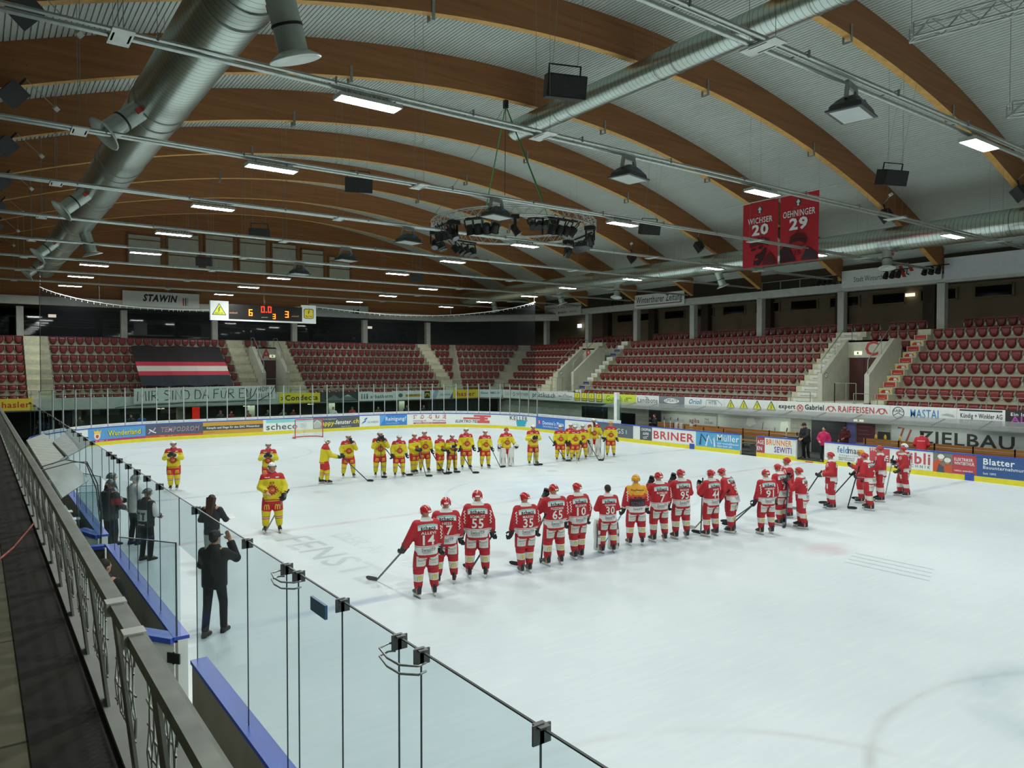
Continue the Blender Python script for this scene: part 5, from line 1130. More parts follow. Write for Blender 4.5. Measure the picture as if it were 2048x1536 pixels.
def hand(s, x, z, h, dx):
    G = {'M': [[(0, 0), (.05, 1), (.4, .3), (.75, 1), (.8, 0)]], 'I': [[(.1, 0), (.12, 1)]], 'R': [[(0, 0), (.03, 1), (.5, .95), (.5, .6), (.05, .5)], [(.15, .5), (.6, 0)]], 'S': [[(.65, .95), (.2, 1), (.05, .75), (.55, .45), (.6, .1), (.1, 0)]], 'N': [[(0, 0), (.03, 1), (.55, .05), (.58, 1)]], 'D': [[(.03, 1), (0, 0), (.5, .1), (.6, .5), (.45, .9), (.03, 1)]], 'A': [[(0, 0), (.3, 1), (.62, 0)], [(.12, .4), (.5, .4)]], 'F': [[(0, 0), (.03, 1), (.55, 1)], [(.03, .55), (.45, .55)]], 'Ü': [[(0, .85), (.05, .1), (.4, 0), (.55, .85)], [(.15, 1.0), (.17, 1.1)], [(.4, 1.0), (.42, 1.1)]], 'E': [[(.55, 1), (.02, 1), (0, 0), (.55, 0)], [(.02, .5), (.45, .5)]], 'U': [[(0, 1), (.05, .1), (.4, 0), (.5, 1)]], 'H': [[(0, 0), (0, 1)], [(.5, 0), (.5, 1)], [(0, .5), (.5, .5)]], 'O': [circ(.28, .5, .28, 10, .5)+[(.56, .5)]], 'P': [[(0, 0), (0, 1), (.45, .9), (.45, .6), (0, .5)]], 'W': [[(0, 1), (.15, 0), (.4, .8), (.6, 0), (.8, 1)]], 'T': [[(.3, 0), (.3, 1)], [(0, 1), (.6, 1)]], 'C': [[(.5, .95), (.05, .8), (.05, .2), (.5, .05)]]}
    out = []
    for ch in s:
        if ch == ' ': x += dx*.5; continue
        for st in G[ch]: out.append(('l', [(x+a*h*1.0, z+b*h) for a, b in st], w, INK))
        x += dx*(1.25 if ch in 'MW' else .5 if ch == 'I' else 1)
    return out
its = hand('MIR SIND DA FÜR EU', .2, .17, .62, .475)
w = .035; its += hand('HOPP', 7.75, .56, .32, .28)+hand('WINTI', 7.6, .1, .32, .29)
its.append(('l', [(7.0, .7), (7.12, .3), (7.3, .72)], .04, INK)); its.append(('l', [(6.8, -.02), (7.2, .08), (7.45, .35), (7.65, .8)], .05, INK))
letter_mesh(its, mir, 8.98, .97, .02, .0015).build('lettering', o)
mb = MB().use(BLK); mb.tube([(4.6, 31.45, 2.05), (5.5, 31.42, 2.15), (8, 31.4, 2.2), (8.6, 31.4, 2.28), (11, 31.4, 2.22), (13.5, 31.4, 2.3), (14.3, 31.38, 2.75), (14.6, 31.36, 3.3)], .025, 6)
tag(mb.build('black_cable'), 'black cable looping below the painted cloth banner', 'cable')
def flagmap(a, b, k):
    t_ = b/5.0; y = 32.35+4.05*t_-.03*math.sin(a*2)*.5; z = 3.28+2.72*t_+.08+.04*math.sin(a*3.1+b)+.02*math.sin(a*7)
    return Vector((6.25+(a/5.75)*(5.75+.1*t_), y-.55*k-.1, z+.83*k))
t = NT('flag_cloth', .8); fz = t.z
t.base(t.mix(t.band(fz, 4.05, 4.96), t.mix(t.gt(fz, 4.05), '#16232b', '#191012'), t.mix(t.band(fz, 4.32, 4.68), '#c03246', '#d3cec2')))
o = cloth('striped_flag', 'huge black flag with red white red stripes laid over the seats of end stand', 'flag', flagmap, 5.75, 5.0, t.m, 20, 14)
# ---------------------------------------------------------------- goal
g = thing('ice_hockey_goal', 'red framed ice hockey goal with white net on the far goal line', 'goal', (15, 26, 0))
GR = mat('goal_red', '#b5303a', .4); mb = MB().use(GR); r_ = .03
mb.tube([(-.915, 0, 0), (-.915, 0, 1.19), (-.89, 0, 1.22), (.89, 0, 1.22), (.915, 0, 1.19), (.915, 0, 0)], r_, 8); mb.build('frame', g)
MB().use(mat('goal_base', '#c4554e', .5)).tube([(-.915, 0, .03), (-.95, .35, .03), (-.75, .85, .03), (0, 1.05, .03), (.75, .85, .03), (.95, .35, .03), (.915, 0, .03)], .04, 6).build('base_frame', g)
MB().use(mat('goal_white', '#dfe2de', .6)).tube([(0, 1.05, .03), (0, .6, .7), (0, .45, 1.2), (0, 0, 1.2)], .02, 6).build('centre_bar', g)
m = bpy.data.materials.new('goal_net'); m.use_nodes = True; nt = m.node_tree; b_ = nt.nodes['Principled BSDF']; b_.inputs['Base Color'].default_value = (.75, .77, .75, 1); b_.inputs['Alpha'].default_value = .4
tcn = nt.nodes.new('ShaderNodeTexCoord'); ck = nt.nodes.new('ShaderNodeTexChecker'); ck.inputs['Scale'].default_value = 24; mr = nt.nodes.new('ShaderNodeMapRange'); mr.inputs['To Min'].default_value = .15; mr.inputs['To Max'].default_value = .5
nt.links.new(tcn.outputs['Object'], ck.inputs[0]); nt.links.new(ck.outputs[1], mr.inputs[0]); nt.links.new(mr.outputs[0], b_.inputs['Alpha'])
lo = [(-.915, 0, .02), (-.95, .35, .02), (-.75, .85, .02), (0, 1.05, .02), (.75, .85, .02), (.95, .35, .02), (.915, 0, .02)]; hi = [(-.9, 0, 1.2), (-.85, .2, 1.2), (-.6, .42, 1.2), (0, .5, 1.2), (.6, .42, 1.2), (.85, .2, 1.2), (.9, 0, 1.2)]
mb = MB().use(m); mb.add(lo+hi, [(i, i+1, 8+i, 7+i) for i in range(6)]+[tuple(range(7, 14))]); mb.build('net', g)
# ---------------------------------------------------------------- players benches on the right
BENW = NT('bench_wood', .5); BENW.base(BENW.mix(BENW.noise(3, 5, (6, .6, 6)), '#96602c', '#b98443')); BENW = BENW.m
def bench(label, y0, y1, x=32.4):
    t = thing('players_bench', label, 'bench', (x, (y0+y1)/2, 0)); h = (y1-y0)/2
    for i, z in enumerate((.72, .86, 1.0)): MB().use(BENW).box(.2, -h, z, .24, h, z+.12).build('back_slat', t)
    for i, q in enumerate((-.2, -.05, .1)): MB().use(BENW).box(q, -h, .5, q+.13, h, .54).build('seat_slat', t)
    n = max(2, int((y1-y0)/1.6))
    for i in range(n+1):
        y = -h+.1+(2*h-.2)*i/n; mb = MB().use(DGREY); mb.box(-.18, y-.03, .06, -.12, y+.03, .5); mb.box(.2, y-.03, .06, .26, y+.03, 1.14); mb.box(-.18, y-.03, .46, .24, y+.03, .5); mb.build('leg', t)
    return t
FLB = MB().use(mat('rubber_bench_floor', '#3a3c3c', .8)).box(30.16, -16, 0, 33.7, 13.2, .06); o = FLB.build('floor_bench_area'); struct(o)
bench('wooden slat bench of the yellow team left of the open gate', 2.2, 12.6); bench('wooden slat bench in front of the ZIELBAU sign', -9.5, -1.3)
bench('short extra slat bench piece behind the wide white BRINER board', 6.0, 9.0, 31.2)
def wsign(label, y1, y0, z0, z1, bg, items): return board('wall_sign', label, 'sign', (33.68, y1, z0), (0, -1, 0), (0, 0, 1), y1-y0, z1-z0, bg, items)
wsign('pale wall sign with huge dark ZIELBAU lettering and red double stroke', -2.1, -9.5, .75, 1.78, '#a9b3b2', [('t', 'ZIELBAU', 1.3, .26, .56, '#2b2d2c', 4.0, .05), ('l', [(.32, .9), (.6, .9), (.4, .3)], .09, '#8e4540'), ('l', [(.95, .85), (.7, .2), (1.05, .2)], .09, '#8e4540')])
wsign('pale grey wall sign with red agiba lettering above the yellow bench', 13.6, 8.4, .85, 1.6, '#a4aaa4', [('t', 'food- und IT-services', .3, .3, .2, '#8b928e', 2.4), ('t', 'agiba', 3.1, .3, .26, '#6b302c', .8, .03), ('t', 'THE', 4.3, .48, .12, '#5d6468'), ('t', 'CLOUD', 4.3, .3, .12, '#5d6468')])
wsign('scuffed white hoarding with worn marks above the bench', 8.3, 3.4, .75, 1.85, '#b7c0b9', [('p', [(2.0, .5), (2.1, .9), (2.5, .95), (2.7, .6), (2.3, .4)], '#d3dccf'), ('p', [(4.2, .1), (4.3, .8), (4.75, .85), (4.8, .15), (4.5, .05)], '#d6dfce'), ('l', [(3.1, .3), (3.15, .7)], .04, '#7a5c50'), ('l', [(3.9, .25), (3.93, .45)], .05, '#6d7370')])
wsign('purple red notice board beside the locker door', -.35, -1.3, .8, 1.75, '#5c3038', [('l', [(.1, .8), (.8, .8)], .03, '#8d5a60'), ('l', [(.1, .6), (.6, .6)], .03, '#8d5a60'), ('l', [(.1, .4), (.7, .4)], .03, '#8d5a60')])
o = MB().use(mat('dark_hatch', '#2f332f', .7)).box(33.66, -2.05, .95, 33.69, -1.45, 1.4).build('wall_hatch'); tag(o, 'dark rectangular hatch in the block wall left of the ZIELBAU sign', 'hatch')
struct(MB().use(mat('locker_door', '#2c2f33', .6)).box(33.6, .2, 0, 33.69, 2.1, 1.98).build('door_4'))
o = MB().use(mat('purple_wall', '#6b6aa0', .7)).box(33.66, -.3, .2, 33.69, .45, 1.95).build('door_panel'); tag(o, 'violet door leaf standing open behind the person with a scarf', 'door leaf')
exit_sign('small lit exit sign above the violet door by the benches', Matrix(((0, 1, 0, 33.7), (-1, 0, 0, -.2), (0, 0, 1, 0), (0, 0, 0, 1))), 0, 0, 1.82, .5, .14)
# glass canopy over the benches
m_can = bpy.data.materials.new('frosted_canopy'); m_can.use_nodes = True; _n = m_can.node_tree; _b = _n.nodes['Principled BSDF']; _b.inputs['Roughness'].default_value = .35
_t = _n.nodes.new('ShaderNodeTexCoord'); _z = _n.nodes.new('ShaderNodeTexNoise'); _z.inputs['Scale'].default_value = 1.2; _r = _n.nodes.new('ShaderNodeValToRGB'); _r.color_ramp.elements[0].color = lin('#aab2b0'); _r.color_ramp.elements[1].color = lin('#c9d0ce')
_n.links.new(_t.outputs['Object'], _z.inputs[0]); _n.links.new(_z.outputs[0], _r.inputs[0]); _n.links.new(_r.outputs[0], _b.inputs['Base Color']); _b.inputs['Alpha'].default_value = .3
cn = thing('bench_canopy', 'tilted glass canopy on dark brackets above the players benches', 'canopy', (0, 0, 0))
for i in range(13):
    y0, y1 = -8.6+1.95*i, -8.6+1.95*(i+1)-.03; a, b = (32.0, 1.95), (33.33, 2.24)
    mb = MB().use(m_can); mb.add([(a[0], y0, a[1]), (a[0], y1, a[1]), (b[0], y1, b[1]), (b[0], y0, b[1]), (a[0], y0, a[1]+.012), (a[0], y1, a[1]+.012), (b[0], y1, b[1]+.012), (b[0], y0, b[1]+.012)], [(0, 3, 2, 1), (4, 5, 6, 7), (0, 1, 5, 4), (1, 2, 6, 5), (2, 3, 7, 6), (3, 0, 4, 7)]); mb.build('canopy_pane', cn)
    MB().use(BLK).bar((a[0], y1+.015, a[1]-.03), (b[0], y1+.015, b[1]-.03), .04, .05).build('bracket', cn)
MB().use(mat('gutter', '#7d8480', .5)).bar((31.97, -8.7, 1.93), (31.97, 16.8, 1.93), .06, .05).build('front_rail', cn)
# small things by the benches
for i, (y, x) in enumerate(((-1.9, 32.66), (-3.05, 32.66), (-3.75, 32.66), (-2.35, 32.66))):
    o = MB().use(mat('bottle_yellow', '#d6b03a', .4)).lathe([(.001, 0), (.055, 0), (.06, .05), (.055, .17), (.03, .2), (.025, .24), (.001, .24)], None, 10).build('drink_bottle', None, (x-.03, y, 1.12)); tag(o, 'yellow drink bottle on the bench back, %s from the violet door' % ordn(i+1 if i < 2 else 4 if i == 2 else 3), 'bottle', 'yellow bottles on the bench')
def rack(label, x, y, z=.06):
    t = thing('bench_box', label, 'box', (x, y, z)); MB().use(mat('box_grey', '#8d9692', .6)).box(-.3, -.35, .02, .3, .35, .98).build('body', t); MB().use(DGREY).box(-.34, -.38, .98, .3, .38, 1.04).build('lid', t)
    MB().use(mat('box_door', '#a9b1ad', .5)).box(-.315, -.3, .1, -.3, .3, .5).build('door', t); MB().use(_M['box_door']).box(-.315, -.3, .54, -.3, .3, .9).build('door', t)
rack('grey equipment cabinet in the open gate left of the man in cap', 30.9, 1.35)
t = thing('gate_leaf', 'narrow white gate edge with black hinges right of the orange lettering', 'gate', (30.05, 1.52, 0)); MB().use(BW).box(0, 0, .08, .55, .08, 1.05).build('leaf', t)
for z in (.2, .5, .8): MB().use(_M['black_hinge']).box(-.03, -.02, z, .02, .06, z+.12).build('hinge', t)
t = thing('metal_bench', 'small metal bench seen through the gap in the boards', 'bench', (31.0, 4.3, .06)); MB().use(STEEL).box(-.2, -.5, .42, .2, .5, .46).build('seat', t)
for y in (-.4, .4): MB().use(STEEL).box(-.18, y-.02, 0, .18, y+.02, .42).build('leg', t)
for i, (y, z) in enumerate(((9.4, 0), (10.2, 0), (10.6, 0))):
    o = MB().use(mat('towel_white', '#d6d8d2', .8)).box(32.55, y-.12, .75, 32.68, y+.12, 1.14).build('towel'); tag(o, 'white towel over the yellow team bench, %s from the right' % ordn(i+1), 'towel', 'towels on the bench')
# ---------------------------------------------------------------- under the far stand
def ubox(name, label, cat, m, *b): return tag(MB().use(m).box(*b).build(name), label, cat)
ubox('lit_column_sign', 'glowing red vertical sign under the balcony, left of the goal', 'sign', mat('sign_red_lit', '#d8281e', .5, emit=.7, var=.6, scale=9), 9.7, 33.9, .7, 10.15, 34.1, 1.93)
ubox('bar_counter', 'dark bar counter under the end stand', 'counter', dconc, 11, 34.5, 0, 22, 35, 1.0)
for i, (x0, x1, z0, z1, c) in enumerate(((3.6, 4.4, 1.35, 1.75, '#8f9a98'), (4.9, 5.6, 1.3, 1.75, '#8f9a98'), (6.0, 6.9, 1.3, 1.78, '#7d8a88'), (8.2, 9.3, 1.3, 1.6, '#9aa39e'))): ubox('wall_poster', 'pale poster under the balcony by the left corner, %s from the left' % ordn(i+1), 'poster', mat('poster_%d' % i, c, .6), x0, 36.9, z0, x1, 36.98, z1)
exit_sign('small lit sign under the balcony edge below the painted banner start', Matrix.Translation((0, 0, 0)), 7.3, 33.2, 1.8, .45, .13)
exit_sign('small lit sign under the balcony edge below the painted banner end', Matrix.Translation((0, 0, 0)), 12.9, 33.2, 1.8, .45, .13)
exit_sign('small lit sign under the yellow balcony advert', Matrix.Translation((0, 0, 0)), 17.6, 33.2, 1.8, .45, .13)
for i, x in enumerate((2.5, 8.7, 13.4, 19.5, 25.5)): struct(MB().use(WALLC).box(x, 33.8, 0, x+.5, 34.3, 1.95).build('wall_pier'))
# glazed screens under the corner
for i in range(8):
    a = Vector((27.5+.9*i, 32.6+.0*i, 0)); 
    if a.x < 33: ubox('glazed_screen', 'dark glazed screen under the corner balcony, %s from the left' % ordn(i+1), 'screen', mat('screen_dark', '#30403c', .2, var=.4, scale=.8), a.x, a.y, .9, a.x+.86, a.y+.03, 1.95)
ubox('window_display', 'dark shop window in the block wall behind the bunched yellow players', 'window', WD, 33.64, 17.9, .9, 33.69, 20.6, 1.75)
ubox('window_display', 'smaller dark opening in the block wall behind the yellow helmet', 'window', WD, 33.64, 15.2, .6, 33.69, 16.6, 1.45)
ubox('black_curtain', 'black curtain panel at the left end of the benches', 'curtain', BLK, 32.9, 12.2, .06, 33.0, 13.2, 1.95)
# ---------------------------------------------------------------- near walkway, railing and penalty boxes on the left
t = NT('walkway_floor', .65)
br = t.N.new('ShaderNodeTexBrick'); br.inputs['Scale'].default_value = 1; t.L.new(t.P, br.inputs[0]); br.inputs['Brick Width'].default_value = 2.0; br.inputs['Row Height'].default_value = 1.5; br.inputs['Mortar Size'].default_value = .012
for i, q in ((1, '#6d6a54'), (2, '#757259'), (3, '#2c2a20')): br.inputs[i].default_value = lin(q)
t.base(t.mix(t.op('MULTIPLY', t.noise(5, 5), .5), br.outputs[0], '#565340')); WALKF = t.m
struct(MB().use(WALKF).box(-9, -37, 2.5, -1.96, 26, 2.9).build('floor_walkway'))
struct(MB().use(mat('walkway_shade', '#1c150c', .75, var=.3, scale=3)).box(-2.26, -37, 2.9, -1.955, 26, 2.908).build('floor_shade'))  # dark strip painted for the shaded floor; bare paler floor stands for the light
struct(MB().use(mat('ledge_concrete', '#8a8d86', .8)).box(-1.955, -37, 2.55, -1.6, 26, 2.93).build('floor_ledge'))
struct(MB().use(mat('box_wall', '#7d7f76', .8)).box(-9, -37, 0, -2.2, 26, 2.5).build('wall_walkway'))
rl = thing('walkway_railing', 'galvanised railing with flat posts and woven mesh beside the walkway', 'railing', (-1.93, -8, 2.9)); yo = 8
GALV = mat('galvanised_flat', '#8b9086', .45, metal=.45, var=.2, scale=6)
MB().use(GALV).box(-.098, -29+yo, .72, -.052, 25+yo, .76).build('handrail', rl)
for i in range(70):
    y = -28.35+.8*i
    if y > 25: break
    MB().use(GALV).loft([[(.0, y-.06+yo, -.02), (.012, y-.06+yo, -.02), (.012, y+.06+yo, -.02), (0, y+.06+yo, -.02)], [(-.08, y-.05+yo, .72), (-.068, y-.05+yo, .72), (-.068, y+.05+yo, .72), (-.08, y+.05+yo, .72)]], True, False).build('post', rl)
WIRE_ = mat('mesh_wire', '#b9bdb6', .4, metal=.5)
for i in range(69):
    y0 = -28.35+.8*i+.14; y1 = y0+.52
    if y1 > 12: break
    mb = MB().use(WIRE_); dense = y1 < 0
    for z in [.1+.095*j for j in range(6)]: mb.tube([(.02+.006*math.sin(k_*2.2+z*30), y0+yo+(y1-y0)*k_/6, z) for k_ in range(7)], .005, 4, False)
    for j in range(12 if dense else 6): yy = y0+(y1-y0)*(j+.5)/(12 if dense else 6); mb.tube([(.02+.006*math.sin(j*3.1+k_*2), yy+yo, .09+.1*k_) for k_ in range(6)], .004, 4, False)
    mb.build('mesh_panel', rl)
    if dense:
        b_ = MB().use(GALV)
        for z in (.2, .5): b_.tube([(.0, y0-.14+yo, z+.06), (.02, y0+yo, z-.08)], .006, 4)
        b_.build('mesh_clip', rl)
mb = MB().use(mat('clear_tape', '#c9cdc4', .25))
for y in (-17.6, -17.2): mb.box(-.11, y+yo-.05, .715, -.04, y+yo+.02, .765)
mb.build('tape', rl)
o = MB().use(mat('barrier_tape', '#a03a30', .5, var=.6, scale=20)).tube([(-2.6, -16.5, 3.62), (-2.42, -14.9, 3.3), (-2.2, -13.2, 3.1), (-1.99, -11.9, 3.05)], .009, 6).build('barrier_tape'); tag(o, 'red and white barrier tape sagging across the dark walkway', 'tape')
# penalty box fittings
def cap_wall(label, pts, h=1.06):
    a, b = Vector(pts[0]), Vector(pts[1]); o = MB().use(mat('dark_panel', '#4b4d49', .4, metal=.2, var=.12)).bar(a+Vector((0, 0, h/2)), b+Vector((0, 0, h/2)), .1, h).build('low_wall'); tag(o, label, 'low wall')
    MB().use(CAPB).bar(a+Vector((0, 0, h+.03)), b+Vector((0, 0, h+.03)), .2, .07).build('cap_rail', o)
cap_wall('low dark wall with blue padded cap between the timekeepers and penalty box', [(-.45, -4.2, 0), (-1.4, -3.9, 0)])
t = thing('timekeeper_canopy', 'sloping canopy of glass sheet and planks over the timekeepers table', 'canopy', (-.8, -1, 2.5))
def sheet(nm, m, ps, th=.03):
    ps = [Vector(p)-Vector((-.8, -1, 2.5)) for p in ps]; n = (ps[1]-ps[0]).cross(ps[3]-ps[0]).normalized()*th
    MB().use(m).add(ps+[p+n for p in ps], [(0, 3, 2, 1), (4, 5, 6, 7), (0, 1, 5, 4), (1, 2, 6, 5), (2, 3, 7, 6), (3, 0, 4, 7)]).build(nm, t)
sheet('frosted_sheet', mat('frosted_sheet', '#858f8a', .3, var=.1), [(-1.38, -3.56, 2.6), (-.8, -1.5, 2.6), (-.53, -2.66, 2.2), (-1.18, -4.77, 2.2)])
tt = NT('grey_planks', .6); tt.base(tt.mix(tt.gt(tt.op('FRACT', tt.op('MULTIPLY', tt.y, 5.)), .08), '#5c6360', tt.ramp(tt.noise(4, 4, (2, 1, 1)), .3, '#747c79', .7, '#8a928e')))
sheet('plank_panel', tt.m, [(-.91, .82, 2.75), (-.2, 5.0, 2.75), (.0, 1.15, 2.65), (-.84, -1.87, 2.65)])
t2 = NT('pale_slats', .6); t2.base(t2.mix(t2.gt(t2.op('FRACT', t2.op('MULTIPLY', t2.y, 2.2)), .1), '#7d837a', t2.ramp(t2.noise(4, 4), .3, '#8f958a', .7, '#a2a89c')))
sheet('slat_panel', t2.m, [(-1.45, 1.04, 2.8), (-.97, 2.89, 2.8), (-.83, -1.36, 2.6), (-1.38, -3.56, 2.6)])
mb = MB().use(STEEL); mb.bar((-.55, -3.5, -2.5), (-.55, -3.5, 0), .04); mb.bar((-.55, 1.0, -2.5), (-.55, 1.0, .1), .04); mb.build('support', t)
mb = MB().use(BLK); mb.tube([(-1.6, -4.2, 2.62), (-.9, -3.4, 2.68), (-.6, -3.0, 2.62), (-.45, -3.3, 2.2), (-.42, -3.6, 1.6), (-.45, -3.7, .9)], .012, 6); mb.tube([(-1.6, -3.6, 2.6), (-1.0, -3.2, 2.72), (-.62, -3.1, 2.6), (-.48, -3.4, 2.1), (-.46, -3.7, 1.5)], .012, 6); tag(mb.build('cable_loop'), 'black cables looping over the timekeepers canopy', 'cable')
for i, (a, b) in enumerate((((-.4, -4.2), (-.85, -4.0)), ((-.4, -3.2), (-.8, -3.1)), ((-.85, -4.0), (-.8, -3.1)))): pane('upright glass screen of the timekeepers box, %s' % ('camera side', 'far side', 'inner side')[i], a, b, 1.06, 2.15)
t = thing('timekeeper_table', 'grey timekeepers table under the canopy', 'table', (-1.0, .3, 0)); MB().use(mat('table_top', '#9aa39f', .5)).box(-.4, -1.4, .98, .4, 1.4, 1.02).build('top', t)
for y in (-1.3, 1.3): MB().use(STEEL).box(-.03, y-.03, 0, .03, y+.03, .98).build('leg', t)
t = thing('laptop', 'dark laptop open on the timekeepers table', 'laptop', (-.9, -.1, 1.02), .3); MB().use(BLK).box(-.17, -.12, 0, .17, .12, .02).build('base', t); MB().use(BLK).box(-.17, .1, .02, .17, .125, .25, Matrix.Rotation(-.25, 4, 'X')).build('screen', t)
for i, (x, y) in enumerate(((-.75, .5), (-1.05, .6), (-.7, -.6))): tag(MB().use(mat('paper', '#dfe4e2', .7)).box(x, y, 1.02, x+.21, y+.3, 1.035).build('paper_sheet'), 'white paper on the timekeepers table, %s' % ('ice side', 'walkway side', 'nearest the camera')[i], 'paper', 'papers on the timekeepers table')
bx = thing('penalty_bench', 'dark bench inside the penalty box below the railing', 'bench', (-1.5, -7, 0)); MB().use(mat('bench_dark', '#4a4a44', .6)).box(-.2, -2, .44, .2, 2, .5).build('seat', bx)
for y in (-1.8, 0, 1.8): MB().use(STEEL).box(-.15, y-.03, 0, .15, y+.03, .44).build('leg', bx)
o = MB().use(mat('clamp_plate_blue', '#3f6f9a', .4)).box(-.46, -15.43, 2.78, -.44, -15.15, 2.88).build('clamp_tab'); tag(o, 'blue tab beside a clamp on the near glass top edge', 'tab')
for i, y in enumerate((-16.46, -14.43)):
    t = thing('glass_latch', 'bent steel latch loop joining two panes of near glass, %s one' % ('nearer', 'farther')[i], 'latch', (GX, y, 2.85))
    for k_ in (0, -.05): MB().use(STEEL).tube([(0, -.2, k_), (-.06, -.22, k_), (-.14, -.14, k_), (-.15, 0, k_), (-.12, .16, k_), (-.04, .2, k_), (0, .18, k_)], .007, 6).build('loop', t)

def under_fill(x, y, z, sx, sy, e):  # unseen area lights added to brighten boards, benches and the space under the stand
    l = bpy.data.lights.new('fill_light', 'AREA'); l.shape = 'RECTANGLE'; l.size = sx; l.size_y = sy; l.energy = e; l.color = (.9, 1, .88); o = bpy.data.objects.new('fill_light', l); COL.objects.link(o); o.location = (x, y, z)
for x in (6, 13, 20, 27): under_fill(x, 33.5, 1.9, 4, .3, 26)
under_fill(-1.9, -12, 2.45, .2, 9, 30); under_fill(-1.9, -3, 2.45, .2, 7, 20)
for y in (10, 3, -4): under_fill(33.0, y, 1.9, .2, 4, 22)
# ---------------------------------------------------------------- people
SKIN = mat('skin', '#c08d72', .5, var=.08, scale=9)
def ball(mb, c, r, s=(1, 1, 1), n=10):
    c = Vector(c); rings = []
    for i in range(1, n):
        a = PI*i/n; rings.append([c+Vector((r*s[0]*math.sin(a)*math.cos(b), r*s[1]*math.sin(a)*math.sin(b), r*s[2]*math.cos(a))) for b in [2*PI*k/12 for k in range(12)]])
    mb.loft(rings[::-1], True, True)
def cone(mb, pts, rs):
    mb.tube(pts, rs, 12)
    ball(mb, pts[0], rs[0]); ball(mb, pts[-1], rs[-1])
    for p, r in zip(pts[1:-1], rs[1:-1]): ball(mb, p, r)
def eloft(mb, rows, n=20, M=None):
    """stack of ellipses (z, rx, ry, cx, cy)"""
    rings = []
    for q in rows:
        z, rx, ry = q[:3]; cx, cy = (q[3], q[4]) if len(q) > 3 else (0, 0)
        ring = [Vector((cx+rx*math.copysign(abs(math.cos(a))**.85, math.cos(a)), cy+ry*math.copysign(abs(math.sin(a))**.85, math.sin(a)), z)) for a in [2*PI*k/n for k in range(n)]]
        rings.append([M @ p for p in ring] if M else ring)
    mb.loft(rings, True, True)
def fuse(mb, name, vox=.02, sm=3, m=None):
    me = mb.mesh('tmp'); o = bpy.data.objects.new('tmp', me); COL.objects.link(o)
    r = o.modifiers.new('r', 'REMESH'); r.mode = 'VOXEL'; r.voxel_size = vox; r.use_smooth_shade = True
    s = o.modifiers.new('s', 'SMOOTH'); s.iterations = sm; s.factor = .5
    dg = bpy.context.evaluated_depsgraph_get(); dg.update()
    out = bpy.data.meshes.new_from_object(o.evaluated_get(dg)); out.name = name
    bpy.data.objects.remove(o); bpy.data.meshes.remove(me)
    out.materials.clear()
    if m: out.materials.append(m)
    out.polygons.foreach_set('use_smooth', [True]*len(out.polygons)); return out
ARMS = {'down': ((.28, -.04, 1.18), (.3, .06, .94)), 'face': ((.29, .17, 1.2), (.11, .29, 1.47)), 'clap': ((.29, .12, 1.18), (.08, .37, 1.31)), 'belly': ((.29, .04, 1.17), (.11, .3, 1.07)),
        'hold': ((.3, .02, 1.18), (.29, .22, .98)), 'out': ((.33, .0, 1.18), (.4, .14, .97)), 'chest': ((.29, .06, 1.17), (.06, .3, 1.22)), 'high': ((.28, .25, 1.28), (.13, .32, 1.58)), 'point': ((.26, .2, 1.15), (.18, .5, 1.1)), 'rail': ((.3, .22, 1.23), (.22, .5, 1.13))}
def arm_pts(spec, side, lean):
    e, w = ARMS[spec]; s = (.19, 0, 1.43)
    return [LEAN(lean) @ Vector((side*p[0], p[1], p[2])) for p in (s, e, w)]
def LEAN(a): return Matrix.Translation((0, 0, .95)) @ Matrix.Rotation(-a, 4, 'X') @ Matrix.Translation((0, 0, -.95))
def head_M(lean, yaw, pitch): return LEAN(lean) @ Matrix.Translation((0, .02*(1 if lean < .1 else 2), 1.575)) @ Matrix.Rotation(yaw, 4, 'Z') @ Matrix.Rotation(-pitch, 4, 'X')
_BC = {}
EYE = mat('eye_dark', '#241c18', .3, var=0); LIP = mat('lip', '#8f4e44', .5, var=0)
def legs_pts(kind):
    sw, dy = {'std': (.17, 0), 'close': (.105, .03), 'wide': (.21, 0), 'stride': (.12, .1), 'walk': (.1, .14)}[kind]
    return [[Vector((s*.1, 0, .93)), Vector((s*(.06+sw*.5), s*dy*.5+.03, .53)), Vector((s*sw, s*dy-.02, .13))] for s in (-1, 1)]
def hand_geo(mb, w, d, side, open_=False):
    """bare hand: palm, four bent fingers and a thumb"""
    d = d.normalized(); up = Vector((0, 0, 1)) if abs(d.z) < .8 else Vector((0, 1, 0)); sx = d.cross(up).normalized(); nn = sx.cross(d).normalized()
    mb.loft([[w+d*t+sx*a*wd+nn*b*.016 for a, b in ((-1, -1), (1, -1), (1, 1), (-1, 1))] for t, wd in ((-.01, .028), (.04, .042), (.09, .044))], True, True)
    for k, L_ in enumerate((.062, .075, .08, .066)):
        b0 = w+d*.085+sx*(.033-.022*k); cu = .1 if open_ else .55
        p1 = b0+(d*math.cos(cu)-nn*math.sin(cu))*L_*.55; p2 = p1+(d*math.cos(cu*2)-nn*math.sin(cu*2))*L_*.5; cone(mb, [b0, p1, p2], [.0125, .0115, .0105])
    t0 = w+d*.03+sx*.035*side; cone(mb, [t0, t0+d*.03+sx*.03*side-nn*.01, t0+d*.065+sx*.035*side-nn*.015], [.0145, .013, .0115])
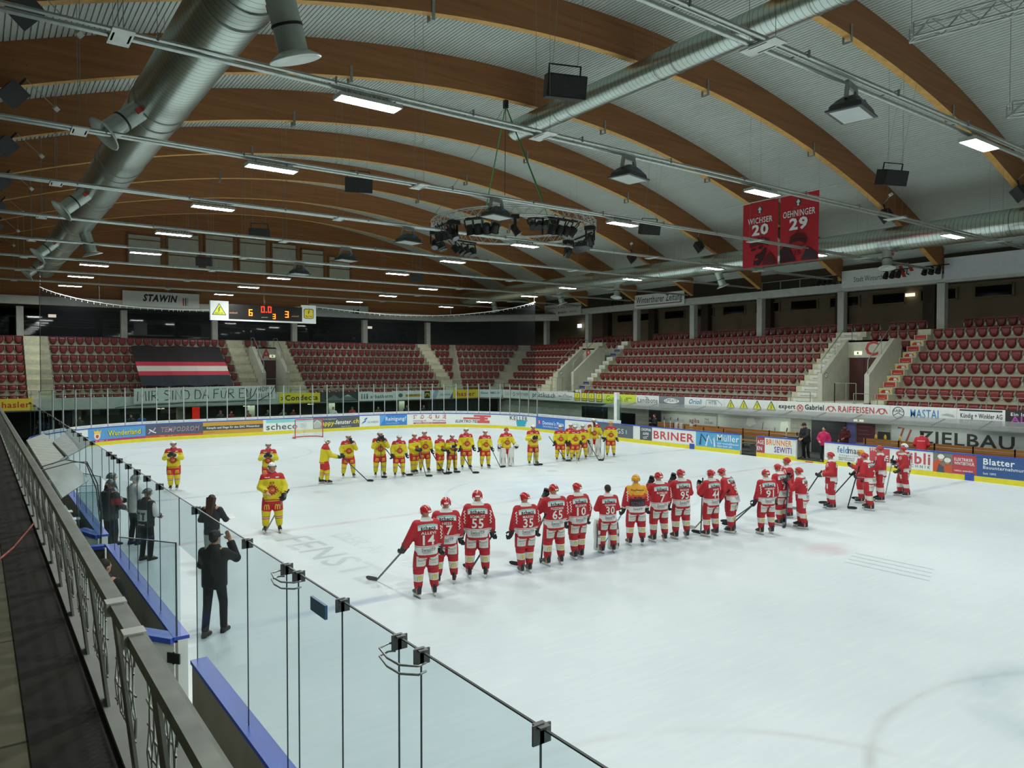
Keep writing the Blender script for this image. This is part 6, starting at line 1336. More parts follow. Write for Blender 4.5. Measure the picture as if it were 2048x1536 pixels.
def body_mesh(aR, aL, lean, yaw, pitch, legs, bare=(), vox=.019, skin=None):
    key = ('body', aR, aL, lean, yaw, pitch, legs, bare, vox)
    if key in _BC: return _BC[key]
    mb = MB(); L_ = LEAN(lean)
    eloft(mb, [(.9, .15, .1), (1.1, .14, .1), (1.35, .17, .11), (1.47, .17, .09), (1.52, .08, .07)], M=L_)
    for side, spec in ((1, aR), (-1, aL)):
        s, e, w = arm_pts(spec, side, lean); cone(mb, [L_ @ Vector((side*.12, 0, 1.45)), s, e, w], [.075, .068, .05, .034])
        if side in bare: hand_geo(mb, w, w-e, side, spec in ('high', 'point'))
        else: ball(mb, w+(w-e).normalized()*.05, .04)
    for hip, kn, an in legs_pts(legs): cone(mb, [hip, kn, an], [.095, .06, .045]); cone(mb, [an+Vector((0, .0, -.04)), an+Vector((0, .12, -.06))], [.04, .03])
    H = head_M(lean, yaw, pitch)
    cone(mb, [L_ @ Vector((0, 0, 1.48)), H @ Vector((0, 0, .05))], [.062, .056])
    def hb(c, r, s=(1, 1, 1)):
        t = MB(); ball(t, c, r, s); mb.add([H @ Vector(v) for v in t.v], t.f, True)
    hb((0, -.005, .115), .1, (.78, .98, 1.0)); hb((0, .035, .055), .066, (.9, .9, 1.0)); hb((0, .1, .085), .017, (.9, 1.3, 1.4)); hb((.078, -.005, .09), .026, (.4, .8, 1.2)); hb((-.078, -.005, .09), .026, (.4, .8, 1.2)); hb((0, .07, .105), .05, (1.2, .5, .5))
    me = fuse(mb, 'body', vox, 2, skin or SKIN)
    # eyes and mouth added on the face
    bm = bmesh.new(); bm.from_mesh(me); me.materials.append(EYE); me.materials.append(LIP)
    for x, z, y, r, mi in ((.032, .1, .083, .011, 1), (-.032, .1, .083, .011, 1), (0, .035, .092, .013, 2)):
        M = H @ Matrix.Translation((x, y, z)) @ Matrix.Diagonal((1.0 if mi == 1 else 1.7, .7, .8 if mi == 1 else .4, 1)); r_ = bmesh.ops.create_icosphere(bm, subdivisions=1, radius=r, matrix=M)
        for v in r_['verts']:
            for f in v.link_faces: f.material_index = mi
    bm.to_mesh(me); bm.free(); _BC[key] = me; return me
def garment(kind, aR, aL, lean, m, legs='std', fat=1.0):
    key = (kind, aR, aL, lean, legs, fat); mk = key+(m.name,)
    if mk in _BC: return _BC[mk]
    if key in _BC:
        me = _BC[key].copy(); me.materials.clear(); me.materials.append(m); _BC[mk] = me; return me
    mb = MB(); L_ = LEAN(lean); f = fat
    if kind in ('jersey', 'jacket'):
        hem = .8 if kind == 'jersey' else .84
        eloft(mb, [(hem, .228*f, .18*f), (.95, .228*f, .175*f), (1.15, .228*f, .172*f), (1.33, .236*f, .175*f), (1.42, .21*f, .15*f), (1.49, .15*f, .12), (1.535, .1, .095), (1.575, .088, .085)], M=L_)
        for side, spec in ((1, aR), (-1, aL)):
            s, e, w = arm_pts(spec, side, lean); s = s+Vector((0, 0, -.005)); w = w-(w-e)*.08
            mb.tube([L_ @ Vector((side*.1, 0, 1.43)), s, e, w], [.095*f, .104*f, .09*f, .078*f], 14); ball(mb, s, .103*f); ball(mb, e, .09*f)
    elif kind == 'pants':
        eloft(mb, [(.76, .2, .155), (.86, .205, .155), (1.0, .19, .145)])
        for hip, kn, an in legs_pts(legs): k2 = hip.lerp(kn, .93); mb.tube([hip+Vector((0, 0, -.02)), hip.lerp(kn, .5), k2], [.14, .138, .125], 14)
    elif kind == 'trousers':
        eloft(mb, [(.8, .16*f, .115*f), (.9, .17*f, .12*f), (1.0, .155*f, .11*f)])
        for hip, kn, an in legs_pts(legs): mb.tube([hip, kn, an+Vector((0, 0, -.05))], [.1*f, .075*f, .062*f], 12); ball(mb, kn, .075*f)
    me = fuse(mb, kind, .02, 4 if kind != 'trousers' else 3, m); _BC[key] = me; _BC[mk] = me; return me
def sock_mesh(legs, side, m):
    k = ('sock', legs, side, m.name)
    if k not in _BC:
        hip, kn, an = legs_pts(legs)[0 if side < 0 else 1]; mb = MB().use(m); kn = kn+Vector((0, 0, .07))
        mb.tube([kn, kn.lerp(an, .15), kn.lerp(an, .4), kn.lerp(an, .75), an+Vector((0, 0, .05))], [.108, .112, .1, .085, .07], 16); _BC[k] = mb.mesh('sock')
    return _BC[k]
BOOT = mat('skate_boot', '#24282c', .35, var=.2, scale=12); HOLD = mat('skate_holder', '#d9dcd8', .4, var=.05); BLADE = mat('skate_blade', '#a8b0b4', .2, metal=.9)
def skate_mesh():
    mb = MB().use(BOOT)
    rings = []
    for y, hw, z0, z1 in ((-.1, .02, .1, .16), (-.09, .036, .085, .27), (-.05, .04, .08, .285), (0, .042, .08, .25), (.05, .045, .08, .19), (.11, .048, .08, .155), (.16, .042, .08, .135), (.19, .02, .09, .115)):
        rings.append([Vector((x*hw, y, z0+(z1-z0)*t)) for x, t in ((-.8, 0), (.8, 0), (1, .35), (.85, .8), (.4, 1), (-.4, 1), (-.85, .8), (-1, .35))])
    mb.loft(rings); mb.use(HOLD); mb.loft([[Vector((x, y, z)) for x, y in ((-.018, -.1), (.018, -.1), (.018, .17), (-.018, .17))] for z in (.035, .085)], True, False)
    mb.box(-.024, .16, .085, .024, .2, .11)
    for y in (.03, .055, .08): mb.bar((-.03, y, .19-(y-.03)*.7), (.03, y, .195-(y-.03)*.7), .012)
    mb.use(BLADE).box(-.004, -.12, 0, .004, .19, .036); return mb.mesh('skate')
SKATE = skate_mesh()
def glove_mesh(m, cuffm, side):
    mb = MB().use(m)
    t = MB(); eloft(t, [(-.04, .07, .062), (.03, .066, .056), (.09, .062, .045), (.13, .055, .036)]); mb.add(t.v, t.f, True)
    for k in range(4):
        x = (.045-.03*k)*side; L_ = (.06, .072, .074, .06)[k]; p0 = Vector((x, 0, .115)); p1 = p0+Vector((0, .022, L_*.7)); p2 = p1+Vector((0, .05, .012)); p3 = p2+Vector((0, .012, -.04)); mb.tube([p0, p1, p2, p3], [.021, .021, .02, .017], 8)
    p0 = Vector((.05*side, .02, .04)); mb.tube([p0, p0+Vector((.03*side, .04, .04)), p0+Vector((.015*side, .075, .065))], [.024, .022, .018], 8)
    mb.use(cuffm); t = MB(); eloft(t, [(-.075, .083, .075), (-.045, .076, .068), (-.03, .07, .06)]); mb.add(t.v, t.f, True)
    return mb.mesh('glove')
GB = mat('glove_black', '#1b1c1e', .5, var=.2, scale=20); GW = mat('glove_white', '#c9cdc9', .5)
GLV = {(s, c): glove_mesh(GB, cm, s) for s in (1, -1) for c, cm in (('k', GB), ('w', GW), ('r', mat('cuff_red', '#7c2428', .5)))}
def helmet_mesh(kind):
    t = NT('helmet_'+kind, .25)
    c = {'red': '#b3242b', 'white': '#dfe3df', 'gold': '#e0a024', 'grey': '#5d6663', 'redcap': '#b3323a'}[kind]
    ax = t.op('ABSOLUTE', t.x)
    if kind == 'red': col_ = t.mix(t.AND(t.lt(ax, .024), t.lt(t.y, .03), t.gt(t.z, .175)), t.mix(t.AND(t.lt(ax, .045), t.lt(t.y, -.08), t.band(t.z, .085, .115)), c, '#e6e4de'), t.mix(t.lt(ax, .01), '#c9332f', '#e6e4de'))
    elif kind == 'white': col_ = t.mix(t.AND(t.band(t.z, .1, .15), t.gt(ax, .07), t.gt(t.y, -.03)), c, '#3b3d40')
    elif kind == 'gold': col_ = t.mix(t.gt(t.noise(28, 2), .62), c, '#7a3a10')
    elif kind == 'grey': col_ = t.mix(t.gt(t.noise(14, 2), .55), '#49524f', '#8d9793')
    else: col_ = t.col(c)
    t.base(col_)
    mb = MB().use(t.m); n = 24; rings = []
    for q in range(1, 9):
        ring = []
        for k in range(n):
            ph = 2*PI*k/n; fy = math.sin(ph); rim = 1.62 if fy < -.3 else (1.45 if fy < .45 else 1.12)
            th = rim*q/8; ring.append(Vector((.108*math.sin(th)*math.cos(ph), .13*math.sin(th)*math.sin(ph)-.005, .1+.125*math.cos(th)-(.02*max(0, -fy)*(q/8)))))
        rings.append(ring)
    mb.loft(rings, True, True)
    for s in (-1, 1): mb.loft([[Vector((s*x, y, z)) for y, z in ((-.04, .13), (.035, .13), (.025, .055), (-.035, .05))] for x in (.088, .106)], True, False)
    if kind != 'redcap':
        mb.use(_M['pane_glass']).loft([[Vector((.108*math.cos(a), .135*math.sin(a), z)) for a in [PI*.18+PI*.64*k/10 for k in range(11)]] for z in (.14, .07)], False, True)
        mb.use(mat('chin_strap', '#c9ccc8', .5)).tube([(-.09, .0, .06), (-.06, .05, .0), (0, .085, -.02), (.06, .05, .0), (.09, 0, .06)], .007, 6)
    return mb.mesh('helmet')
HELM = {k: helmet_mesh(k) for k in ('red', 'white', 'gold', 'grey', 'redcap')}
# kit materials
def kit_red():
    t = NT('jersey_red', .65); back = t.lt(t.y, .06); f = t.noise(9, 4); base = t.mix(t.op('MULTIPLY', f, .35), '#b81f2a', '#96141f')
    ax = t.op('ABSOLUTE', t.x)
    c = t.mix(t.AND(t.band(t.z, .86, 1.01), back, t.lt(ax, .28)), base, '#dcdfdc'); c = t.mix(t.AND(t.band(t.z, 1.02, 1.035), t.lt(ax, .29)), c, '#dcdfdc'); c = t.mix(t.AND(t.gt(t.z, 1.5), t.lt(ax, .13)), c, '#d8dbd8')
    t.base(c); t.bump(t.noise(6, 5), .5, .03); return t.m
def kit_yellow():
    t = NT('jersey_yellow', .65); f = t.noise(9, 4); base = t.mix(t.op('MULTIPLY', f, .35), '#e0cf22', '#bfae12'); ax = t.op('ABSOLUTE', t.x)
    yoke = t.AND(t.gt(t.op('ADD', t.z, t.op('MULTIPLY', ax, .12)), 1.40), t.lt(t.y, .2), t.lt(ax, .4)); c = t.mix(yoke, base, '#b8202a'); c = t.mix(t.band(t.z, .845, .87), c, '#b8202a'); c = t.mix(t.lt(t.z, .825), c, '#b8202a')
    t.base(c); t.bump(t.noise(6, 5), .5, .03); return t.m
def kit_top():
    t = NT('jersey_topscorer', .65); ax = t.op('ABSOLUTE', t.x); edge = t.op('ADD', t.z, t.op('MULTIPLY', t.op('SUBTRACT', t.noise(13, 2), .5), .16)); fl = t.AND(t.gt(edge, 1.24), t.lt(ax, .26)); base = t.mix(t.AND(t.band(t.z, 1.02, 1.2), t.lt(ax, .2)), '#b81f2a', '#3a1a20')
    c = t.mix(fl, base, t.ramp(t.z, .45, '#d9642a', .55, '#e6a62a')); c = t.mix(fl, base, t.mix(t.gt(edge, 1.31), '#d4552a', '#e3a428')); c = t.mix(t.AND(t.band(t.z, .86, 1.01), t.lt(t.y, .06), t.lt(ax, .28)), c, '#dcdfdc'); t.base(c); return t.m
def kit_sock(nm, base, bands):
    t = NT(nm, .7); c = t.col(base)
    for lo, hi, cc in bands: c = t.mix(t.band(t.z, lo, hi), c, cc)
    t.base(c); return t.m
JR, JY, JT = kit_red(), kit_yellow(), kit_top()
SR = kit_sock('sock_red', '#b4202b', [(.33, .47, '#d6d8d2')]); SY = kit_sock('sock_yellow', '#d8c820', [(.37, .39, '#a82630'), (.39, .41, '#e0ddc8'), (.41, .43, '#a82630')])
PR = mat('pants_red', '#b01f2a', .6, var=.15, scale=8); PY = mat('pants_bright_red', '#c4222a', .6, var=.15, scale=8)
HAIRS = {'dark': mat('hair_dark', '#2b221b', .7, var=.3, scale=30), 'brown': mat('hair_brown', '#3a2619', .6, var=.3, scale=30), 'black': mat('hair_black', '#16140f', .6, var=.3, scale=30), 'grey': mat('hair_grey', '#8a8780', .7, var=.3, scale=30)}
def hair_mesh(kind, long=False):
    k = ('hair', kind, long)
    if k not in _BC:
        mb = MB()
        ball(mb, (0, -.018, .135), .1, (.86, 1.0, .9)); ball(mb, (0, -.05, .1), .085, (.98, .75, .9))
        if long:
            for x in (-.06, 0, .06): mb.tube([(x, -.045, .15), (x*.9, -.085, .02), (x*.75, -.13, -.13), (x*.5, -.13, -.3)], [.062, .06, .052, .022], 10)
        _BC[k] = fuse(mb, 'hair', .014, 2, HAIRS[kind])
    return _BC[k]
def shoe_mesh(m):
    k = ('shoe', m.name)
    if k not in _BC:
        mb = MB().use(m); rings = [[Vector((x*hw, y, z1*t)) for x, t in ((-.9, 0), (.9, 0), (1, .4), (.6, 1), (-.6, 1), (-1, .4))] for y, hw, z1 in ((-.11, .02, .06), (-.09, .04, .11), (-.03, .042, .12), (.04, .045, .085), (.12, .05, .06), (.17, .035, .045), (.19, .01, .03))]
        mb.loft(rings); _BC[k] = mb.mesh('shoe')
    return _BC[k]
_BVH = {}
def bvh(me):
    if me.name not in _BVH: _BVH[me.name] = BVHTree.FromPolygons([v.co for v in me.vertices], [tuple(p.vertices) for p in me.polygons])
    return _BVH[me.name]
def on_cloth(me, front, cx, cz, lean=0):
    T = bvh(me); d = Vector((0, -1 if front else 1, 0))
    def f(a, b, k):
        x = cx-a if front else cx+a; z = cz+b; o = Vector((x, 1.5 if front else -1.5, z)); h = T.ray_cast(o, d)
        y = h[0].y if h[0] is not None else (.12 if front else -.12)
        return Vector((x, y-d.y*k, z))
    return f
def decals(name, par, me, front, items, cx=0, cz=0):
    mb = letter_mesh(items, on_cloth(me, front, cx, cz), 1, 1, .006, .0025, .04); return mb.build(name, par)
def put_legs(p, legs, sock, left_only=False):
    for s in (-1, 1):
        link('sock', sock_mesh(legs, s, sock), p)
        an = legs_pts(legs)[0 if s < 0 else 1][2]; o = link('skate', SKATE, p, (an.x, an.y+.02, 0)); o.rotation_euler = (0, 0, -s*.18 if legs != 'close' else 0)
PL = {}
def put_glove(p, spec, side, lean, cuff='k'):
    s, e, w = arm_pts(spec, side, lean); d = (w-e).normalized(); q = d.to_track_quat('Z', 'Y').to_matrix().to_4x4()
    o = link('glove', GLV[(side, cuff)], p); o.matrix_local = Matrix.Translation(w) @ q @ Matrix.Rotation(-.5*side if spec != 'down' else 1.2*side, 4, 'Z'); return w+d*.11
def person(label, x, y, rz, H, body, group=None):
    o = link('person', body, None, (x, y, 0), rz); o.scale = (H,)*3; return tag(o, label, 'person', group)
def player(key, team, label, x, y, head_deg, H, aR='down', aL='down', num='', name='', lean=0., yaw=0., pitch=.1, legs='std', helm=None, jersey=None, bare=()):
    sc = H/1.84; rz = -math.radians(head_deg); red = team == 'red'
    p = person(label, x, y, rz, sc, body_mesh(aR, aL, lean, yaw, pitch, legs, tuple(bare)), 'players in red' if red else 'players in yellow')
    jm = jersey or (JR if red else JY); jme = garment('jersey', aR, aL, lean, jm); j = link('jersey', jme, p)
    pme = garment('pants', '', '', 0, PR if red else PY, legs); pa = link('pants', pme, p)
    put_legs(p, legs, SR if red else SY)
    tips = {}
    for s, a in ((1, aR), (-1, aL)):
        if s in bare: w = arm_pts(a, s, lean); tips[s] = w[2]+(w[2]-w[1]).normalized()*.1
        else: tips[s] = put_glove(p, a, s, lean, ('k', 'w', 'r')[len(PL) % 3] if red else ('w', 'k')[len(PL) % 2])
    hm = helm or ('red' if red else 'white')
    if hm in HELM: o = link('helmet', HELM[hm], p)
    else: o = link('hair', hair_mesh(hm), p)
    o.matrix_local = head_M(lean, yaw, pitch)
    Wc = '#e3e4df'
    if red:
        up = LEAN(lean) @ Vector((0, -.16, 1.4)); dz = up.z-1.4
        if jm is JT: its = [('t', 'PostFinance', -.16, 1.4, .05, '#4a2412', .32, .04), ('l', [(-.17, 1.38), (0, 1.395), (.17, 1.37)], .012, '#e8e2c8'), ('t', 'TOP', -.1, 1.15, .1, '#26282c', .2, .08), ('t', 'SCORER', -.17, 1.03, .1, '#55606a', .34, .06), ('t', 'SwissITP', -.12, .925, .055, '#3a3f40', .24, .01)]
        else:
            its = [('a', -.2, .2, 1.325, 1.425, .03, '#dfe3e0'), ('a', -.19, .19, 1.398, 1.423, .03, '#7fc4be'), ('t', 'scheco', -.15, 1.345, .075, '#2f3a40', .3, .08)]
            if name: its.append(('t', name, 0, 1.262, .05, Wc, min(.3, .05*len(name)), .05, 'c'))
            if num: its.append(('t', num, 0, 1.06, .185, Wc, .1*len(num)+.04, .05, 'c'))
            its += [('t', 'SwissITP', -.14, .93, .065, '#3a4044', .28, .01), ('r', -.14, .912, .05, .918, '#3a4044'), ('t', 'the Profis für IT', -.12, .885, .02, '#5a6064', .2)]
            its = [tuple([it[0], it[1]]+[it[2], it[3]+dz]+list(it[4:])) if it[0] == 't' else ((it[0], [(a, b+dz) for a, b in it[1]])+tuple(it[2:]) if it[0] in 'pl' else ('a', it[1], it[2], it[3]+dz, it[4]+dz, it[5], it[6]) if it[0] == 'a' else (it[0], it[1], it[2]+dz, it[3], it[4]+dz, it[5])) for it in its]
        if aR == 'down': its.append(('l', [(.25+.03*(i % 2), 1.4-.032*i) for i in range(9)], .02, Wc))
        if aL == 'down': its.append(('l', [(-.25-.03*(i % 2), 1.4-.032*i) for i in range(9)], .02, Wc))
        decals('back_print', j, jme, False, its)
        mb = letter_mesh(sum([[('r', c-.095, .63, c+.095, .83, '#d3d4cb'), ('t', 'SwissITP', c-.075, .73, .04, '#7d706a', .15, .01), ('t', 'die Profis', c-.05, .68, .02, '#8d8078', .1, .01)] for c in (-.125, .125)], []), on_cloth(pme, False, 0, 0), 1, 1, .006, .002, .04)
        mb.build('print', pa)
        fr = sum([[('r', c-.06, .66, c+.06, .82, '#d3d4cb')] for c in (-.13, .13)], []); letter_mesh(fr, on_cloth(pme, True, 0, 0), 1, 1, .006, .002, .04).build('print', pa)
        decals('front_print', j, jme, True, [('l', [(-.2, 1.36), (-.1, 1.45)], .025, Wc), ('l', [(.2, 1.36), (.1, 1.45)], .025, Wc), ('l', [(-.16, 1.33), (-.06, 1.42)], .02, Wc), ('l', [(.16, 1.33), (.06, 1.42)], .02, Wc), ('t', 'ehc', -.09, 1.15, .1, Wc, .18, .06)])
        for s_ in (-1, 1):
            k_ = 0 if s_ < 0 else 1; an = legs_pts(legs)[k_]; cx = an[1].lerp(an[2], .33).x; sk = [c for c in p.children if c.name.startswith('sock')][k_]
            decals('print', sk, sk.data, False, [('l', archM(-.045, .35, .09, .09), .018, '#c9c43a')], cx)
        # sleeve patch seen from the side
    else:
        its = [('l', circ(0, 1.115, .088, 14), .05, '#b8362a', True)]+[('l', [(.1*math.cos(q*PI/6), 1.115+.1*math.sin(q*PI/6)), (.135*math.cos(q*PI/6), 1.115+.135*math.sin(q*PI/6))], .022, '#8d2a24') for q in range(12)]+[('p', circ(0, 1.115, .06, 12), '#e09a3c'), ('l', circ(.004, 1.115, .04, 8, None, .9, 5.4), .018, '#8d2a24'), ('t', 'S', -.185, 1.075, .08, '#a8242a', None, .06), ('t', 'L', .13, 1.075, .08, '#a8242a', None, .06), ('r', -.17, 1.42, -.1, 1.44, Wc), ('r', -.09, 1.425, -.05, 1.445, Wc), ('r', .09, 1.42, .17, 1.445, Wc), ('t', 'emmental', -.1, .885, .022, '#8d2a1e', .2, .02)]
        if num: its.append(('t', num, 0, 1.265, .07, '#8d1f24', .05*len(num)+.02, .05, 'c'))
        decals('front_print', j, jme, True, its)
        mb = letter_mesh([('l', archM(c-.055, .62, .11, .12), .02, '#e0c83a') for c in (-.13, .13)], on_cloth(pme, True, 0, 0), 1, 1, .006); mb.build('print', pa)
    # waist patch
    PL[key] = (p, {s: Matrix.Translation((x, y, 0)) @ Matrix.Rotation(rz, 4, 'Z') @ Matrix.Scale(sc, 4) @ t for s, t in tips.items()})
    return p
def stick(label, key, side, heel, toe, length=1.5, c='#2a2b2c', cb='#1c1d1e', hand=None):
    h = Vector(hand) if hand else PL[key][1][side]; heel = Vector((heel[0], heel[1], .035)); d = (h-heel).normalized(); L_ = max(length, (h-heel).length+.08)
    t = thing('hockey_stick', label, 'hockey stick', tuple(heel), 0, 'hockey sticks')
    MB().use(mat('stick_'+c[1:], c, .4, var=.2, scale=14)).bar((0, 0, 0), d*L_, .026, .03).build('shaft', t)
    MB().use(GB).bar(d*(L_-.14), d*L_, .03, .034).build('grip_tape', t)
    td = Vector((toe[0]-heel.x, toe[1]-heel.y, 0)); td = td.normalized()*.28 if td.length > 1e-4 else Vector((.28, 0, 0)); u = Vector((0, 0, 1)); n = td.cross(u).normalized()*.006
    mb = MB().use(mat('blade_'+cb[1:], cb, .5)); prof = [(0, -.03, .05), (.35, -.03, .06), (.8, -.025, .06), (1.0, .0, .04)]; rings = []
    for q, z0, z1 in prof: c0 = td*q+n*(8*q*q); rings.append([c0-n+u*z0, c0+n+u*z0, c0+n+u*z1, c0-n+u*z1])
    mb.loft(rings, True, False); mb.build('blade', t); return t
def goalie_legs(key, c='#d9dad4'):
    p = PL[key][0]; m = mat('goalie_pad', c, .5, var=.08); d = mat('goalie_pad_trim', '#3a3a3c', .5)
    for s in (-1, 1):
        mb = MB().use(m); x = s*.2
        mb.loft([[Vector((x+a*w, .07+b*.075+yo, z)) for a, b in ((-1, -1), (1, -1), (1.05, .6), (.6, 1), (-.6, 1), (-1.05, .6))] for z, w, yo in ((.06, .12, .05), (.12, .14, .03), (.3, .135, .0), (.55, .145, .03), (.74, .13, .05), (.86, .1, .06))], True, False)
        mb.box(x-.1, -.06, .25, x+.1, .0, .42); mb.box(x-.09, -.05, .5, x+.09, 0, .6); o = mb.build('leg_pad', p)
        t = MB().use(d)
        for e in (-1, 1): t.tube([(x+e*.1, .155, .15), (x+e*.075, .15, .5), (x+e*.09, .18, .8)], .012, 5); t.tube([(x+e*.11, -.01, .15), (x+e*.1, -.02, .5), (x+e*.09, .02, .78)], .012, 5)
        t.build('trim', o)
def goalie_hands(key, aR, aL):
    p = PL[key][0]; m = mat('goalie_pad', '#d9dad4', .5)
    for s, a in ((1, aR), (-1, aL)):
        w = arm_pts(a, s, 0)[2]; mb = MB().use(m); M = Matrix.Translation(w+Vector((s*.03, .05, -.06)))
        if s > 0: mb.box(-.03, -.1, -.2, .03, .1, .18, M)
        else: mb.lathe([(.02, -.03), (.13, -.02), (.15, .03), (.12, .05), (.05, .01)], M @ Matrix.Rotation(1.2, 4, 'X'), 14)
        mb.build('blocker' if s > 0 else 'catcher', p)
def civ(label, x, y, head_deg, H, jc, tc, hair='dark', aR='down', aL='down', lean=0., yaw=0., pitch=.05, legs='close', long=False, cap=None, bare=(1, -1), fat=.82, z=0., vox=.016, shoes='#1d1c1b', cls='person'):
    sc = H/1.83; rz = -math.radians(head_deg)
    p = person(label, x, y, rz, sc, body_mesh(aR, aL, lean, yaw, pitch, legs, tuple(bare), vox)); p.location.z = z
    jm = jc if not isinstance(jc, str) else mat('cloth_'+jc[1:], jc, .8, var=.15, scale=7, bump=.3); tm = tc if not isinstance(tc, str) else mat('cloth_'+tc[1:], tc, .8, var=.15, scale=7)
    link('jacket', garment('jacket', aR, aL, lean, jm, 'std', fat), p); link('trousers', garment('trousers', '', '', 0, tm, legs, 1.0), p)
    for s, (hip, kn, an) in zip((-1, 1), legs_pts(legs)): link('shoe', shoe_mesh(mat('shoe_'+shoes[1:], shoes, .5)), p, (an.x, an.y+.03, .0))
    if hair in HELM: o = link('helmet', HELM[hair], p)
    elif hair: o = link('hair', hair_mesh(hair, long), p)
    if hair: o.matrix_local = head_M(lean, yaw, pitch)
    if cap:
        mb = MB().use(mat('cap_'+cap[1:], cap, .7)); mb.lathe([(.1, .12), (.1, .16), (.08, .21), (.03, .235), (.001, .236)], None, 16); mb.box(-.07, .08, .13, .07, .18, .142); o = mb.build('cap', p); o.matrix_local = head_M(lean, yaw, pitch)
    return p
RB = 'person in red hockey kit '
P_ = player
P_('R1', 'red', RB+'with number 14, nearest of the row, stick held out left', 4.78, -7.54, 12, 1.87, 'down', 'out', '14', 'ALLEVI', yaw=.5)
P_('R2', 'red', RB+'with number 17, half hidden behind the player nearest the camera', 5.56, -7.0, 25, 1.87, num='17', name='HESS')
P_('R3', 'red', RB+'with number 55, standing square with both arms down', 6.34, -7.02, 31, 1.95, num='55', name='SCHMUTZ')
P_('R4', 'red', RB+'with number 35, stick crossing behind the hips, head turned left', 7.39, -7.35, 14, 1.84, 'down', 'down', '35', 'MASON', yaw=.6, legs='close')
P_('R5', 'red', RB+'with number 65, left glove raised to the face', 8.33, -7.21, 14, 1.92, 'down', 'face', '65', 'POZZORINI', yaw=.2)
P_('R6', 'red', RB+'with number 10, overlapped by the one with raised glove', 9.15, -7.09, 10, 1.86, num='10', name='BLEIKER', yaw=.4, legs='close')
P_('R7', 'red', 'bare-headed dark-haired person in red goalkeeper kit with number 30', 10.13, -7.09, 20, 1.72, 'belly', 'chest', '30', 'GUNTERN', helm='dark')
P_('R8', 'red', 'person in red kit with yellow helmet and flaming yellow top scorer jersey', 11.25, -6.95, 28, 1.86, jersey=JT, helm='gold')
P_('R9', 'red', RB+'with number 7, left glove at the mouth and stick upright', 12.02, -7.03, 18, 1.87, 'down', 'face', '7', 'KOBLER', yaw=.1)
P_('R10', 'red', RB+'with number 95, glove behind the cheek, legs apart', 12.75, -7.14, 18, 1.9, 'belly', 'face', '95', 'BOZON', yaw=.3)
P_('R11', 'red', RB+'with number 44, both black gloves raised to the left', 13.63, -7.42, 6, 1.85, 'belly', 'clap', '44', 'HAGE', yaw=.3, pitch=.0)
P_('R12', 'red', RB+'with number 9, bowing forward with glove on the thigh', 14.43, -7.48, -14, 1.87, 'belly', 'hold', '9', 'BIERI', .3, yaw=.2, pitch=.35, legs='close')
P_('R13', 'red', RB+'with number 91, arms down, in front of two others', 15.05, -8.15, 22, 1.82, 'down', 'down', '91', 'HOMBERGER', pitch=.25)
P_('R14', 'red', RB+'with number 71, leaning left behind number 91', 16.4, -7.7, 8, 1.82, 'down', 'hold', '71', 'LUTHI', .12, yaw=.3, legs='close')
P_('R15', 'red', RB+'facing left with white shoulder stripes, behind the group of three', 17.49, -7.17, -55, 1.88, 'hold', 'belly', '', '', yaw=.2, legs='close')
P_('R16', 'red', RB+'right of the group, both gloves at the chin', 16.5, -8.3, -18, 1.78, 'clap', 'face', '21', 'KELLER', .1, yaw=.35, pitch=-.1, legs='stride')
P_('R17', 'red', RB+'alone in side view facing left, gloves crossed low', 19.84, -7.2, -38, 1.89, 'belly', 'belly', '', '', yaw=.3, legs='close')
P_('R18', 'red', 'person in red kit with yellow-topped helmet, glove held to the chin, behind another', 21.74, -7.16, -25, 1.84, 'hold', 'chest', '', '', helm='gold', yaw=.2)
P_('R19', 'red', RB+'leaning left with visible back print beside the yellow-topped helmet', 20.67, -8.01, -5, 1.88, 'hold', 'belly', '2', '', .14, yaw=.4, legs='stride')
P_('R20', 'red', RB+'tall in side view right of the leaning player, gloves low', 22.44, -7.44, -28, 1.95, 'hold', 'hold', '8', '', yaw=.35, legs='close')
P_('R21', 'red', RB+'at right end, hand over an upright stick', 24.07, -7.41, -42, 1.82, 'chest', 'hold', '', '', yaw=.1, legs='stride')
P_('R22', 'red', 'person in red goalkeeper kit with pale mask, rightmost of all players', 24.62, -7.2, -14, 1.88, 'hold', 'belly', '1', '', helm='white')
goalie_legs('R7'); goalie_legs('R22')
YB = 'person in yellow and red hockey kit '
P_('Y1', 'yel', YB+'alone at far left, clapping', 3.5, 9.23, 200, 1.88, 'clap', 'clap', '', legs='close')
P_('Y2', 'yel', YB+'with number 49, nearest of that team', 4.16, -.03, 200, 2.0, 'belly', 'hold', '49', bare=(1,), yaw=.1)
P_('Y3', 'yel', YB+'with clapping hands right behind number 49', 6.4, 7.3, 200, 1.82, 'clap', 'clap', '', legs='close')
P_('Y4', 'yel', YB+'in side view facing right, arms stretched forward', 8.58, 7.3, 100, 1.84, 'point', 'point', '', legs='stride', lean=.1)
P_('Y5', 'yel', YB+'with glove at the mouth, stick slanting right', 10.04, 8.36, 195, 1.85, 'hold', 'face', '', legs='wide')
P_('Y6', 'yel', YB+'with both gloves over the face', 11.22, 7.85, 195, 1.95, 'face', 'face', '')
P_('Y7', 'yel', YB+'with number 27, arms hanging, head bowed', 11.87, 7.38, 195, 1.82, num='27', pitch=.4)
P_('Y8', 'yel', YB+'turned right between numbers 27 and 24', 12.8, 7.79, 165, 1.8, 'belly', 'belly', '', legs='close', yaw=-.3)
P_('Y9', 'yel', YB+'with number 24, tall, looking right', 13.39, 7.93, 195, 1.88, num='24', yaw=-.5)
P_('Y10', 'yel', YB+'turned right just beyond number 24, gloves together low', 13.85, 7.4, 165, 1.74, 'belly', 'hold', '', legs='close', yaw=-.3)
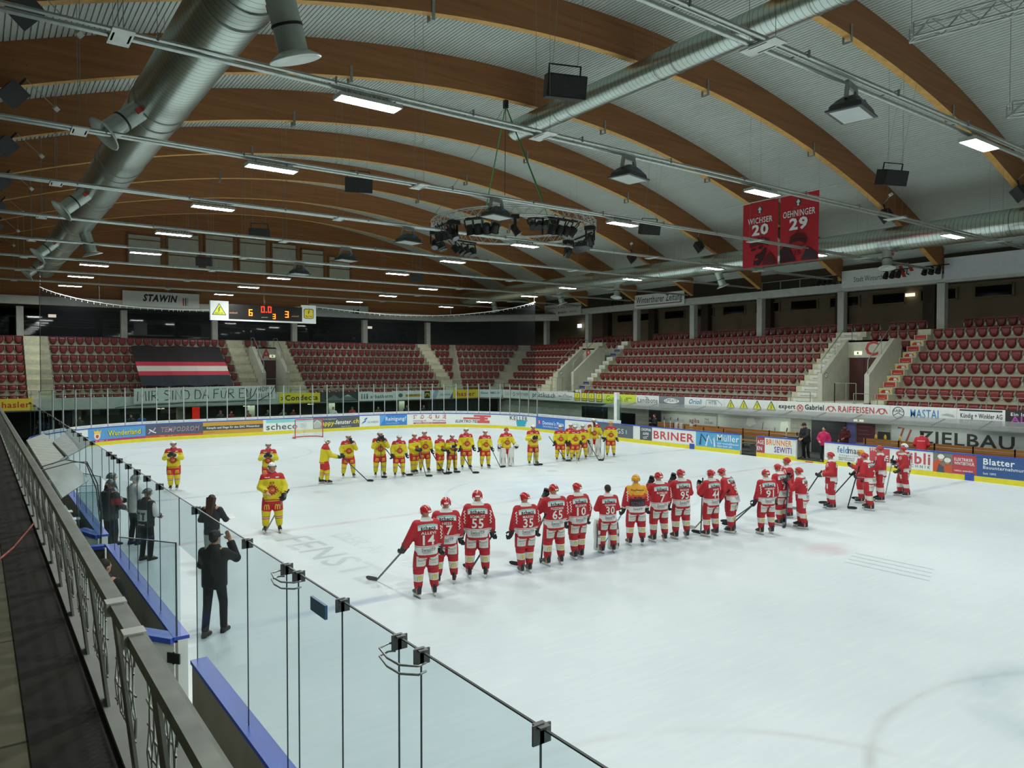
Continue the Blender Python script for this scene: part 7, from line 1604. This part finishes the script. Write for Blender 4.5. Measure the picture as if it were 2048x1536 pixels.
P_('Y11', 'yel', YB+'looking down, glove at belly', 14.4, 7.3, 190, 1.72, 'chest', 'belly', '', pitch=.3)
P_('Y12', 'yel', YB+'with number 37, arms down, helmet turned right', 15.37, 7.67, 195, 1.92, num='37', yaw=-.4)
P_('Y13', 'yel', YB+'with number 78, arms down, before the teal patch', 16.25, 7.45, 195, 1.79, num='78')
P_('Y14', 'yel', 'person in yellow goalkeeper kit with red cap and wide white leg pads', 17.42, 7.44, 195, 1.83, 'out', 'out', '45', helm='redcap')
P_('Y15', 'yel', YB+'alone with both gloves on an upright stick', 18.64, 6.99, 200, 1.95, 'chest', 'chest', '', pitch=.3)
P_('Y16', 'yel', YB+'with number 81, leftmost of the bunched group', 20.62, 7.39, 205, 1.8, num='81')
P_('Y17', 'yel', YB+'mostly hidden at the back of the bunched group', 21.95, 8.16, 205, 1.78, num='')
P_('Y18', 'yel', YB+'with number 21, front of the bunched group', 21.19, 6.97, 205, 1.8, num='21')
P_('Y19', 'yel', YB+'right of the bunched group, before the goalkeeper', 22.16, 7.49, 215, 1.76)
P_('Y20', 'yel', 'tall person in yellow goalkeeper kit with white mask pushed up and white pads', 23.32, 7.95, 210, 1.98, 'face', 'out', '')
P_('Y21', 'yel', 'person in yellow and red kit with bright yellow helmet, rightmost of that row', 23.88, 7.28, 215, 1.85, num='9', helm='gold')
goalie_legs('Y14'); goalie_legs('Y20'); goalie_hands('Y14', 'out', 'out'); goalie_hands('Y20', 'face', 'out')
HS = 'hockey stick '
stick('black '+HS+'held out left by number 14, blade flat on the ice', 'R1', -1, (4.45, -6.0), (4.25, -5.75), c='#5a5e58', cb='#4c504c')
stick(HS+'behind the legs of number 55 with the blade tip at left', 'R3', 1, (6.6, -6.4), (6.48, -6.13), .9)
stick('black '+HS+'of number 35 with its curved blade at left', 'R4', 1, (7.64, -6.82), (7.49, -6.6), 1.55, '#7a7a72')
stick('dark '+HS+'standing nearly upright at the left of number 65', 'R5', 1, (8.15, -6.95), (8.25, -6.7), 1.4, hand=(8.27, -6.95, 1.15))
stick(HS+'with white taped blade between numbers 65 and 10', 'R6', -1, (9.23, -5.81), (9.29, -5.46), cb='#c9ccc8')
stick('light blue '+HS+'of the player in the yellow helmet', 'R8', -1, (10.75, -6.35), (10.6, -6.1), c='#7fa6c4')
stick('black '+HS+'upright beside number 7', 'R9', 1, (12.1, -6.75), (12.2, -6.5), 1.35, hand=(12.0, -6.75, 1.2))
stick(HS+'with pale taped blade left of number 44', 'R12', -1, (13.95, -6.6), (13.85, -6.35), 1.6, '#8a8a4a', '#c9ccc8')
stick('dark '+HS+'at the skates of number 44', 'R11', 1, (13.6, -7.1), (13.5, -6.85))
stick('dark '+HS+'reaching left from number 91, upper of two', 'R13', -1, (15.2, -6.9), (14.95, -6.75), 1.5)
stick('dark '+HS+'reaching left behind number 91, lower of two', 'R14', -1, (15.5, -6.6), (15.25, -6.5), 1.5, '#4a4f6a')
stick('dark blue '+HS+'held before the player with gloves at the chin', 'R16', 1, (16.25, -7.95), (15.95, -8.1), 1.5, '#3d4f74', hand=(16.4, -7.9, 1.05))
stick(HS+'with grey blade reaching left of the side-view player', 'R17', -1, (18.85, -6.6), (18.65, -6.45), 1.5, cb='#8d928f')
stick('black '+HS+'reaching left from the player with yellow-topped helmet', 'R18', 1, (20.6, -6.6), (20.35, -6.5), 1.6)
stick('black '+HS+'with blade pointing at the camera before the leaning player', 'R19', -1, (20.3, -7.5), (20.45, -7.75), 1.4)
stick(HS+'reaching left from the pair at the right end', 'R20', 1, (22.3, -6.8), (22.1, -6.7), 1.5)
stick('pale '+HS+'held upright by the player at the right end', 'R21', 1, (23.85, -6.9), (23.65, -6.8), 1.45, '#a9ada8', '#c9ccc8')
stick('dark '+HS+'hanging from the gloved hand of number 49', 'Y2', -1, (4.2, .5), (4.05, .3), 1.75, '#8d9088')
stick('long '+HS+'slanting right from the player with a glove at the mouth', 'Y5', 1, (10.22, 6.9), (10.35, 6.75), 1.5)
stick(HS+'with blade between the skates of the player covering the face', 'Y6', -1, (11.1, 7.45), (11.25, 7.25), 1.35, hand=(11.15, 7.6, 1.25))
stick(HS+'slanting right from number 27', 'Y7', 1, (12.2, 7.35), (12.4, 7.25))
stick(HS+'from the player between 27 and 24, blade right below 24', 'Y8', 1, (12.75, 6.65), (12.95, 6.5), 1.5)
stick(HS+'slanting right from number 24', 'Y9', -1, (13.7, 6.8), (13.9, 6.65), 1.5)
stick(HS+'upright right of number 24 with its dark blade', 'Y10', -1, (13.9, 6.95), (14.05, 6.8), 1.4)
stick(HS+'with blade between the feet of the player looking down', 'Y11', 1, (14.3, 6.95), (14.5, 6.8), 1.35)
stick(HS+'slanting right from number 37', 'Y12', 1, (14.85, 6.3), (15.05, 6.15), 1.55)
stick(HS+'slanting right from number 78 to the goalkeeper pads', 'Y13', -1, (16.85, 7.1), (17.05, 7.1), 1.5)
stick('first of two '+HS+'held upright by the yellow player standing alone', 'Y15', 1, (18.55, 6.8), (18.7, 6.6), 1.55, hand=(18.58, 6.85, 1.3))
stick('second '+HS+'held upright by the yellow player standing alone', 'Y15', -1, (18.72, 6.78), (18.9, 6.6), 1.45, c='#8d9088', hand=(18.66, 6.85, 1.3))
stick(HS+'in front of number 81', 'Y16', 1, (20.75, 7.1), (20.95, 7.0), 1.45)
stick('pale '+HS+'before number 21', 'Y18', -1, (20.75, 6.3), (20.6, 6.1), 1.45, '#a9ada8', '#c9ccc8')
stick(HS+'slanting right across the white goalkeeper pads', 'Y19', -1, (22.2, 6.35), (22.35, 6.1), 1.7)
stick(HS+'slanting left from the player in the yellow helmet', 'Y21', 1, (22.8, 6.6), (22.6, 6.4), 1.6)
# officials, staff, spectators
t = NT('striped_shirt', .7); t.base(t.mix(t.AND(t.gt(t.op('FRACT', t.op('MULTIPLY', t.x, 9.)), .5), t.lt(t.op('ABSOLUTE', t.x), .24)), '#23262a', '#23262a')); t.base(t.mix(t.OR(t.gt(t.op('ABSOLUTE', t.x), .27), t.lt(t.z, .0)), '#1f2427', '#cdd3d2')); REF = t.m
t = NT('armband_jacket', .7); t.base(t.mix(t.AND(t.band(t.z, 1.2, 1.36), t.gt(t.op('ABSOLUTE', t.x), .17)), '#2b3335', t.mix(t.gt(t.x, 0), '#b08c32', '#98303a'))); ARMB = t.m
r1 = civ('person in black and white referee top and grey helmet, nearest of the officials', .8, -1.2, 60, 1.74, REF, '#17181a', 'grey', 'belly', 'belly', yaw=-.3, pitch=.2, legs='close', fat=.9)
jm = [c for c in r1.children if c.name.startswith('jacket')][0]
decals('back_print', jm, jm.data, False, [('r', -.17, 1.0, .17, 1.28, '#aab4b6'), ('r', -.1, 1.02, -.05, 1.2, '#2a2f33'), ('r', .05, 1.02, .1, 1.2, '#2a2f33'), ('r', -.13, 1.17, -.02, 1.21, '#2a2f33'), ('r', .02, 1.17, .13, 1.21, '#2a2f33'), ('t', 'PostFinance', -.12, .9, .04, '#c9d0d0', .24)])
civ('person in referee kit and helmet, farthest back of the three beside it', .35, 1.0, 80, 1.9, REF, '#1d2024', 'grey', 'belly', 'belly', legs='close', fat=.9)
civ('person with yellow and red armband in the middle of the officials', .2, .0, 60, 1.86, ARMB, '#23262a', 'grey', 'belly', 'down', legs='close', fat=.9)
civ('person in white top and dark helmet, official turned right', .85, .7, 70, 1.84, '#c9cfd0', '#1d2024', 'grey', 'belly', 'belly', legs='close', fat=.9)
w_ = civ('woman with long brown hair in dark top holding a white sheet', 1.57, -4.68, 35, 1.72, '#23262b', '#8d938c', 'brown', 'point', 'belly', long=True, fat=.8, z=.0, vox=.012)
w_.location = (1.86, -2.9, 0)
t = thing('note_sheet', 'white sheet of paper held by the long-haired woman', 'paper', (0, 0, 0)); hp = Matrix.Translation((1.86, -2.9, 0)) @ Matrix.Rotation(-math.radians(35), 4, 'Z') @ Matrix.Scale(1.72/1.83, 4) @ Vector((.2, .66, 1.1)); t.location = hp
MB().use(mat('paper', '#dfe4e2', .7)).loft([[(-.1, -.13, 0), (.1, -.13, 0), (.1, .13, .06), (-.1, .13, .06)], [(-.1, -.13, .004), (.1, -.13, .004), (.1, .13, .064), (-.1, .13, .064)]], True, False).build('sheet', t)
civ('person in black jacket and cap clapping beside the open gate', .83, -7.24, 40, 1.8, '#17191b', '#15171a', 'black', 'high', 'clap', cap='#1b1d20', pitch=.05, legs='walk', fat=.95, vox=.011)
civ('person in dark suit standing in the penalty box', -.95, -8.2, 30, 1.8, '#1f211e', '#191a19', 'dark', 'down', 'down', fat=.86, yaw=-.5)
civ('person in black cap and jacket leaning on the bench gate', 31.0, .75, -80, 1.86, '#1b1d22', '#17181a', 'black', 'belly', 'rail', cap='#15161a', lean=.15, fat=.95)
civ('person in pink jacket with black hair by the open bench gate', 30.75, -.35, -100, 1.74, '#c2255e', '#1b1c20', 'black', 'belly', 'down', fat=.85)
c_ = civ('person in red team jacket bending over the bench, back to us', 31.9, -4.35, 70, 1.75, '#bf2430', '#1d2a4a', 'black', 'belly', 'belly', lean=.35, pitch=.3, fat=.98)
jm = [c for c in c_.children if c.name.startswith('jacket')][0]; decals('back_print', jm, jm.data, False, [('t', 'WINTERTHUR', -.16, 1.3, .05, '#e3dcd8', .32, .04)])
civ('person dressed in black with a strap at the left end of the bench', 31.6, 11.44, -60, 1.72, '#17181b', '#17181b', 'black', 'face', 'chest', fat=.9)
civ('person with knitted hat and red scarf in the dark doorway', 33.2, .0, -90, 1.7, '#5a1f22', '#23242a', 'dark', 'down', 'belly', cap='#1d1e22', fat=.9)
civ('person in dark coat under the far left balcony', .9, 34.0, 180, 1.75, '#22241f', '#1a1a1a', 'grey', fat=.9)
civ('person crouching in dark coat at the far left below the hasler advert', -1.2, 30.5, 160, 1.55, '#23241f', '#1a1a1a', 'dark', lean=.2, fat=.9)
cols = ['#2f3a38', '#2a62b0', '#23282a', '#7a2a2c', '#8d3a3a', '#2d2f33', '#3f5a4a', '#6d2c30', '#cfd2cd', '#b5484a', '#4a4238', '#2b3a30', '#23262a', '#3a4440']
xs_ = [2.6, 6.1, 5.4, 11.6, 12.6, 14.1, 15.0, 15.9, 18.7, 20.4, 22.3, 25.0, 26.2, 10.9]
ds_ = ['grey haired spectator in dark coat behind the left corner glass', 'spectator in bright blue jacket behind the left corner glass', 'spectator in black beside the one in blue', 'spectator in dark red just right of the glowing red sign', 'spectator in reddish fan coat behind glass left of passage A', 'spectator in dark jacket behind glass left of the goal', 'spectator in greenish jacket behind the goal', 'spectator in wine red top behind the goal', 'spectator in white shirt behind glass right of the goal', 'spectator with red and white scarf behind the slate advert', 'spectator in brown coat behind the blue advert', 'spectator in dark green behind the bold red lettering', 'spectator in black behind the bold red lettering', 'spectator in grey left of the glowing red sign']
for i, (x, c, d) in enumerate(zip(xs_, cols, ds_)):
    civ(d.replace('spectator', 'person'), x, 31.0+.5*(i % 2), 180+R.uniform(-30, 30), 1.62+.1*R.random(), c, '#1d1d1f', ('dark', 'grey', 'brown', 'black')[i % 4], 'clap' if i in (8, 9) else 'down', 'clap' if i in (8, 9) else 'down', fat=.9, vox=.022)
def bench_stick(label, p0, p1): 
    t = thing('hockey_stick', label, 'hockey stick', p0, 0, 'hockey sticks'); d = Vector(p1)-Vector(p0); MB().use(mat('stick_d0', '#b9bcb4', .5)).bar((0, 0, 0), d, .03, .035).build('shaft', t); MB().use(GB).bar(d*.86, d, .036, .042).build('grip_tape', t); MB().use(mat('blade_white', '#d0d2cc', .5)).box(-.015, -.0, -.03, .015, .3, .06).build('blade', t)
for i, y in enumerate((10.85, 10.5, 10.1)): bench_stick('pale hockey stick leaning on the yellow team bench, %s from the person in black' % ordn(i+1), (31.9, y, .1), (32.3, y+.5-.2*i, 1.5))
bench_stick('pale hockey stick leaning beside the person in black cap', (30.7, 1.9, .1), (30.9, 1.75, 1.5))
# ---------------------------------------------------------------- put every thing's origin at its own base
for o in list(SC.objects):
    if o.parent is None and o.type == 'MESH' and o.get('label') and o.get('kind') is None and o.location.length < 1e-6 and o.data.users == 1 and not any('NT' in '' for _ in ()):
        vs = [v.co for v in o.data.vertices]
        if not vs: continue
        c = Vector((sum(v.x for v in vs)/len(vs), sum(v.y for v in vs)/len(vs), min(v.z for v in vs)))
        if o.name.startswith(('striped_flag', 'air_duct')): continue
        o.data.transform(Matrix.Translation(-c)); o.location = c
        for ch in o.children: ch.location = ch.location-c
LAMPM.node_tree.nodes['Principled BSDF'].inputs['Emission Strength'].default_value = LAMP_L
